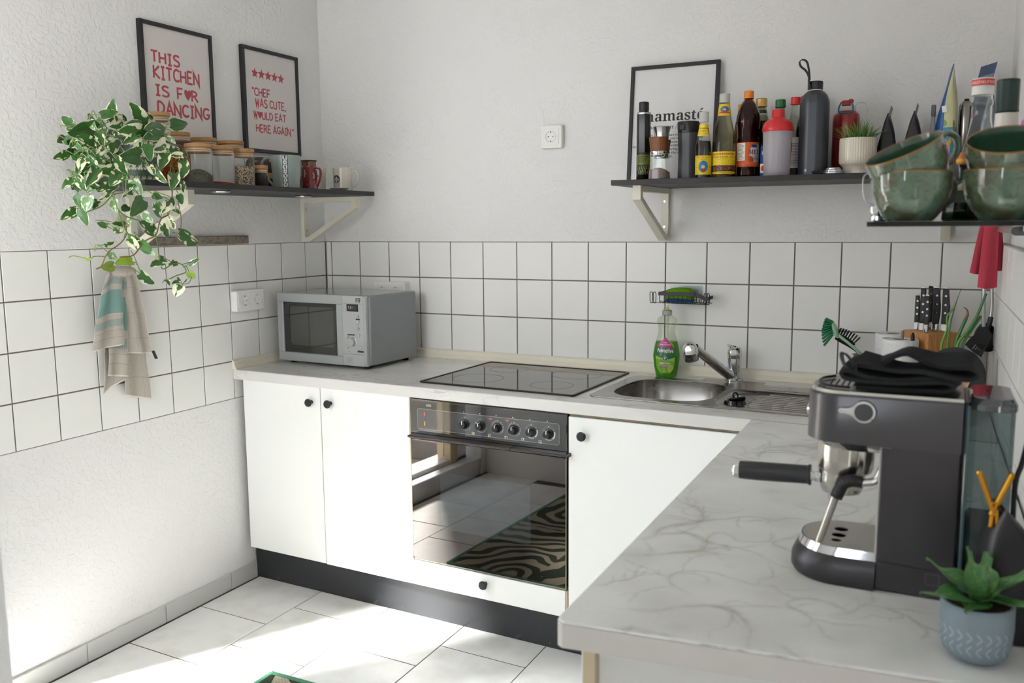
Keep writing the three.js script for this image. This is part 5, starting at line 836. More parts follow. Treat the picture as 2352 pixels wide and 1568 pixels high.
{ // wire soap basket with sponge
  const t = thing('soap_basket', 'black wire soap basket stuck on the tiles above the sink', 'basket', [1.612, 1.12, 0]);
  const wire = K.black, ws = (p) => tube(p, 0.0013, 24, 6, false, 0.2);
  part('rim', [bx(0.132, 0.013, 0.0022, -0.008, 0.036, 0.104, 0.0006), T(bx(0.05, 0.013, 0.0022, 0, 0, 0, 0.0006), 0.076, 0.029, 0.104, 0, 0.0, -0.42), bx(0.0022, 0.012, 0.1, -0.074, 0.035, 0.054, 0.0006), bx(0.0022, 0.012, 0.1, 0.094, 0.02, 0.054, 0.0006)], mat('#222224', 0.45), t);
  for (let k = 0; k < 10; k++) { const x = -0.07 + k * 0.0165; part('wire', ws([[x, 0.036, 0.103], [x + 0.001, 0.012, 0.107], [x + 0.004, 0.003, 0.1], [x + 0.004, 0.002, 0.02], [x + 0.003, 0.01, 0.006]]), wire, t); }
  for (const [x, s] of [[-0.085, -1], [-0.097, -1], [0.087, 1], [0.098, 1]]) part('end_loop', tube([[x, 0.006, 0.1], [x + 0.001, 0.036, 0.103], [x + 0.004 * s, 0.041, 0.103], [x + 0.0085 * s, 0.035, 0.103], [x + 0.008 * s, 0.006, 0.1], [x + 0.004 * s, 0.001, 0.099]], 0.0013, 34, 6, true, 0.4), wire, t);
  part('bottom_wire', [ws([[-0.1, 0.003, 0.098], [0.105, 0.002, 0.098]]), ws([[-0.09, 0.003, 0.04], [0.1, 0.002, 0.04]])], wire, t);
  part('adhesive_plate', bx(0.117, 0.044, 0.0012, -0.002, 0.038, 0.0012, 0.0004), mat('#eef2f4', 0.08, 0, { transmission: 0.8, thickness: 0, ior: 1.4 }), t, 'clear adhesive plate');
  part('hook', [tube([[-0.026, 0.03, 0.003], [-0.026, 0.046, 0.004], [-0.006, 0.046, 0.004], [-0.006, 0.03, 0.003]], 0.001, 30, 6), tube([[0.024, 0.03, 0.003], [0.024, 0.046, 0.004], [0.044, 0.046, 0.004], [0.044, 0.03, 0.003]], 0.001, 30, 6)], K.steel, t);
  const sp = thing('sponge', 'bright green cleaning sponge with a blue scouring side lying in the wire basket', 'sponge', [1.602, 1.1235, 0.056]);
  const f = (x0, x1, y0, y1) => surf((u, v) => { const a = u * 2 * PI, c = Math.cos(a), s = Math.sin(a), k = Math.sin(Math.min(1, v * 6) * PI / 2) * Math.sin(Math.min(1, (1 - v) * 6) * PI / 2), wv = 1 - 0.07 * Math.cos(2 * a); return [(x0 + x1) / 2 + (x1 - x0) / 2 * Math.sign(c) * Math.abs(c) ** 0.45 * wv * (0.9 + 0.1 * k) + 0.0, y0 + (y1 - y0) * v + 0.010 * Math.cos(c * 1.5) * v - 0.004, 0.034 * Math.sign(s) * Math.abs(s) ** 0.45 * (0.9 + 0.1 * k)]; }, 40, 14);
  const capTop = (y) => surf((u, v) => { const a = u * 2 * PI, c = Math.cos(a) * v, s = Math.sin(a) * v, c0 = Math.cos(a), s0 = Math.sin(a); return [-0.0 + 0.045 * Math.sign(c0) * Math.abs(c0) ** 0.45 * v, y + 0.01 * Math.cos(c * 1.5) - 0.004 + 0.001 * (1 - v), -0.0306 * Math.sign(s0) * Math.abs(s0) ** 0.45 * v]; }, 40, 6);
  part('foam', [f(-0.05, 0.05, 0.012, 0.044), capTop(0.0435)], mat('#8cc81e', 0.9, 0, { bumpMap: X.fine, bumpScale: 0.002 }), sp);
  part('scouring_pad', [f(-0.0495, 0.0495, 0.005, 0.0135)], mat('#2c5f9e', 0.95, 0, { bumpMap: X.fine, bumpScale: 0.002 }), sp);
}
{ // utensil crock with two brushes
  const cx = 2.236, cz = 0.152;
  const g = new THREE.LatheGeometry([[0, 0.002], [0.041, 0.001], [0.044, 0.004], [0.045, 0.02], [0.045, 0.112], [0.0465, 0.115], [0.0475, 0.122], [0.0465, 0.127], [0.044, 0.127], [0.0425, 0.122], [0.0415, 0.01], [0, 0.008]].map(([a, b]) => V2(Math.max(a, 1e-5), b)), 144), p = g.attributes.position;
  for (let i = 0; i < p.count; i++) { const r = Math.hypot(p.getX(i), p.getZ(i)), a = Math.atan2(p.getZ(i), p.getX(i)); if (r > 0.0448 && r < 0.0452) { const k = 1 - 0.02 * Math.max(0, Math.cos(a * 24)) ** 4; p.setX(i, p.getX(i) * k); p.setZ(i, p.getZ(i) * k); } }
  solo('brush_crock', toCreasedNormals(g, 0.7), mat('#dcd7c6', 0.3, 0, { clearcoat: 0.4 }), 'cream ribbed crock holding two dish brushes beside the kitchen roll', 'pot', [cx, W + 0.0005, cz]);
  const b = thing('dish_brush', 'pale green dish brush with dark green bristles standing in the crock', 'brush', [2.228, 0.97, 0.15]);
  part('handle', taper([[0.022, -0.085, 0], [-0.012, 0.012, 0.001], [-0.05, 0.049, 0.001], [-0.082, 0.073, 0]], (u) => 0.0052 - 0.0008 * Math.sin(u * PI), 24, 10), mat('#9cc7a4', 0.4), b);
  part('head', T(new THREE.SphereGeometry(1, 20, 14).scale(0.0085, 0.029, 0.016), -0.092, 0.09, 0, 0, 0, 0.35), mat('#9cc7a4', 0.4), b);
  const br = []; for (let i = 0; i < 9; i++) for (let j = 0; j < 5; j++) { const q = (i - 4) / 4, s = (j - 2) / 2, o = V(-0.096 - 0.004 * Math.cos(q), 0.09 + q * 0.021 + 0.003, s * 0.009), d = V(-0.03 + 0.006 * q * q, q * 0.021 - 0.012, s * 0.009); br.push(rod(o.toArray(), o.clone().add(d).toArray(), 0.0024, 0.0036, 6)); }
  const bg = part('bristles', br, mat('#1f7d52', 0.6), b); bg.userData.kind = 'stuff';
  const k = thing('dish_brush', 'black dish brush with rounded bristle head behind the green one', 'brush', [2.236, 0.965, 0.128]);
  part('handle', taper([[0.012, -0.08, 0], [-0.016, 0.008, 0], [-0.05, 0.04, 0], [-0.098, 0.07, 0]], (u) => 0.0055 + 0.004 * sstep(u, 0.6, 0.9), 24, 10), K.black, k);
  part('head', T(new THREE.SphereGeometry(1, 20, 14).scale(0.034, 0.0085, 0.02), -0.07, 0.062, 0, 0, 0, -0.5), K.black, k);
  const bk = []; for (let i = 0; i < 8; i++) for (let j = 0; j < 5; j++) { const q = (i - 3.5) / 3.5, s = (j - 2) / 2, o = V(-0.067 + q * 0.028 * 0.88, 0.066 - q * 0.028 * 0.48, s * 0.013), d = V(0.011 + 0.004 * q, 0.022 - 0.005 * q * q, s * 0.003); bk.push(rod(o.toArray(), o.clone().add(d).toArray(), 0.0021, 0.003, 6)); }
  const bb2 = part('bristles', bk, mat('#0f0f10', 0.6), k); bb2.userData.kind = 'stuff';
}
{ // kitchen rolls
  const dots = dataTex(256, (u, v) => { const r = Math.hypot(u - 0.5, v - 0.5), k = Math.floor(r * 14), a = Math.atan2(v - 0.5, u - 0.5), n = Math.max(6, k * 6), s = Math.cos(a * n) * Math.cos(r * 28 * PI); return 0.5 + 0.5 * Math.max(0, s); }, 0.12);
  const paper = mat('#f6f6f4', 0.95, 0, { bumpMap: dots, bumpScale: 0.0015 });
  const roll = (lab, x, z, r, h, nm) => {
    const t = thing('kitchen_roll', lab, 'paper roll', [x, W + 0.0005, z], 0, 'kitchen rolls'), pr = [[r, 0.001], [r, h - 0.002], [r - 0.002, h], [0.022, h], [0.0215, h - 0.002], [0.0215, 0.001]], g = lathe(pr, 56, 0.6), p = g.attributes.position, uv = g.attributes.uv;
    for (let i = 0; i < p.count; i++) uv.setXY(i, Math.atan2(p.getZ(i), p.getX(i)) * r, p.getY(i));
    part('paper', g, paper, t); part('core', lathe([[0.0212, 0.001], [0.0212, h - 0.001], [0.0195, h - 0.001], [0.0195, 0.001]], 32, 0.5), mat('#a8937a', 0.9), t); return t;
  };
  roll('white kitchen roll with embossed dots on a grey peg, in front', 2.331, 0.215, 0.053, 0.19);
  roll('second white kitchen roll, half hidden behind and left of the pegged one', 2.303, 0.075, 0.0525, 0.19);
  const p = thing('roll_holder', 'grey metal peg of the kitchen roll holder standing in the front roll', 'holder', [2.331, W + 0.0005, 0.215]); part('base', lathe([[0, 0], [0.019, 0], [0.019, 0.003], [0, 0.003]], 24), K.greyPlastic, p); part('peg', [rod([0.006, 0.003, 0], [0.006, 0.212, 0], 0.0042), T(new THREE.SphereGeometry(0.0042, 10, 6), 0.006, 0.212, 0)], K.greyPlastic, p);
}
{ // knife block with six knives
  const c = [2.411, 0.1425], ang = -0.85, bw = 0.112, bh = 0.2095;
  const t = thing('knife_block', 'light beech wood knife block standing near the right corner', 'knife block', [c[0], W + 0.0005, c[1]], ang);
  part('block', bx(bw, bh, 0.11, 0, bh / 2, 0, 0.0025), mat('#ffffff', 0.45, 0, { map: X.beech }), t);
  const slots = []; const kn = [[2.372, 0.128, 0.113, 0.0155, 'leftmost short handled knife in the block'], [2.388, 0.146, 0.137, 0.019, 'long handled knife second from the left in the block'], [2.401, 0.184, 0.116, 0.0165, 'short handled knife at the front of the block'], [2.408, 0.098, 0.138, 0.0185, 'knife at the back of the block, mostly hidden'], [2.425, 0.146, 0.138, 0.0225, 'broad handled chef knife in the middle of the block'], [2.45, 0.154, 0.137, 0.0225, 'rightmost knife in the block beside the onion leaves']];
  const yT = W + 0.0005 + bh;
  kn.forEach(([x, z, h, d, lab], i) => {
    const k = thing('kitchen_knife', lab, 'knife', [x, yT + 0.0003, z], ang + 0.62, 'knives with black riveted handles in the block');
    const hw = 0.0065, sh = (w, y0, y1, b) => new THREE.Shape(spl([[-w * 0.5, y0], [-w * 0.47, y0 + (y1 - y0) * 0.25], [-w * 0.46, y0 + (y1 - y0) * 0.7], [-w * 0.48, y1]], 10).map(([a, q]) => 0) && [V2(-w * 0.42, y0), V2(w * 0.36, y0), V2(w * 0.5, y0 + (y1 - y0) * 0.3), V2(w * 0.52, y0 + (y1 - y0) * 0.5), V2(w * 0.36, y0 + (y1 - y0) * 0.82), V2(w * 0.28, y1), V2(-w * 0.42, y1)]);
    part('handle', T(extr(sh(d, 0.024, h - 0.006), hw * 2, 0.0022), 0, 0, -hw), mat('#161617', 0.35), k);
    part('bolster', T(extr(poly([[-d * 0.42, 0], [d * 0.3, 0], [d * 0.36, 0.0245], [-d * 0.42, 0.0245]]), hw * 1.9, 0.002), 0, 0, -hw * 0.95), K.chrome, k);
    part('end_cap', T(extr(poly([[-d * 0.42, h - 0.0062], [d * 0.29, h - 0.0062], [d * 0.26, h - 0.001], [-d * 0.36, h]]), hw * 2, 0.0018), 0, 0, -hw), K.chrome, k);
    const rv = []; for (const f of [0.32, 0.55, 0.8]) for (const s of [-1, 1]) rv.push(T(lathe([[0.0032, 0], [0.0032, 0.0006], [0, 0.0009]], 14), 0.001, 0.024 + (h - 0.03) * f, s * hw * 1.0, s * PI / 2)); for (const r of rv) part('rivet', r, K.chrome, k);
  });
  const s = thing('sharpening_steel', 'black flat handle leaning at the left front side of the knife block', 'handle', [2.3665, W + 0.0005, 0.243], -0.3); part('handle', T(extr(new THREE.Shape(spl([[-0.0045, 0], [-0.0048, 0.17], [-0.003, 0.206], [0, 0.2145], [0.003, 0.206], [0.005, 0.17], [0.0048, 0]], 40).map(([a, b], i, q) => V2(0, b)).map((v, i) => { const P = [[-0.0045, 0], [-0.0048, 0.17], [-0.003, 0.206], [0, 0.2145], [0.003, 0.206], [0.005, 0.17], [0.0048, 0]]; return i < 7 ? V2(...P[i]) : null; }).filter(Boolean)), 0.016, 0.001), 0, 0, -0.008), K.black, s);
}
{ // round black disc with beige centre, spring onions, glass
  const d = thing('round_black_disc', 'round black disc with a beige wooden centre standing before the onion leaves', 'black_disc', [2.4815, W + 0.0005, 0.47]);  // disc of unknown use
  const yc = 0.1305;
  part('disc', T(lathe([[0.0425, 0.004], [0.07, 0.0035], [0.0735, 0.002], [0.0742, 0], [0.0735, -0.002], [0.07, -0.0035], [0, -0.0035]], 64, 0.6), 0, yc, 0, PI / 2 - 0.06, 0, 0), mat('#262627', 0.5, 0, { bumpMap: X.fine, bumpScale: 0.0002 }), d);
  part('centre', T(lathe([[0.0425, 0.003], [0.0418, 0.006], [0.04, 0.0068], [0.038, 0.005], [0, 0.0055]], 48, 0.5), -0.004, yc - 0.012, 0, PI / 2 - 0.06, 0, 0), mat('#cfae86', 0.6), d);
  part('stand', [bx(0.08, 0.006, 0.05, 0, 0.003, -0.012, 0.002), bx(0.03, 0.12, 0.006, 0, 0.065, -0.012, 0.001)], K.black, d);  // unseen support, added to hold the disc up off the worktop
  const gl = solo('drinking_glass', lathe([[0, 0.004], [0.03, 0.004], [0.032, 0], [0.033, 0.006], [0.036, 0.12], [0.035, 0.1215], [0.034, 0.12], [0.031, 0.01], [0, 0.008]], 40, 0.8), clearPane, 'clear glass holding the spring onions, hidden behind the round black disc', 'glass', [2.478, W + 0.0005, 0.33]);
  const green = (a, b) => { const c = document.createElement('canvas'); return canvasTex(16, 128, (x, w, h) => { const g = x.createLinearGradient(0, h, 0, 0); g.addColorStop(0, a); g.addColorStop(1, b); x.fillStyle = g; x.fillRect(0, 0, w, h); }); };
  const stalk = (lab, pts, r0, r1, c0, c1, extra) => { const t = thing('spring_onion', lab, 'spring onion', [2.478, W, 0.33], 0, 'spring onion leaves'), P = pts.map(([a, b, z = 0]) => [a - 2.478, b - W, z]), g = taper(P, (u) => r0 + (r1 - r0) * u ** 1.3, 30, 10), uv = g.attributes.uv; for (let i = 0; i < uv.count; i++) uv.setXY(i, 0.5, uv.getX(i)); part('leaf', g, mat('#ffffff', 0.45, 0, { map: green(c0, c1) }), t); if (extra) extra(t, P); return t; };
  stalk('short bent spring onion leaf at the left, kinked to the right', [[2.46, 0.92], [2.445, 1.045], [2.457, 1.097], [2.4555, 1.134], [2.461, 1.141], [2.4725, 1.156]], 0.0046, 0.0024, '#8fb552', '#5d9a2c');
  stalk('tall thin spring onion leaf rising to a sharp point', [[2.472, 0.92, 0.004], [2.461, 1.056, 0.004], [2.466, 1.121, 0.004], [2.473, 1.157, 0.004], [2.4865, 1.213, 0.004]], 0.0048, 0.0006, '#7fae48', '#2f6b34');
  stalk('spring onion leaf with a dry brown curled tip', [[2.478, 0.92, -0.004], [2.482, 1.057, -0.004], [2.4905, 1.089, -0.004], [2.5035, 1.128, -0.004]], 0.0042, 0.0048, '#86ad55', '#3d7a40', (t) => part('dry_tip', taper([[0.0255, 0.271, -0.004], [0.029, 0.281, -0.004], [0.026, 0.296, -0.004], [0.018, 0.302, -0.004], [0.0215, 0.3, 0]].map((p) => p), (u) => 0.0036 * (1 - u) + 0.0006, 20, 8), mat('#8b6448', 0.8), t));
  stalk('longest thick spring onion leaf leaning right towards the red cloth', [[2.482, 0.92, 0.003], [2.488, 1.058, 0.003], [2.51, 1.094, 0.003], [2.53, 1.135, 0.002], [2.5495, 1.2, 0]], 0.0048, 0.0036, '#8db851', '#37713f');
  stalk('rightmost spring onion leaf ending in a cut tip', [[2.49, 0.92, -0.006], [2.501, 1.056, -0.006], [2.52, 1.095, -0.006], [2.5405, 1.136, -0.006]], 0.0042, 0.0038, '#7fae50', '#4c8a48');
}
{ // rail on the right wall with ladle, slotted turner and red cloth
  const RA = RWA, t = thing('utensil_rail', 'steel utensil rail with a rounded grey end plate on the right wall', 'rail', [2.553, 1.379, 0.06], RA);
  part('bar', [bx(0.004, 0.016, 0.99, 0.004, 0, 0.495, 0.001)], K.steel, t);
  part('end_plate', T(extr(roundRect(0.05, 0.018, 0.0088), 0.004, 0.0008), 0.012, 0.0, 0.988), mat('#7d7f80', 0.4, 0.5), t);
  for (const z of [0.06, 0.55, 0.95]) part('stand_off', rod([0.006, 0, z], [0.035, 0, z], 0.005), K.steel, t);
  const sh = new THREE.Shape([[2.5405, 1.108], [2.5555, 1.108], [2.5735, 1.078], [2.56, 1.04], [2.549, 1.013], [2.527, 1.028], [2.505, 1.048], [2.516, 1.064], [2.527, 1.077]].map(([x, y]) => V2(x - 2.548, y - 1.108)));
  for (let k = 0; k < 4; k++) { const x = -0.024 + k * 0.0075, y = -0.0585 - k * 0.001; sh.holes.push(new THREE.Path([[x + 0.0, y - 0.013], [x + 0.0025, y - 0.014], [x + 0.0125, y + 0.003], [x + 0.01, y + 0.004]].map(([a, b]) => V2(a, b)))); }
  const s = thing('slotted_turner', 'black slotted kitchen turner with a steel handle hanging on the rail', 'turner', [2.548, 1.108, 0.28], 0.12);
  part('blade', T(extr(sh, 0.0035, 0.0008), 0, 0, -0.002), mat('#232324', 0.5), s);
  part('handle', [taper([[0.002, -0.006, 0], [-0.001, 0.05, 0.002], [-0.004, 0.14, 0.002], [0.002, 0.25, 0.0]], (u) => 0.0055, 24, 12), tube([[0.002, 0.245, 0], [0.004, 0.268, 0], [0.007, 0.282, 0.0], [0.012, 0.28, 0], [0.013, 0.266, 0]], 0.0016, 20, 6)], K.steel, s);
  part('hanger_band', lathe([[0.0068, 0.1], [0.0068, 0.106], [0.006, 0.107]], 20), mat('#d9d6cf', 0.5), s);
  const l = thing('soup_ladle', 'black soup ladle with a steel handle hanging behind the slotted turner', 'ladle', [2.5705, 1.112, 0.21], 0.1);
  part('bowl', T(surf((u, v) => { const a = u * 2 * PI, q = v * PI / 2; return [0.036 * Math.sin(q) * Math.cos(a), 0.042 * Math.sin(q) * Math.sin(a), -0.034 * Math.cos(q)]; }, 32, 12), -0.008, -0.048, 0.012, -0.25, 0.55, 0.2), mat('#1f1f20', 0.45), l);
  part('handle', [taper([[-0.006, -0.012, 0], [0.0, 0.03, 0], [-0.006, 0.14, 0], [-0.004, 0.25, 0]], () => 0.005, 24, 12), tube([[-0.004, 0.246, 0], [-0.006, 0.264, 0], [-0.008, 0.277, 0], [-0.013, 0.277, 0], [-0.014, 0.266, 0]], 0.0016, 20, 6)], K.steel, l);
  part('neck', taper([[-0.012, -0.03, 0.002], [-0.003, -0.004, 0.0], [-0.0005, 0.012, 0]], (u) => 0.0085 - 0.002 * u, 10, 10), mat('#1f1f20', 0.45), l);
  // hanging cloth: gathered at the top, three lobes
  const c = thing('microfibre_cloth', 'coral red microfibre cloth hanging over the utensil rail on the right wall', 'cloth', [2.553, 1.386, 0.36]);
  const red = mat('#d2485a', 0.95, 0, { bumpMap: X.terry, bumpScale: 0.0012, sheen: 0.6, sheenRoughness: 0.6, sheenColor: new THREE.Color('#e0808c') });
  const lobe = (x0, x1, b0, b1, z0, z1, yb, amp, ph) => { const g = sheet((u, v) => { const e = v ** 0.8, x = (x0 + (x1 - x0) * u) * (1 - e) + (b0 + (b1 - b0) * u) * e, y = 0.008 + (yb - 0.008) * v + (v > 0.94 ? -0.004 * Math.sin(u * PI) * (v - 0.94) / 0.06 + 0.0 : 0); return [x, y, z0 + (z1 - z0) * v + amp * (0.3 + 0.7 * v) * Math.sin(u * PI * 1.6 + ph)]; }, 18, 26, 0.0045), uv = g.attributes.uv; for (let i = 0; i < uv.count; i++) uv.setXY(i, uv.getX(i) * 0.06, uv.getY(i) * 0.16); return g; };
  part('left_fold', lobe(-0.026, 0.006, -0.046, -0.012, -0.004, -0.018, -0.128, 0.008, 0.3), red, c);
  part('front_fold', lobe(-0.018, 0.016, -0.026, 0.02, 0.012, 0.014, -0.166, 0.009, 0.2), red, c);
  part('right_fold', lobe(-0.002, 0.022, 0.008, 0.036, -0.012, -0.01, -0.118, 0.007, -0.6), red, c);
}

// ---------- on the peninsula ----------
{ // espresso machine, long side towards the camera; local x along its length, spout side at -x
  const t = thing('espresso_machine', 'dark grey and chrome espresso machine with a portafilter on the peninsula', 'coffee machine', [2.4, W + 0.0006, 1.69]);
  const body = mat('#474547', 0.3, 0.45, { clearcoat: 0.35, clearcoatRoughness: 0.15 }), dark = mat('#403e40', 0.34, 0.4), chrome = K.chrome;
  const outl = (x0, x1, w, r, n = 10) => { const P = []; for (let i = 0; i <= n; i++) { const a = PI / 2 + i / n * PI / 2; P.push([x0 + r + r * Math.cos(a), -(w - r) * -1 + r * Math.sin(a) - 0 * r]); } const q = P.map(([x, z]) => [x, z]).concat(P.slice().reverse().map(([x, z]) => [x, -z])); return [...q, [x1, -w], [x1, w]]; };
  // loft of plan outlines
  const loft = (secs) => { const n = secs[0][1].length, g = surf((u, v) => { const s = Math.round(v * (secs.length - 1)), [y, o] = secs[s], p = o[Math.round(u * n) % n]; return [p[0], y, p[1]]; }, n, secs.length - 1); return toCreasedNormals(g, 0.5); };
  const ol = (x0, w, r, x1 = 0.083) => outl(x0, x1, w, r);
  const lid = (y, o) => { const g = new THREE.ShapeGeometry(new THREE.Shape(o.map(([x, z]) => V2(x, -z)))); return T(g, 0, y, 0, -PI / 2); };
  part('base', [bx(0.106, 0.043, 0.146, 0.031, 0.0225, 0, 0.002)], dark, t);
  part('column', bx(0.104, 0.182, 0.145, 0.031, 0.134, 0, 0.002), dark, t);
  const btn = part('power_button', T(extr((() => { const s = roundRect(0.019, 0.017, 0.002); s.holes.push(roundRect(0.0165, 0.0145, 0.002, 0, 0, THREE.Path)); return s; })(), 0.0008), 0.0555, 0.0295, 0.0728), mat('#5a585a', 0.4), t);
  part('column_front', bx(0.002, 0.17, 0.135, -0.0222, 0.138, 0), chrome, t);
  part('head', [loft([[0.218, ol(-0.129, 0.0755, 0.05)], [0.2875, ol(-0.129, 0.0755, 0.05)], [0.2915, ol(-0.127, 0.0735, 0.05)]]), lid(0.218, ol(-0.129, 0.0755, 0.05))], body, t);
  const top = part('top_deck', [loft([[0.2905, ol(-0.1275, 0.074, 0.05)], [0.2955, ol(-0.1225, 0.0705, 0.047)]]), lid(0.2955, ol(-0.1225, 0.0705, 0.047))], mat('#d9d8d3', 0.24, 1), t);
  part('cup_rail', tube([[-0.07, 0.2985, 0.052], [-0.1, 0.2985, 0.045], [-0.1145, 0.2985, 0.02], [-0.1145, 0.2985, -0.02], [-0.1, 0.2985, -0.045]], 0.0022, 40, 8), mat('#2a2a2b', 0.3, 0.6), top);
  const sl = []; for (let i = 0; i < 7; i++) sl.push(bx(0.0022, 0.0006, 0.05, -0.1 + i * 0.0085, 0.2958, -0.006)); part('slots', sl, K.dark, top).userData.kind = 'stuff';
  part('front_button', T(lathe([[0.0085, 0], [0.0085, 0.003], [0.006, 0.0045], [0, 0.0045]], 24), -0.128, 0.256, 0.02, 0, 0, PI / 2), chrome, t);
  part('deck_button', T(lathe([[0.0075, 0], [0.0075, 0.0014], [0, 0.0018]], 24), -0.111, 0.2945, 0.048, 0.35, 0, 0.35), mat('#2b2d30', 0.2), top);
  part('under_band', [loft([[0.2185, ol(-0.128, 0.0745, 0.05, -0.005)], [0.2095, ol(-0.112, 0.066, 0.045, -0.014)], [0.205, ol(-0.108, 0.062, 0.045, -0.016)]]), lid(0.205, ol(-0.108, 0.062, 0.045, -0.016))], chrome, t);
  part('group_head', T(lathe([[0.04, 0.206], [0.0415, 0.204], [0.0415, 0.185], [0.04, 0.166], [0.038, 0.16], [0, 0.16]], 44, 0.5), -0.074, 0, 0.004), mat('#b9b6ae', 0.2, 1), t);
  const pf = part('portafilter', T(lathe([[0.0345, 0.1645], [0.0355, 0.163], [0.034, 0.145], [0.031, 0.13], [0.029, 0.126], [0, 0.126]], 44, 0.5), -0.079, 0, 0.004), mat('#c4c2bb', 0.12, 1), t);
  part('handle', [T(lathe([[0, 0], [0.0138, 0], [0.0146, 0.002], [0.0152, 0.03], [0.0148, 0.106], [0.0165, 0.1075], [0.0165, 0.111], [0, 0.111]], 36, 0.5), -0.236, 0.142, 0.008, 0, 0.06, -PI / 2 + 0.025)], mat('#262628', 0.42), pf);
  part('end_cap', T(lathe([[0.0144, 0.0], [0.0135, -0.007], [0.0095, -0.0115], [0, -0.0125]], 36, 0.8), -0.236, 0.142, 0.008, 0, 0.06, -PI / 2 + 0.025), chrome, pf);
  part('neck', T(lathe([[0.0085, 0], [0.007, 0.006], [0.009, 0.014], [0.0105, 0.022]], 24), -0.127, 0.1445, 0.006, 0, 0, -PI / 2), chrome, pf);
  part('spout', [T(lathe([[0.009, 0.126], [0.007, 0.117], [0.0052, 0.109], [0, 0.109]], 24), -0.0915, 0, 0.01)], chrome, pf);
  const wd = part('steam_wand', [tube([[-0.016, 0.205, 0.05], [-0.018, 0.185, 0.052], [-0.026, 0.163, 0.054], [-0.042, 0.157, 0.055], [-0.052, 0.157, 0.055]], 0.0058, 30, 12), taper([[-0.079, 0.142, 0.056], [-0.092, 0.096, 0.054], [-0.109, 0.038, 0.05]], (u) => 0.0062 - 0.0008 * u, 16, 14), T(new THREE.SphereGeometry(0.0054, 12, 8), -0.109, 0.0375, 0.05)], mat('#bdbab2', 0.2, 1), t);
  part('grip', taper([[-0.045, 0.157, 0.055], [-0.06, 0.158, 0.056], [-0.071, 0.153, 0.056], [-0.077, 0.141, 0.056], [-0.081, 0.13, 0.056]], (u) => 0.0092 + 0.0005 * Math.sin(u * 70), 40, 14), mat('#1d1d1e', 0.6), wd, 'black rubber grip');
  const kn = part('steam_knob', T(extr((() => { const s = new THREE.Shape(); s.absarc(-0.0455, 0.269, 0.0165, -2.45, 2.45); s.quadraticCurveTo(-0.063, 0.2735, -0.072, 0.2735); s.absarc(-0.0765, 0.269, 0.0045, PI / 2, 1.5 * PI); s.quadraticCurveTo(-0.063, 0.2645, -0.0582, 0.2584); return s; })(), 0.011, 0.002, 24), 0, 0, 0.0745), chrome, t);
  part('knob_face', T(lathe([[0.0128, 0], [0.0128, 0.0006], [0, 0.0008]], 36), -0.0455, 0.269, 0.0855, PI / 2), mat('#23292c', 0.08, 0, { ior: 1.9 }), kn);
  const trO = (x0, w, r) => outl(x0, -0.0215, w, r, 12);
  part('drip_tray', [loft([[0, trO(-0.146, 0.078, 0.07)], [0.006, trO(-0.15, 0.08, 0.074)], [0.024, trO(-0.1495, 0.0795, 0.073)], [0.036, trO(-0.144, 0.0745, 0.07)], [0.0425, trO(-0.1395, 0.0705, 0.066)]])], dark, t);
  const tp = new THREE.Shape(trO(-0.1345, 0.0655, 0.062).map(([x, z]) => V2(x, -z))); const circ = (x, z, rx, rz) => { const p = new THREE.Path(); p.absellipse(x, -z, rx, rz, 0, 2 * PI); return p; };
  for (const [x, z, r] of [[-0.079, -0.022, 0.0105], [-0.0795, 0.008, 0.0105], [-0.0805, 0.033, 0.0075]]) tp.holes.push(circ(x, z, r, r)); for (let i = 0; i < 4; i++) for (let j = 0; j < 2; j++) tp.holes.push(circ(-0.047, -0.026 + i * 0.014, 0.011, 0.0032));
  tp.holes.length = 7;
  const tr = part('tray_rim', [loft([[0.0425, trO(-0.1395, 0.0705, 0.066)], [0.0545, trO(-0.1355, 0.0665, 0.0625)]])], chrome, t);
  part('tray_grid', T(new THREE.ExtrudeGeometry(tp, { depth: 0.0015, bevelEnabled: false, curveSegments: 20 }), 0, 0.0535, 0, -PI / 2), mat('#d2d0c9', 0.38, 1), tr);
  part('tray_well', bx(0.1, 0.003, 0.1, -0.075, 0.035, 0), K.dark, tr);
  const smoke = mat('#b4c2c2', 0.04, 0, { transmission: 0.95, thickness: 0, ior: 1.45 });
  const tk = part('water_tank', [loft([[0.03, outl(0.0, 0.0, 0.0001, 0.00005).map(() => [0, 0])], [0.03, outl(0, 0, 1, 1).map(() => [0, 0])]])].slice(0, 0).concat([loft([0.034, 0.283].map((y) => [y, roundRect(0.058, 0.136, 0.02, 0.119, 0).getPoints(8).slice(0, -1).map((p) => [p.x, p.y])]))]), smoke, t);
  part('water', bx(0.053, 0.07, 0.13, 0.119, 0.07, 0, 0.008), mat('#8fa3a5', 0.05, 0, { transmission: 0.9, thickness: 0, ior: 1.33 }), tk);
  part('tank_base', bx(0.062, 0.033, 0.138, 0.118, 0.0168, 0, 0.003), K.black, t);
  part('tank_back', bx(0.006, 0.29, 0.13, 0.087, 0.146, 0, 0.001), mat('#20282a', 0.15), t);
  part('edge_strip', bx(0.0045, 0.285, 0.006, 0.0895, 0.145, 0.0705, 0.001), mat('#54686b', 0.1, 0.1), t);
  const tl = part('tank_lid', [loft([[0.281, roundRect(0.061, 0.14, 0.022, 0.1195, 0).getPoints(8).slice(0, -1).map((p) => [p.x, p.y])], [0.289, roundRect(0.061, 0.14, 0.022, 0.1195, 0).getPoints(8).slice(0, -1).map((p) => [p.x, p.y])], [0.297, roundRect(0.05, 0.122, 0.018, 0.1195, 0).getPoints(8).slice(0, -1).map((p) => [p.x, p.y])]]), T(new THREE.ShapeGeometry(roundRect(0.05, 0.122, 0.018, 0.1195, 0)), 0, 0.297, 0, -PI / 2)], mat('#3a4446', 0.03, 0, { ior: 2.0 }), t);
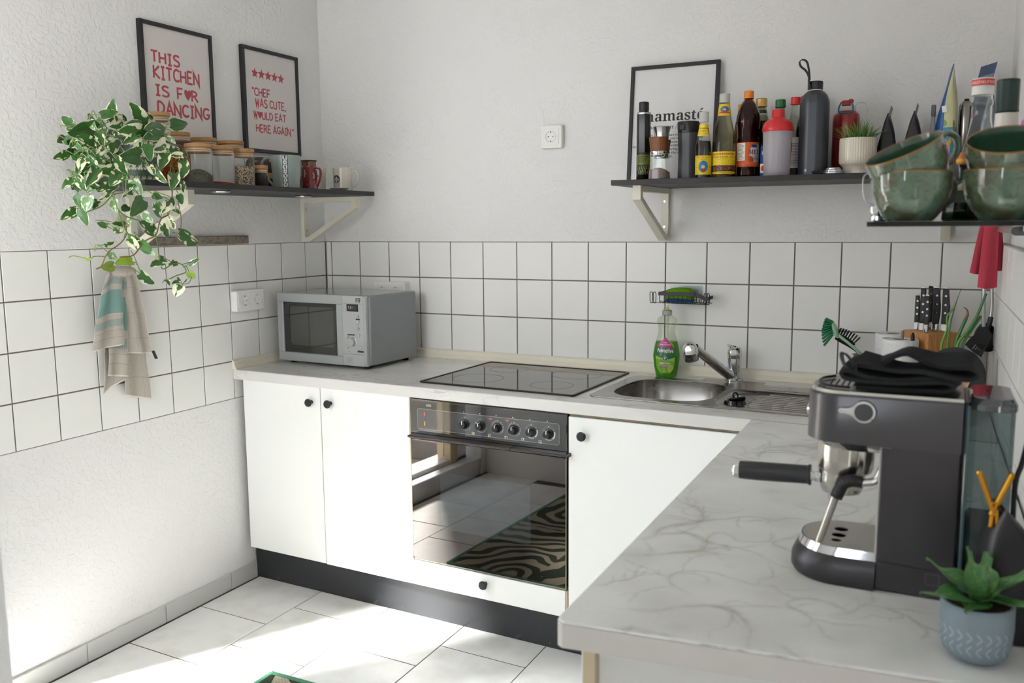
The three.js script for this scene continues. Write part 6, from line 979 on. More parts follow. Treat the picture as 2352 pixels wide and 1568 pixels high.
  part('power_cord', tube([[0.12, 0.02, 0.04], [0.15, 0.06, 0.055], [0.1535, 0.17, 0.035], [0.161, 0.206, 0.03], [0.175, 0.29, 0.02], [0.187, 0.36, 0.02]], 0.0035, 50, 8), K.black, t);
  // folded black cloth on the machine
  const c = thing('folded_cloth', 'folded black cloth with a hanging loop lying on the coffee machine', 'cloth', [2.408, W + 0.2962, 1.69]);
  const cl = mat('#1d1f23', 0.95, 0, { bumpMap: X.weave, bumpScale: 0.0012, sheen: 0.15, sheenRoughness: 0.7 });
  const lay = (pts, wz, th, ph) => { const cv = new THREE.CatmullRomCurve3(pts.map(([a, b]) => V(a, b, 0))); const g = sheet((u, v) => { const p = cv.getPointAt(v); return [p.x + 0.004 * Math.sin(u * 5 + ph), p.y + 0.0035 * Math.sin(u * 4 + v * 9 + ph) * Math.min(1, p.y / 0.012), (u - 0.5) * wz * (1 - 0.06 * Math.sin(v * 7 + ph))]; }, 14, 70, th); const uv = g.attributes.uv; for (let i = 0; i < uv.count; i++) uv.setXY(i, uv.getX(i) * 0.14, uv.getY(i) * 0.4); return g; };
  part('lower_fold', lay([[-0.065, 0.006], [-0.02, 0.0055], [0.03, 0.006], [0.058, 0.007], [0.066, 0.012], [0.056, 0.017], [0.02, 0.014], [-0.02, 0.0135], [-0.06, 0.017], [-0.082, 0.022], [-0.086, 0.03], [-0.076, 0.033], [-0.05, 0.025], [-0.01, 0.021], [0.03, 0.024], [0.06, 0.022]], 0.125, 0.0055, 0.4), cl, c);
  part('upper_fold', lay([[-0.07, 0.039], [-0.045, 0.034], [-0.015, 0.029], [0.02, 0.031], [0.06, 0.0285], [0.08, 0.03], [0.088, 0.037], [0.08, 0.045], [0.06, 0.044], [0.036, 0.042], [0.014, 0.049], [-0.004, 0.054], [-0.02, 0.049], [-0.035, 0.04]], 0.12, 0.0055, 1.9), cl, c);
  part('loop', T(sheet((u, v) => { const a = v * 2 * PI; return [0.004 * Math.cos(a) - 0.006 * Math.sin(a * 0.5), 0.017 * Math.sin(a - 0.4), (u - 0.5) * 0.012]; }, 2, 30, 0.0016), -0.077, 0.042, 0.058, 0, 0.5, 0.35), mat('#26282b', 0.8), c);
}
{ // glass shelf at the right wall, stoneware cups, bottles
  const GY = 1.3925, t = thing('glass_shelf', 'dark edged glass shelf on the right wall carrying the green cups', 'shelf', [2.48, GY, 1.4]);
  part('pane', plan([[-0.135, -0.6], [0.112, -0.6], [0.134, 0.342], [-0.1355, 0.342]], 0, 0.0075, 0.0006), mat('#0f1413', 0.04, 0, { ior: 1.52 }), t);
  part('wall_clip', [bx(0.03, 0.02, 0.05, 0.118, -0.006, -0.35, 0.003), bx(0.03, 0.02, 0.05, 0.128, -0.006, 0.2, 0.003)], K.steel, t);
  const y = GY + 0.0078;
  const glaze = dataTex(512, (u, v) => { const a = fbm(u, v * 0.3, 8, 601, 5), b = fbm(u + 0.3, v * 0.2, 12, 611, 4), c = vn(u * 90, v * 22, 90, 621); let k = mix([0.36, 0.46, 0.37], [0.3, 0.29, 0.2], sstep(a, 0.42, 0.68) * 0.85); k = mix(k, [0.5, 0.6, 0.5], 0.5 * sstep(b, 0.55, 0.8)); k = mix(k, [0.22, 0.22, 0.16], c > 0.8 ? 0.35 : 0); if (v > 0.955) k = mix(k, [0.56, 0.38, 0.16], sstep(v, 0.955, 0.985)); return k; }, 1, true);
  const inside = mat('#34513f', 0.1, 0, { clearcoat: 0.6, clearcoatRoughness: 0.04 }), outside = mat('#ffffff', 0.09, 0, { map: glaze, clearcoat: 0.8, clearcoatRoughness: 0.03, ior: 1.6 });
  const outer = [[0.03, 0], [0.033, 0.002], ...spl([[0.0345, 0.004], [0.046, 0.02], [0.0535, 0.042], [0.0555, 0.0665]], 18), [0.0552, 0.0695]], inner = [[0.0552, 0.0695], [0.054, 0.0705], [0.0522, 0.069], ...spl([[0.0518, 0.066], [0.0495, 0.04], [0.042, 0.02], [0.028, 0.007]], 16), [0, 0.005]];
  const cup = (lab, pos, tilt, hand) => {
    const q = thing('stoneware_cup', lab, 'cup', pos, 0, 'green glazed stoneware cups on the glass shelf'); q.rotation.set(...tilt);
    const og = lathe([[0, 0.001], ...outer], 64, 1.0), p = og.attributes.position, uv = og.attributes.uv; for (let i = 0; i < p.count; i++) uv.setY(i, p.getY(i) / 0.0705); part('body', og, outside, q); part('lining', lathe(inner, 64, 1.0), inside, q); part('rim', T(new THREE.TorusGeometry(0.0541, 0.0013, 8, 64), 0, 0.0698, 0, PI / 2), mat('#8a6a34', 0.25), q);
    part('handle', T(handleGeo([[0.053, 0.06], [0.064, 0.062], [0.0735, 0.052], [0.072, 0.036], [0.06, 0.024], [0.0455, 0.02]], 0.0085, 0.004, 30), 0, 0, 0, 0, hand, 0), outside, q);
  };
  cup('lower left green stoneware cup standing upright on the glass shelf', [2.399, y, 1.697], [0, 0, 0], 0.75);
  cup('upper left green cup tipped sideways inside the lower left one', [2.411, y + 0.0415, 1.684], [0.3, 0, 0.37], 0.5);
  cup('lower right green stoneware cup, cut off by the picture edge', [2.5205, y, 1.692], [0, 0, 0], -0.6);
  cup('upper right green cup tipped towards the viewer in the lower right one', [2.523, y + 0.047, 1.676], [0.42, 0, 0.03], -0.7);
  bottle('clear glass bottle with a white and red screw cap behind the green cups', 2.4935, 1.215, [[0.032, 0], [0.035, 0.003], [0.035, 0.095], ...spl([[0.0348, 0.1], [0.031, 0.125], [0.0215, 0.165], [0.0172, 0.19]], 14), [0.0172, 0.212], [0.0188, 0.214], [0.0188, 0.2225], [0.0172, 0.224], [0.0172, 0.232]], clearPane, [0.08, mat('#e7e9e6', 0.1, 0, { transmission: 0.8 })], [0.232, 0.251, 0.0192, mat('#e6e4e0', 0.4), 1], [], 'liquor_bottle', y);
  { const o = scene.children[scene.children.length - 1]; const red = canvasTex(512, 48, (x, w, h) => { rect(x, '#c8372f', 0, 0, w, h); for (let i = 0; i < 4; i++) txt(x, 'GENUIN', 64 + i * 128, 36, 'bold 34px sans-serif', '#e8b9b0'); }); part('cap_top', lathe([[0.0194, 0.2465], [0.0196, 0.2475], [0.0196, 0.2605], [0.018, 0.262], [0, 0.262]], 36, 0.5), mat('#d9d8d4', 0.4), o); part('cap_band', wrap(0.0199, 0.248, 0.2595, 0, 2 * PI, 0.0199, 48), mat('#ffffff', 0.4, 0, { map: red }), o); }
  bottle('bottle with a dark green screw cap and pale neck label at the right edge', 2.53, 1.335, [[0.034, 0], [0.037, 0.003], [0.037, 0.09], ...spl([[0.0365, 0.095], [0.031, 0.12], [0.0185, 0.145]], 12), [0.0165, 0.19]], pane('#e8ece6'), [0.085, mat('#c58aa0', 0.15, 0, { transmission: 0.6 })], [0.186, 0.241, 0.0188, mat('#17302a', 0.35), 1], [[0.146, 0.184, 0.019, 0.0172, 0, 1.6, canvasTex(64, 64, (x, w, h) => { rect(x, '#d8d3ca', 0, 0, w, h); rect(x, '#b98a70', 0, 44, w, 6); })]], 'liquor_bottle', y);
  const gb = bottle('green glass bottle with an orange neck band between the two stacks of cups', 2.4665, 1.45, [[0.026, 0], [0.0295, 0.003], [0.0298, 0.022], ...spl([[0.0295, 0.026], [0.024, 0.042], [0.013, 0.06], [0.0095, 0.075]], 12), [0.0095, 0.088], [0.0115, 0.089], [0.0115, 0.092], [0.0095, 0.093]], pane('#1d7a3c'), [0.03, mat('#0f4a26', 0.1)], [0.093, 0.112, 0.0102, mat('#b5763a', 0.5)], [[0.0965, 0.102, 0.0106, 0.0106, 0, 1.6, canvasTex(8, 8, (x) => rect(x, '#e8a41e', 0, 0, 8, 8))], [0.05, 0.066, 0.0208, 0.0118, -0.3, 1.0, canvasTex(128, 128, (x) => { rect(x, '#173a24', 0, 0, 128, 128); x.strokeStyle = '#b9a88c'; x.lineWidth = 6; for (let i = 0; i < 9; i++) { x.beginPath(); x.moveTo(10, 128); x.lineTo(128, i * 18 - 20); x.stroke(); } })]], 'liquor_bottle', y);
  const ti = thing('tea_infuser', 'small polished steel infuser with a thin wire handle left of the green cups', 'infuser', [2.351, y, 1.62]);
  part('body', lathe([[0, 0], [0.011, 0], [0.0125, 0.002], [0.0118, 0.008], [0.0095, 0.01], [0.0125, 0.012], [0.0142, 0.016], [0.0142, 0.022], [0.0125, 0.0235], [0, 0.024]], 32, 0.5), K.chrome, ti);
  part('wire_handle', tube([[-0.005, 0.024, 0.003], [-0.017, 0.029, 0.004], [-0.0225, 0.042, 0.004], [-0.024, 0.062, 0.004], [-0.02, 0.073, 0.004], [-0.0, 0.0775, 0.004], [0.02, 0.0775, 0.004]], 0.0011, 40, 6), K.steel, ti);
  solo('pink_carton', bx(0.04, 0.158, 0.07, 0, 0.079, 0, 0.001), mat('#c658a8', 0.5), 'pink carton standing behind the upper right green cup', 'carton', [2.567, y, 1.49], RWA);
}
{ // small plant in a concrete pot
  const t = thing('potted_plant', 'small broad leaved green plant in a grey blue pot at the front right', 'plant', [2.5075, W + 0.0006, 1.928]);
  const pr = [[0, 0.001], [0.022, 0.001], ...spl([[0.026, 0.002], [0.036, 0.01], [0.0405, 0.026], [0.0418, 0.05], [0.0415, 0.072]], 20), [0.0405, 0.0745], [0.0375, 0.0745], [0.0365, 0.072], [0.0355, 0.058], [0, 0.058]];
  part('pot', lathe(pr, 64, 0.9), mat('#8c9ba3', 0.85, 0, { bumpMap: X.fine, bumpScale: 0.0004 }), t);
  const chev = []; for (let row = 0; row < 2; row++) for (let i = 0; i < 24; i++) { const a0 = i / 24 * 2 * PI, y = row ? 0.024 : 0.0405; for (const s of [-1, 1]) chev.push(surf((u, v) => { const d = row ? 1 - u : u, a = a0 + d * 0.14, yy = y + s * (0.0066 - 0.0062 * u) + (v - 0.5) * 0.0022, R = yy < 0.026 ? 0.0387 + 0.0018 * sstep(yy, 0.014, 0.026) : 0.0405 + 0.0013 * sstep(yy, 0.026, 0.05); return [(R + 0.0006) * Math.cos(a), yy, -(R + 0.0006) * Math.sin(a)]; }, 3, 1)); }
  part('chevron_pattern', chev, mat('#b9c6cc', 0.85), t).userData.kind = 'stuff';
  const soil = surf((u, v) => { const a = u * 2 * PI, r = 0.0358 * v; return [r * Math.cos(a), 0.0615 + 0.006 * fbm(u, v, 7, 71, 3) + 0.007 * (1 - v) + 0.005 * hash(Math.round(u * 60), Math.round(v * 20), 4), -r * Math.sin(a)]; }, 60, 20);
  part('soil', toCreasedNormals(soil, 0.2), mat('#5a3f2c', 1, 0, { bumpMap: X.fine, bumpScale: 0.002 }), t);
  const lt = dataTex(128, (u, v) => { const s = fbm(u, v, 10, 77, 3), e = Math.abs(u - 0.5) * 2; return mix(mix([0.28, 0.48, 0.27], [0.5, 0.66, 0.34], sstep(s, 0.5, 0.75) * 0.7), [0.42, 0.55, 0.28], e > 0.93 ? 0.7 : 0); }, 1, true), lm = mat('#ffffff', 0.35, 0, { map: lt, side: THREE.DoubleSide });
  const leaf = (az, len, wid, up, curl, roll, tone) => { const g = surf((u, v) => { const w = wid * Math.sin(Math.min(1, v * 1.15 + 0.14) * PI * 0.93) ** 0.8 * (v > 0.96 ? (1 - v) / 0.04 : 1), s = (u - 0.5) * 2, th = up - curl * v ** 1.5, r = len * v; const rad = len * (v * Math.cos(up) + curl * 0.4 * v * v), y = len * (v * Math.sin(up) - curl * 0.42 * v ** 2.4); const px = rad, pz = s * w, yy = y + roll * w * s * s + 0.004 * Math.sin(v * 7 + s); return [px * Math.cos(az) - pz * Math.sin(az), 0.066 + yy, -(px * Math.sin(az) + pz * Math.cos(az))]; }, 8, 18); part('leaf', g, lm, t); };
  for (const a of [[2.9, 0.078, 0.0185, 0.95, 0.55, 0.4], [3.7, 0.07, 0.021, 0.62, 0.7, 0.25], [4.5, 0.05, 0.019, 0.6, 0.8, 0.25], [5.75, 0.068, 0.021, 0.62, 0.5, 0.25], [0.25, 0.078, 0.0225, 0.88, 0.35, 0.35], [1.3, 0.072, 0.019, 1.1, 0.3, 0.5], [2.1, 0.074, 0.014, 1.3, 0.2, 0.7], [0.9, 0.05, 0.01, 1.4, 0.05, 0.9], [5.0, 0.042, 0.013, 1.15, 0.4, 0.6]]) leaf(...a, 1);
}
{ // black coffee bag closed with a gold peg
  const b = pouch('large matt black coffee bag closed by a gold peg beside the small plant', 2.553, 1.846, 0.082, 0.06, 0.178, mat('#1c1c1f', 0.4), -0.3, null, W + 0.0006, 0.25, 'coffee_bag', 0.45);
  const g = mat('#c08a2a', 0.22, 0.85), c = thing('gold_clothes_peg', 'golden metal clothes peg gripping the top of the black coffee bag', 'peg', [2.521, 1.046, 1.87], 0.1);
  const arm = (s) => T(bx(0.0068, 0.062, 0.009, 0, 0, 0, 0.002), s * 0.0085, 0.008, 0, 0, 0, -s * 0.36);
  part('arm', arm(-1), g, c); part('arm', arm(1), g, c); part('jaw', [T(bx(0.0045, 0.024, 0.008, 0, 0, 0, 0.001), -0.0015, -0.024, 0, 0, 0, -0.06), T(bx(0.0045, 0.024, 0.008, 0, 0, 0, 0.001), 0.0045, -0.024, 0, 0, 0, 0.06)], g, c);
  part('spring', T(new THREE.TorusGeometry(0.0034, 0.0012, 8, 18), 0, -0.006, 0.0045), g, c);
}

// ---------- trailing plant on the left shelf, towel, rug ----------
{
  const px = 0.222, pz = 1.165, t = thing('trailing_pothos', 'large trailing pothos with cream variegated leaves in a scallop patterned pot', 'plant', [px, SL, pz]);
  const pat = canvasTex(1024, 384, (x, w, h) => {
    rect(x, '#3f5346', 0, 0, w, h); const n = 22, s = w / n;
    for (let r = -1; r < 10; r++) for (let c = -1; c <= n; c++) {
      const cx = (c + (r % 2 ? 0.5 : 0)) * s + s / 2, cy = r * s * 0.95 + s;
      x.fillStyle = '#3f5346'; x.beginPath(); x.arc(cx, cy, s * 0.62, PI, 2 * PI); x.fill(); x.fillStyle = '#cfc9ae';
      for (let k = 0; k < 5; k++) { const a = PI + (k + 0.5) / 5 * PI; x.save(); x.translate(cx, cy); x.rotate(a); x.beginPath(); x.ellipse(s * 0.32, 0, s * 0.24, s * 0.072, 0, 0, 7); x.fill(); x.restore(); }
    }
  });
  part('pot', lathe([[0, 0.001], [0.058, 0.001], [0.0605, 0.004], ...spl([[0.061, 0.006], [0.064, 0.08], [0.066, 0.146]], 8), [0.0655, 0.15], [0.0625, 0.15], [0.0615, 0.146], [0.06, 0.12], [0, 0.12]], 64, 0.8), mat('#ffffff', 0.4, 0, { map: pat }), t);
  part('soil', T(cyl(0.0605, 0.0605, 0.02), 0, 0.125, 0), mat('#3b2a1e', 1, 0, { bumpMap: X.fine, bumpScale: 0.003 }), t);
  const camP = V(2.4555, 1.3987, 3.1215);
  const GR = [[0.15, 0.33, 0.12], [0.25, 0.44, 0.17]], CR = [[0.86, 0.86, 0.68], [0.93, 0.93, 0.84]];
  const leafTex = (seed, kind) => dataTex(128, (u, v) => {
    const e = Math.abs(u - 0.5) * 2, n = fbm(u + 0.06 * vn(u * 9, v * 9, 9, seed), v, 4, seed, 4), m = fbm(u, v * 0.6, 7, seed + 9, 3), side = u > 0.5 ? fbm(0.3, v, 3, seed + 3, 2) : fbm(0.7, v, 3, seed + 5, 2);
    const g = mix(GR[0], GR[1], m), vein = 0.1 * Math.pow(Math.abs(Math.sin((v * 9 + e * 2.2) * PI)), 8);
    if (kind === 'y') return mix([0.45, 0.6, 0.12], [0.62, 0.72, 0.22], n);
    if (kind === 'l') return mix(mix([0.42, 0.58, 0.4], [0.55, 0.7, 0.5], m), CR[1], n > 0.62 ? 0.9 : 0);
    if (kind === 'G') return mix([0.16, 0.38, 0.09], [0.27, 0.5, 0.12], m + vein);
    const th = kind === 'g' ? 0.93 : kind === 'c' ? 0.42 : 0.8, w = e + (n - 0.5) * (kind === 'g' ? 0.5 : 1.5) + (side - 0.5) * (kind === 'g' ? 0.2 : 1.5);
    const k = sstep(w, th - 0.02, th + 0.02); return mix(g.map((q) => q + vein * 0.5), mix(CR[0], CR[1], m), k);
  }, 1, true);
  const lm = {}; for (const k of 'vgclGy') lm[k] = [0, 1, 2].slice(0, k === 'v' ? 3 : k === 'g' || k === 'c' ? 2 : 1).map((i) => mat('#ffffff', 0.32, 0, { map: leafTex(811 + i * 37 + k.charCodeAt(0), k), side: THREE.DoubleSide, clearcoat: 0.15, clearcoatRoughness: 0.3 }));
  const pet = [];
  function leafMesh(B, P, W_, kind) {
    const ax = P.clone().sub(B), L = ax.length(); ax.normalize(); const c = camP.clone().sub(B).normalize(), s0 = ax.clone().cross(c).normalize(), n0 = s0.clone().cross(ax).normalize(), roll = rnd(-0.5, 0.5), s = s0.clone().multiplyScalar(Math.cos(roll)).addScaledVector(n0, Math.sin(roll)), n = s.clone().cross(ax).normalize();
    const hw = Math.max(W_ * 1.12, L * 0.62) / 2 / Math.cos(roll), fold = rnd(0.05, 0.32), curl = rnd(0.03, 0.2), wav = rnd(0.01, 0.04), ph = rnd(0, 6), bend = rnd(-0.06, 0.06);
    const g = surf((u, v) => {
      const q = (u - 0.5) * 2, a = Math.abs(q), w = hw * 1.16 * Math.pow(1 - v, 0.72) * Math.pow(v + 0.035, 0.34) * 1.42, back = a * a * Math.max(0, 1 - v * 5) * 0.1 * L, y = v * L - back;
      const lift = fold * a * w - curl * L * v * v + wav * L * Math.sin(v * 9 + ph + q) * a, sx = q * w * Math.cos(fold * 0.7) + bend * L * Math.sin(v * PI);
      return [0, 1, 2].map((i) => B.getComponent(i) + ax.getComponent(i) * y + s.getComponent(i) * sx + n.getComponent(i) * (lift + curl * L * 0.25));
    }, 8, 14);
    g.translate(-px, -SL, -pz); part('leaf', g, lm[kind][Math.floor(rnd(0, lm[kind].length * 0.999))], t);
    const q = B.clone().addScaledVector(ax, -rnd(0.015, 0.03)).addScaledVector(n, -0.008), r = q.clone().add(V(rnd(-0.012, 0.004), -rnd(0.002, 0.014), rnd(-0.01, 0.01)));
    pet.push(tube([B.clone().addScaledVector(ax, 0.003).toArray(), q.toArray(), r.toArray()], 0.0012, 8, 6).translate(-px, -SL, -pz));
  }
  const lf = (a, b, c, d, e, f, w, k) => leafMesh(V(a / 1000, b / 1000, c / 1000), V(d / 1000, e / 1000, f / 1000), w / 1000, k);
  const stemM = mat('#6f8a45', 0.5), stemB = mat('#7b6a3f', 0.6); let si = 0;
  const st = (r, pts) => part('stem', tube(pts.map(([a, b, c]) => [a / 1000 - px, b / 1000 - SL, c / 1000 - pz]), r / 1000, Math.max(14, pts.length * 6), 7), si++ % 4 === 0 ? stemB : stemM, t);
  lf(200,1717,1240,213,1779,1240,29,'v'); lf(300,1706,1210,318,1756,1270,37,'v'); lf(300,1707,1287,320,1681,1346,22,'c'); lf(240,1715,1232,266,1726,1253,21,'g'); lf(260,1676,1344,278,1658,1450,32,'g'); lf(270,1698,1369,295,1671,1373,12,'l'); lf(240,1739,1148,229,1733,1108,15,'v'); lf(300,1713,1112,307,1721,1039,19,'g'); lf(360,1676,1192,386,1677,1283,24,'g'); lf(320,1695,1238,334,1693,1298,18,'g'); lf(360,1665,1268,384,1663,1360,19,'v'); lf(300,1696,1131,293,1709,1162,17,'g'); lf(380,1668,1227,387,1653,1290,24,'g'); lf(380,1655,1311,378,1633,1353,21,'v'); lf(300,1629,1388,310,1647,1448,30,'v'); lf(320,1661,1388,331,1623,1381,25,'v'); lf(370,1617,1397,359,1637,1337,23,'v'); lf(390,1641,1299,387,1615,1330,18,'c'); lf(400,1634,1311,399,1606,1326,19,'v'); lf(410,1632,1305,435,1585,1314,30,'g'); lf(400,1644,1227,419,1614,1285,16,'c'); lf(390,1653,1224,384,1641,1251,13,'v'); lf(380,1661,1202,400,1644,1187,7,'l'); lf(400,1622,1182,394,1627,1228,23,'v'); lf(410,1610,1236,423,1567,1271,35,'v'); lf(420,1608,1185,413,1607,1222,21,'c'); lf(400,1620,1169,388,1602,1134,20,'g'); lf(420,1591,1183,443,1542,1212,32,'v'); lf(400,1596,1155,396,1561,1146,17,'g'); lf(430,1571,1316,427,1544,1294,21,'c'); lf(430,1555,1289,457,1524,1282,20,'v'); lf(430,1554,1230,453,1507,1262,36,'v'); lf(420,1533,1194,420,1501,1187,17,'v'); lf(400,1599,1323,426,1585,1411,23,'g'); lf(420,1586,1418,430,1545,1391,29,'v'); lf(360,1557,1432,375,1563,1391,14,'c'); lf(390,1560,1400,386,1545,1454,23,'v'); lf(400,1549,1387,426,1516,1446,24,'v'); lf(390,1556,1457,406,1513,1500,28,'v'); lf(360,1588,1460,387,1561,1448,23,'v'); lf(350,1605,1423,374,1587,1459,13,'g'); lf(370,1592,1440,370,1570,1410,19,'v'); lf(360,1618,1405,362,1594,1433,15,'c'); lf(340,1603,1404,335,1589,1378,14,'g'); lf(300,1532,1455,294,1508,1493,13,'v'); lf(300,1529,1460,291,1497,1439,20,'g'); lf(340,1529,1479,340,1498,1455,22,'v'); lf(320,1541,1458,332,1527,1451,13,'c'); lf(260,1582,1405,248,1545,1411,16,'g'); lf(300,1588,1421,315,1556,1450,13,'c'); lf(280,1571,1391,282,1553,1418,16,'g'); lf(250,1607,1377,250,1593,1401,16,'g'); lf(250,1632,1403,271,1612,1398,16,'g'); lf(370,1519,1452,377,1492,1481,17,'l'); lf(380,1514,1464,381,1499,1432,18,'v'); lf(390,1514,1413,397,1497,1461,21,'v'); lf(360,1518,1377,376,1495,1412,15,'g'); lf(380,1523,1383,370,1507,1383,9,'g'); lf(330,1530,1367,357,1521,1423,22,'g'); lf(440,1530,1384,429,1486,1346,25,'l'); lf(430,1522,1377,448,1501,1408,14,'v'); lf(420,1494,1373,442,1483,1419,14,'c'); lf(280,1678,1317,269,1665,1291,13,'g'); lf(320,1685,1265,340,1671,1260,14,'g'); lf(280,1619,1391,283,1626,1365,16,'g'); lf(240,1646,1377,251,1625,1398,15,'g'); lf(300,1542,1372,288,1529,1346,17,'g'); lf(300,1589,1360,290,1584,1330,17,'g'); lf(320,1610,1361,315,1597,1336,15,'g'); lf(300,1674,1318,326,1657,1321,17,'v'); lf(300,1693,1284,296,1686,1260,15,'g'); lf(280,1586,1383,298,1571,1418,15,'g'); lf(300,1700,1298,325,1713,1333,15,'c'); lf(340,1485,1450,366,1446,1480,32,'l'); lf(300,1492,1451,302,1452,1448,16,'g'); lf(280,1450,1442,282,1424,1492,27,'v'); lf(300,1450,1445,309,1405,1436,27,'g'); lf(360,1476,1384,379,1443,1395,26,'l'); lf(350,1491,1390,342,1476,1415,21,'c'); lf(330,1473,1414,348,1454,1440,15,'v'); lf(380,1458,1352,400,1447,1392,14,'g'); lf(430,1476,1346,452,1432,1404,35,'g'); lf(370,1404,1421,359,1414,1442,19,'g'); lf(390,1417,1374,416,1409,1439,20,'c'); lf(390,1421,1360,382,1403,1361,15,'l'); lf(380,1400,1406,382,1384,1377,18,'v'); lf(430,1389,1314,442,1417,1371,22,'v'); lf(440,1441,1355,465,1413,1346,24,'l'); lf(440,1468,1307,442,1425,1298,28,'v'); lf(440,1470,1265,465,1445,1308,14,'c'); lf(430,1493,1309,440,1480,1283,22,'g'); lf(440,1477,1261,440,1464,1241,25,'g'); lf(430,1495,1217,431,1466,1205,23,'g'); lf(450,1449,1270,445,1438,1219,29,'c'); lf(450,1425,1273,441,1393,1247,18,'c'); lf(440,1405,1294,434,1369,1263,23,'v'); lf(440,1382,1233,456,1353,1169,26,'v'); lf(410,1378,1382,438,1367,1375,16,'g'); lf(430,1372,1399,424,1334,1367,23,'c'); lf(440,1364,1373,430,1322,1333,27,'G'); lf(420,1339,1327,447,1324,1333,15,'l'); lf(400,1354,1455,409,1362,1430,12,'v'); lf(420,1337,1465,424,1314,1433,14,'l'); lf(430,1307,1395,427,1307,1444,26,'y'); lf(420,1321,1533,432,1318,1521,9,'y'); lf(420,1297,1450,441,1296,1502,6,'y'); lf(440,1274,1380,446,1242,1335,20,'v'); lf(440,1309,1292,445,1291,1346,24,'v'); lf(440,1302,1269,430,1288,1228,19,'v'); lf(450,1293,1210,475,1309,1196,12,'v'); lf(450,1272,1213,439,1245,1181,14,'y'); lf(450,1250,1252,458,1241,1282,12,'v'); lf(440,1249,1287,462,1237,1297,12,'v'); lf(450,1230,1244,443,1201,1263,34,'c');
  st(1.9,[[425,1404,1403],[425,1382,1405],[425,1369,1413],[425,1353,1433],[425,1339,1460],[425,1322,1477],[425,1299,1490],[425,1292,1506]]); st(1.1,[[420,1324,1474],[420,1325,1506],[420,1319,1516]]); st(1.7,[[400,1488,1416],[400,1451,1405],[400,1432,1380],[400,1419,1334]]); st(1.7,[[410,1445,1413],[410,1400,1396],[410,1380,1383]]); st(2.0,[[440,1545,1248],[440,1488,1250],[440,1440,1264],[440,1422,1296],[440,1379,1317],[440,1362,1356],[440,1325,1398],[440,1321,1441]]); st(1.6,[[440,1379,1317],[440,1351,1312],[440,1322,1310],[440,1293,1306],[440,1282,1294],[440,1297,1258],[440,1292,1229],[440,1270,1214],[440,1260,1253],[440,1250,1283]]); st(1.1,[[445,1292,1234],[445,1297,1200]]); st(1.1,[[445,1252,1198],[445,1236,1213],[445,1236,1246],[445,1229,1238]]); st(1.4,[[445,1473,1234],[445,1432,1226],[445,1399,1229],[445,1382,1238]]); st(1.0,[[430,1502,1304],[430,1488,1248]]); st(1.2,[[430,1337,1396],[430,1317,1385],[430,1273,1367]]); st(1.7,[[360,1442,1476],[360,1459,1425],[360,1490,1385],[360,1501,1341],[360,1526,1327]]); st(1.0,[[385,1421,1466],[385,1416,1414],[385,1404,1374]]); st(1.0,[[390,1410,1437],[390,1411,1416]]); st(0.8,[[430,1298,1494],[430,1296,1476],[430,1299,1456]]); st(1.7,[[330,1667,1402],[330,1654,1351],[330,1657,1301]]); st(1.8,[[300,1667,1371],[300,1634,1343],[300,1601,1314]]); st(1.0,[[270,1673,1319],[270,1688,1319],[270,1697,1327],[270,1690,1358]]); st(1.1,[[380,1673,1209],[380,1695,1200],[380,1702,1187]]); st(1.2,[[400,1669,1227],[400,1646,1224]]); st(1.4,[[420,1556,1231],[420,1583,1230],[420,1598,1221]]); st(1.3,[[430,1541,1395],[430,1503,1401]]); st(1.1,[[420,1544,1399],[420,1510,1400],[420,1494,1398]]); st(1.2,[[410,1594,1329],[410,1582,1311],[410,1575,1282]]); st(1.8,[[430,1554,1238],[430,1506,1242]]);
  // inner leaves filling the crown behind the outer ones
  for (let i = 0; i < 46; i++) {
    const a = rnd(0, 2 * PI), r = rnd(0.03, 0.1), B = V(px - 0.05 + r * 0.8 * Math.cos(a), SL + rnd(0.02, 0.19), pz + 0.14 + r * Math.sin(a)), d = V(rnd(-0.4, 0.6), rnd(-0.7, 0.5), rnd(-0.5, 0.9)).normalize().multiplyScalar(rnd(0.035, 0.055));
    if (B.x < 0.05) B.x = 0.06; leafMesh(B, B.clone().add(d), rnd(0.022, 0.034), i % 3 ? 'g' : 'v');
  }
  const pm = part('petioles', pet, stemM, t); pm.userData.kind = 'stuff';
}
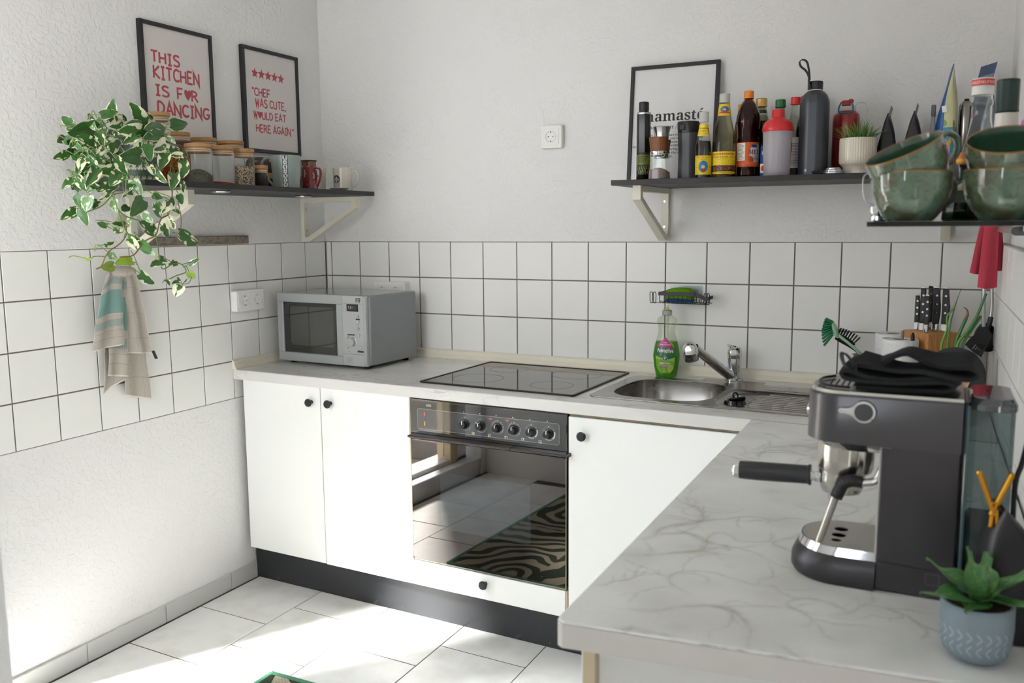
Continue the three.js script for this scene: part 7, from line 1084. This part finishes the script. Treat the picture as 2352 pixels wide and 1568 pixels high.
{ // tea towel on a hook
  const hk = thing('wall_hook', 'small chrome hook on the left wall tiles holding the tea towel', 'hook', [0.0006, 1.272, 1.104], PI / 2);
  part('plate', lathe([[0.011, 0], [0.011, 0.003], [0, 0.004]], 20).rotateX(PI / 2), K.chrome, hk); part('hook', tube([[0, 0, 0.003], [0, -0.004, 0.016], [0, -0.012, 0.022], [0, -0.006, 0.03], [0, 0.004, 0.032]], 0.0024, 20, 8), K.chrome, hk);
  const t = thing('tea_towel', 'beige linen tea towel with teal stripes hanging on the left wall tiles', 'towel', [0.0, 1.265, 1.11]);
  const linen = (teal) => canvasTex(256, 512, (x, w, h) => {
    rect(x, '#bdb5aa', 0, 0, w, h); let s = 11; const q = () => (s = (s * 16807) % 2147483647) / 2147483647;
    for (let i = 0; i < 900; i++) { x.fillStyle = q() < 0.5 ? 'rgba(235,230,222,0.18)' : 'rgba(120,112,104,0.14)'; const v = q() < 0.5; x.fillRect(q() * w, q() * h, v ? 1.5 : 40 * q(), v ? 40 * q() : 1.5); }
    if (teal) { rect(x, '#7fa39c', 0, 0.26 * h, w, 0.31 * h); rect(x, '#cfc8bd', 0, 0.57 * h, w, 4); for (const [a, b] of [[0.11, 0.19], [0.645, 0.74]]) { rect(x, '#a8aca4', 0, a * h, w, (b - a) * h); x.fillStyle = '#6f9aa0'; for (let i = 0; i < 42; i++) for (let j = 0; j < 8; j++) x.fillRect(i * 6.2, (a + (b - a) * (j + 0.15) / 8) * h, 3.4, 3); } rect(x, '#8f8a83', 0, 0.79 * h, w, 2); rect(x, '#8f8a83', 0, 0.88 * h, w, 2); }
    else { x.strokeStyle = 'rgba(120,113,106,0.5)'; x.lineWidth = 2; for (const a of [0.2, 0.5, 0.8]) { x.beginPath(); x.moveTo(0, a * h); x.lineTo(w, a * h + 14); x.stroke(); x.beginPath(); x.moveTo(a * w, 0.5 * h); x.lineTo(a * w + 8, h); x.stroke(); } }
    rect(x, '#e4dfd6', 0, h - 7, w, 7); rect(x, '#ddd8ce', 0, 0, 3, h); rect(x, '#ddd8ce', w - 3, 0, 3, h);
  });
  const tealM = mat('#ffffff', 0.95, 0, { map: linen(true), bumpMap: X.weave, bumpScale: 0.0005 }), plainM = mat('#ffffff', 0.95, 0, { map: linen(false), bumpMap: X.weave, bumpScale: 0.0005 });
  // top from (z0,y0) to (z1,y1); bottom from (z2,y2) to (z3,y3), image left is larger z
  const flap = (nm, [z0, y0], [z1, y1], [z2, y2], [z3, y3], x0, x1, amp, k, ph, m, sag = 0) => {
    const g = sheet((u, v) => { const e = Math.pow(v, 0.85), za = z0 + (z1 - z0) * u, ya = y0 + (y1 - y0) * u + 0.012 * Math.sin(u * PI), zb = z2 + (z3 - z2) * u, yb = y2 + (y3 - y2) * u; return [x0 + (x1 - x0) * v + amp * (0.35 + 0.65 * v) * Math.sin(u * PI * k + ph) + 0.002 * Math.sin(v * 17 + u * 6), ya + (yb - ya) * v - 1.265 + sag * Math.sin(v * PI) * (u - 0.5), za + (zb - za) * e - 1.11]; }, 26, 40, 0.0018), uv = g.attributes.uv;
    for (let i = 0; i < uv.count; i++) uv.setY(i, 1 - uv.getY(i)); part(nm, g, m, t);
  };
  flap('lower_flap', [1.125, 1.2], [1.035, 1.2], [1.1, 0.845], [1.0, 0.815], 0.02, 0.014, 0.005, 2.4, 0.5, plainM);
  flap('lower_flap', [1.152, 1.2], [1.09, 1.2], [1.187, 0.868], [1.095, 0.905], 0.022, 0.016, 0.005, 2.1, 2.2, plainM);
  flap('middle_flap', [1.14, 1.255], [1.08, 1.262], [1.176, 0.925], [1.098, 0.91], 0.031, 0.026, 0.0065, 2.4, 1.0, tealM);
  flap('right_flap', [1.122, 1.262], [1.047, 1.245], [1.112, 0.99], [0.993, 0.975], 0.036, 0.03, 0.009, 3.1, 2.6, plainM);
  flap('stripe_flap', [1.168, 1.248], [1.11, 1.264], [1.24, 1.012], [1.118, 1.022], 0.042, 0.04, 0.0085, 2.7, 0.2, tealM);
  part('gather', T(new THREE.SphereGeometry(1, 20, 14).scale(0.02, 0.018, 0.05), 0.036, -0.006, -0.012), plainM, t);
  part('tag', T(bx(0.0014, 0.03, 0.012), 0.034, -0.296, -0.122, 0, 0, 0.5), mat('#4d4a48', 0.8), t);
}
{ // rug: only its corner is in view, the rest is mirrored in the oven glass
  const rt = dataTex(1024, (u, v) => { const wx = fbm(u, v, 3, 901, 3) - 0.5, wy = fbm(u, v, 3, 911, 3) - 0.5, r = Math.hypot(u - 0.9 + 0.35 * wx, (v - 0.35 + 0.35 * wy) * 1.3), a = Math.atan2(v - 0.35, u - 0.9), s = Math.sin(r * 62 + 2.2 * Math.sin(a * 3) + 7 * fbm(u, v, 5, 921, 3)), w = 0.9 + 0.1 * Math.sin(u * 512) * Math.sin(v * 512); return (s > 0.05 ? [0.22, 0.29, 0.21] : [0.83, 0.79, 0.69]).map((q) => q * w); }, 1, true);
  const x0 = 0.6, x1 = 1.38, z0 = 1.108, z1 = 2.24, t = thing('rug', 'cream rug with dark curving stripes and a stitched green border on the floor', 'rug', [(x0 + x1) / 2, 0, (z0 + z1) / 2]), w = x1 - x0, h = z1 - z0;
  const g = plan([[-w / 2 + 0.012, -h / 2 + 0.012], [w / 2 - 0.012, -h / 2 + 0.012], [w / 2 - 0.012, h / 2 - 0.012], [-w / 2 + 0.012, h / 2 - 0.012]], 0.0008, 0.008, 0.002);
  part('pile', g, mat('#ffffff', 1, 0, { map: rt, bumpMap: X.weave, bumpScale: 0.002 }), t);
  const edge = []; const run = (a, b, n) => { for (let i = 0; i < n; i++) { const k = (i + 0.5) / n; edge.push(T(new THREE.CapsuleGeometry(0.0034, 0.014, 2, 6), a[0] + (b[0] - a[0]) * k, 0.0058, a[1] + (b[1] - a[1]) * k, a[1] === b[1] ? PI / 2 : 0, 0, a[1] === b[1] ? 0.2 : PI / 2 + 0.2)); } };
  run([-w / 2, -h / 2 + 0.004], [w / 2, -h / 2 + 0.004], 128); run([-w / 2 + 0.004, -h / 2], [-w / 2 + 0.004, h / 2], 180);
  part('stitched_border', edge, mat('#5f9a7b', 0.9), t).userData.kind = 'stuff';
}

scene.traverse((o) => { if (o.isMesh) { o.castShadow = true; o.receiveShadow = true; } });
renderer.render(scene, camera);
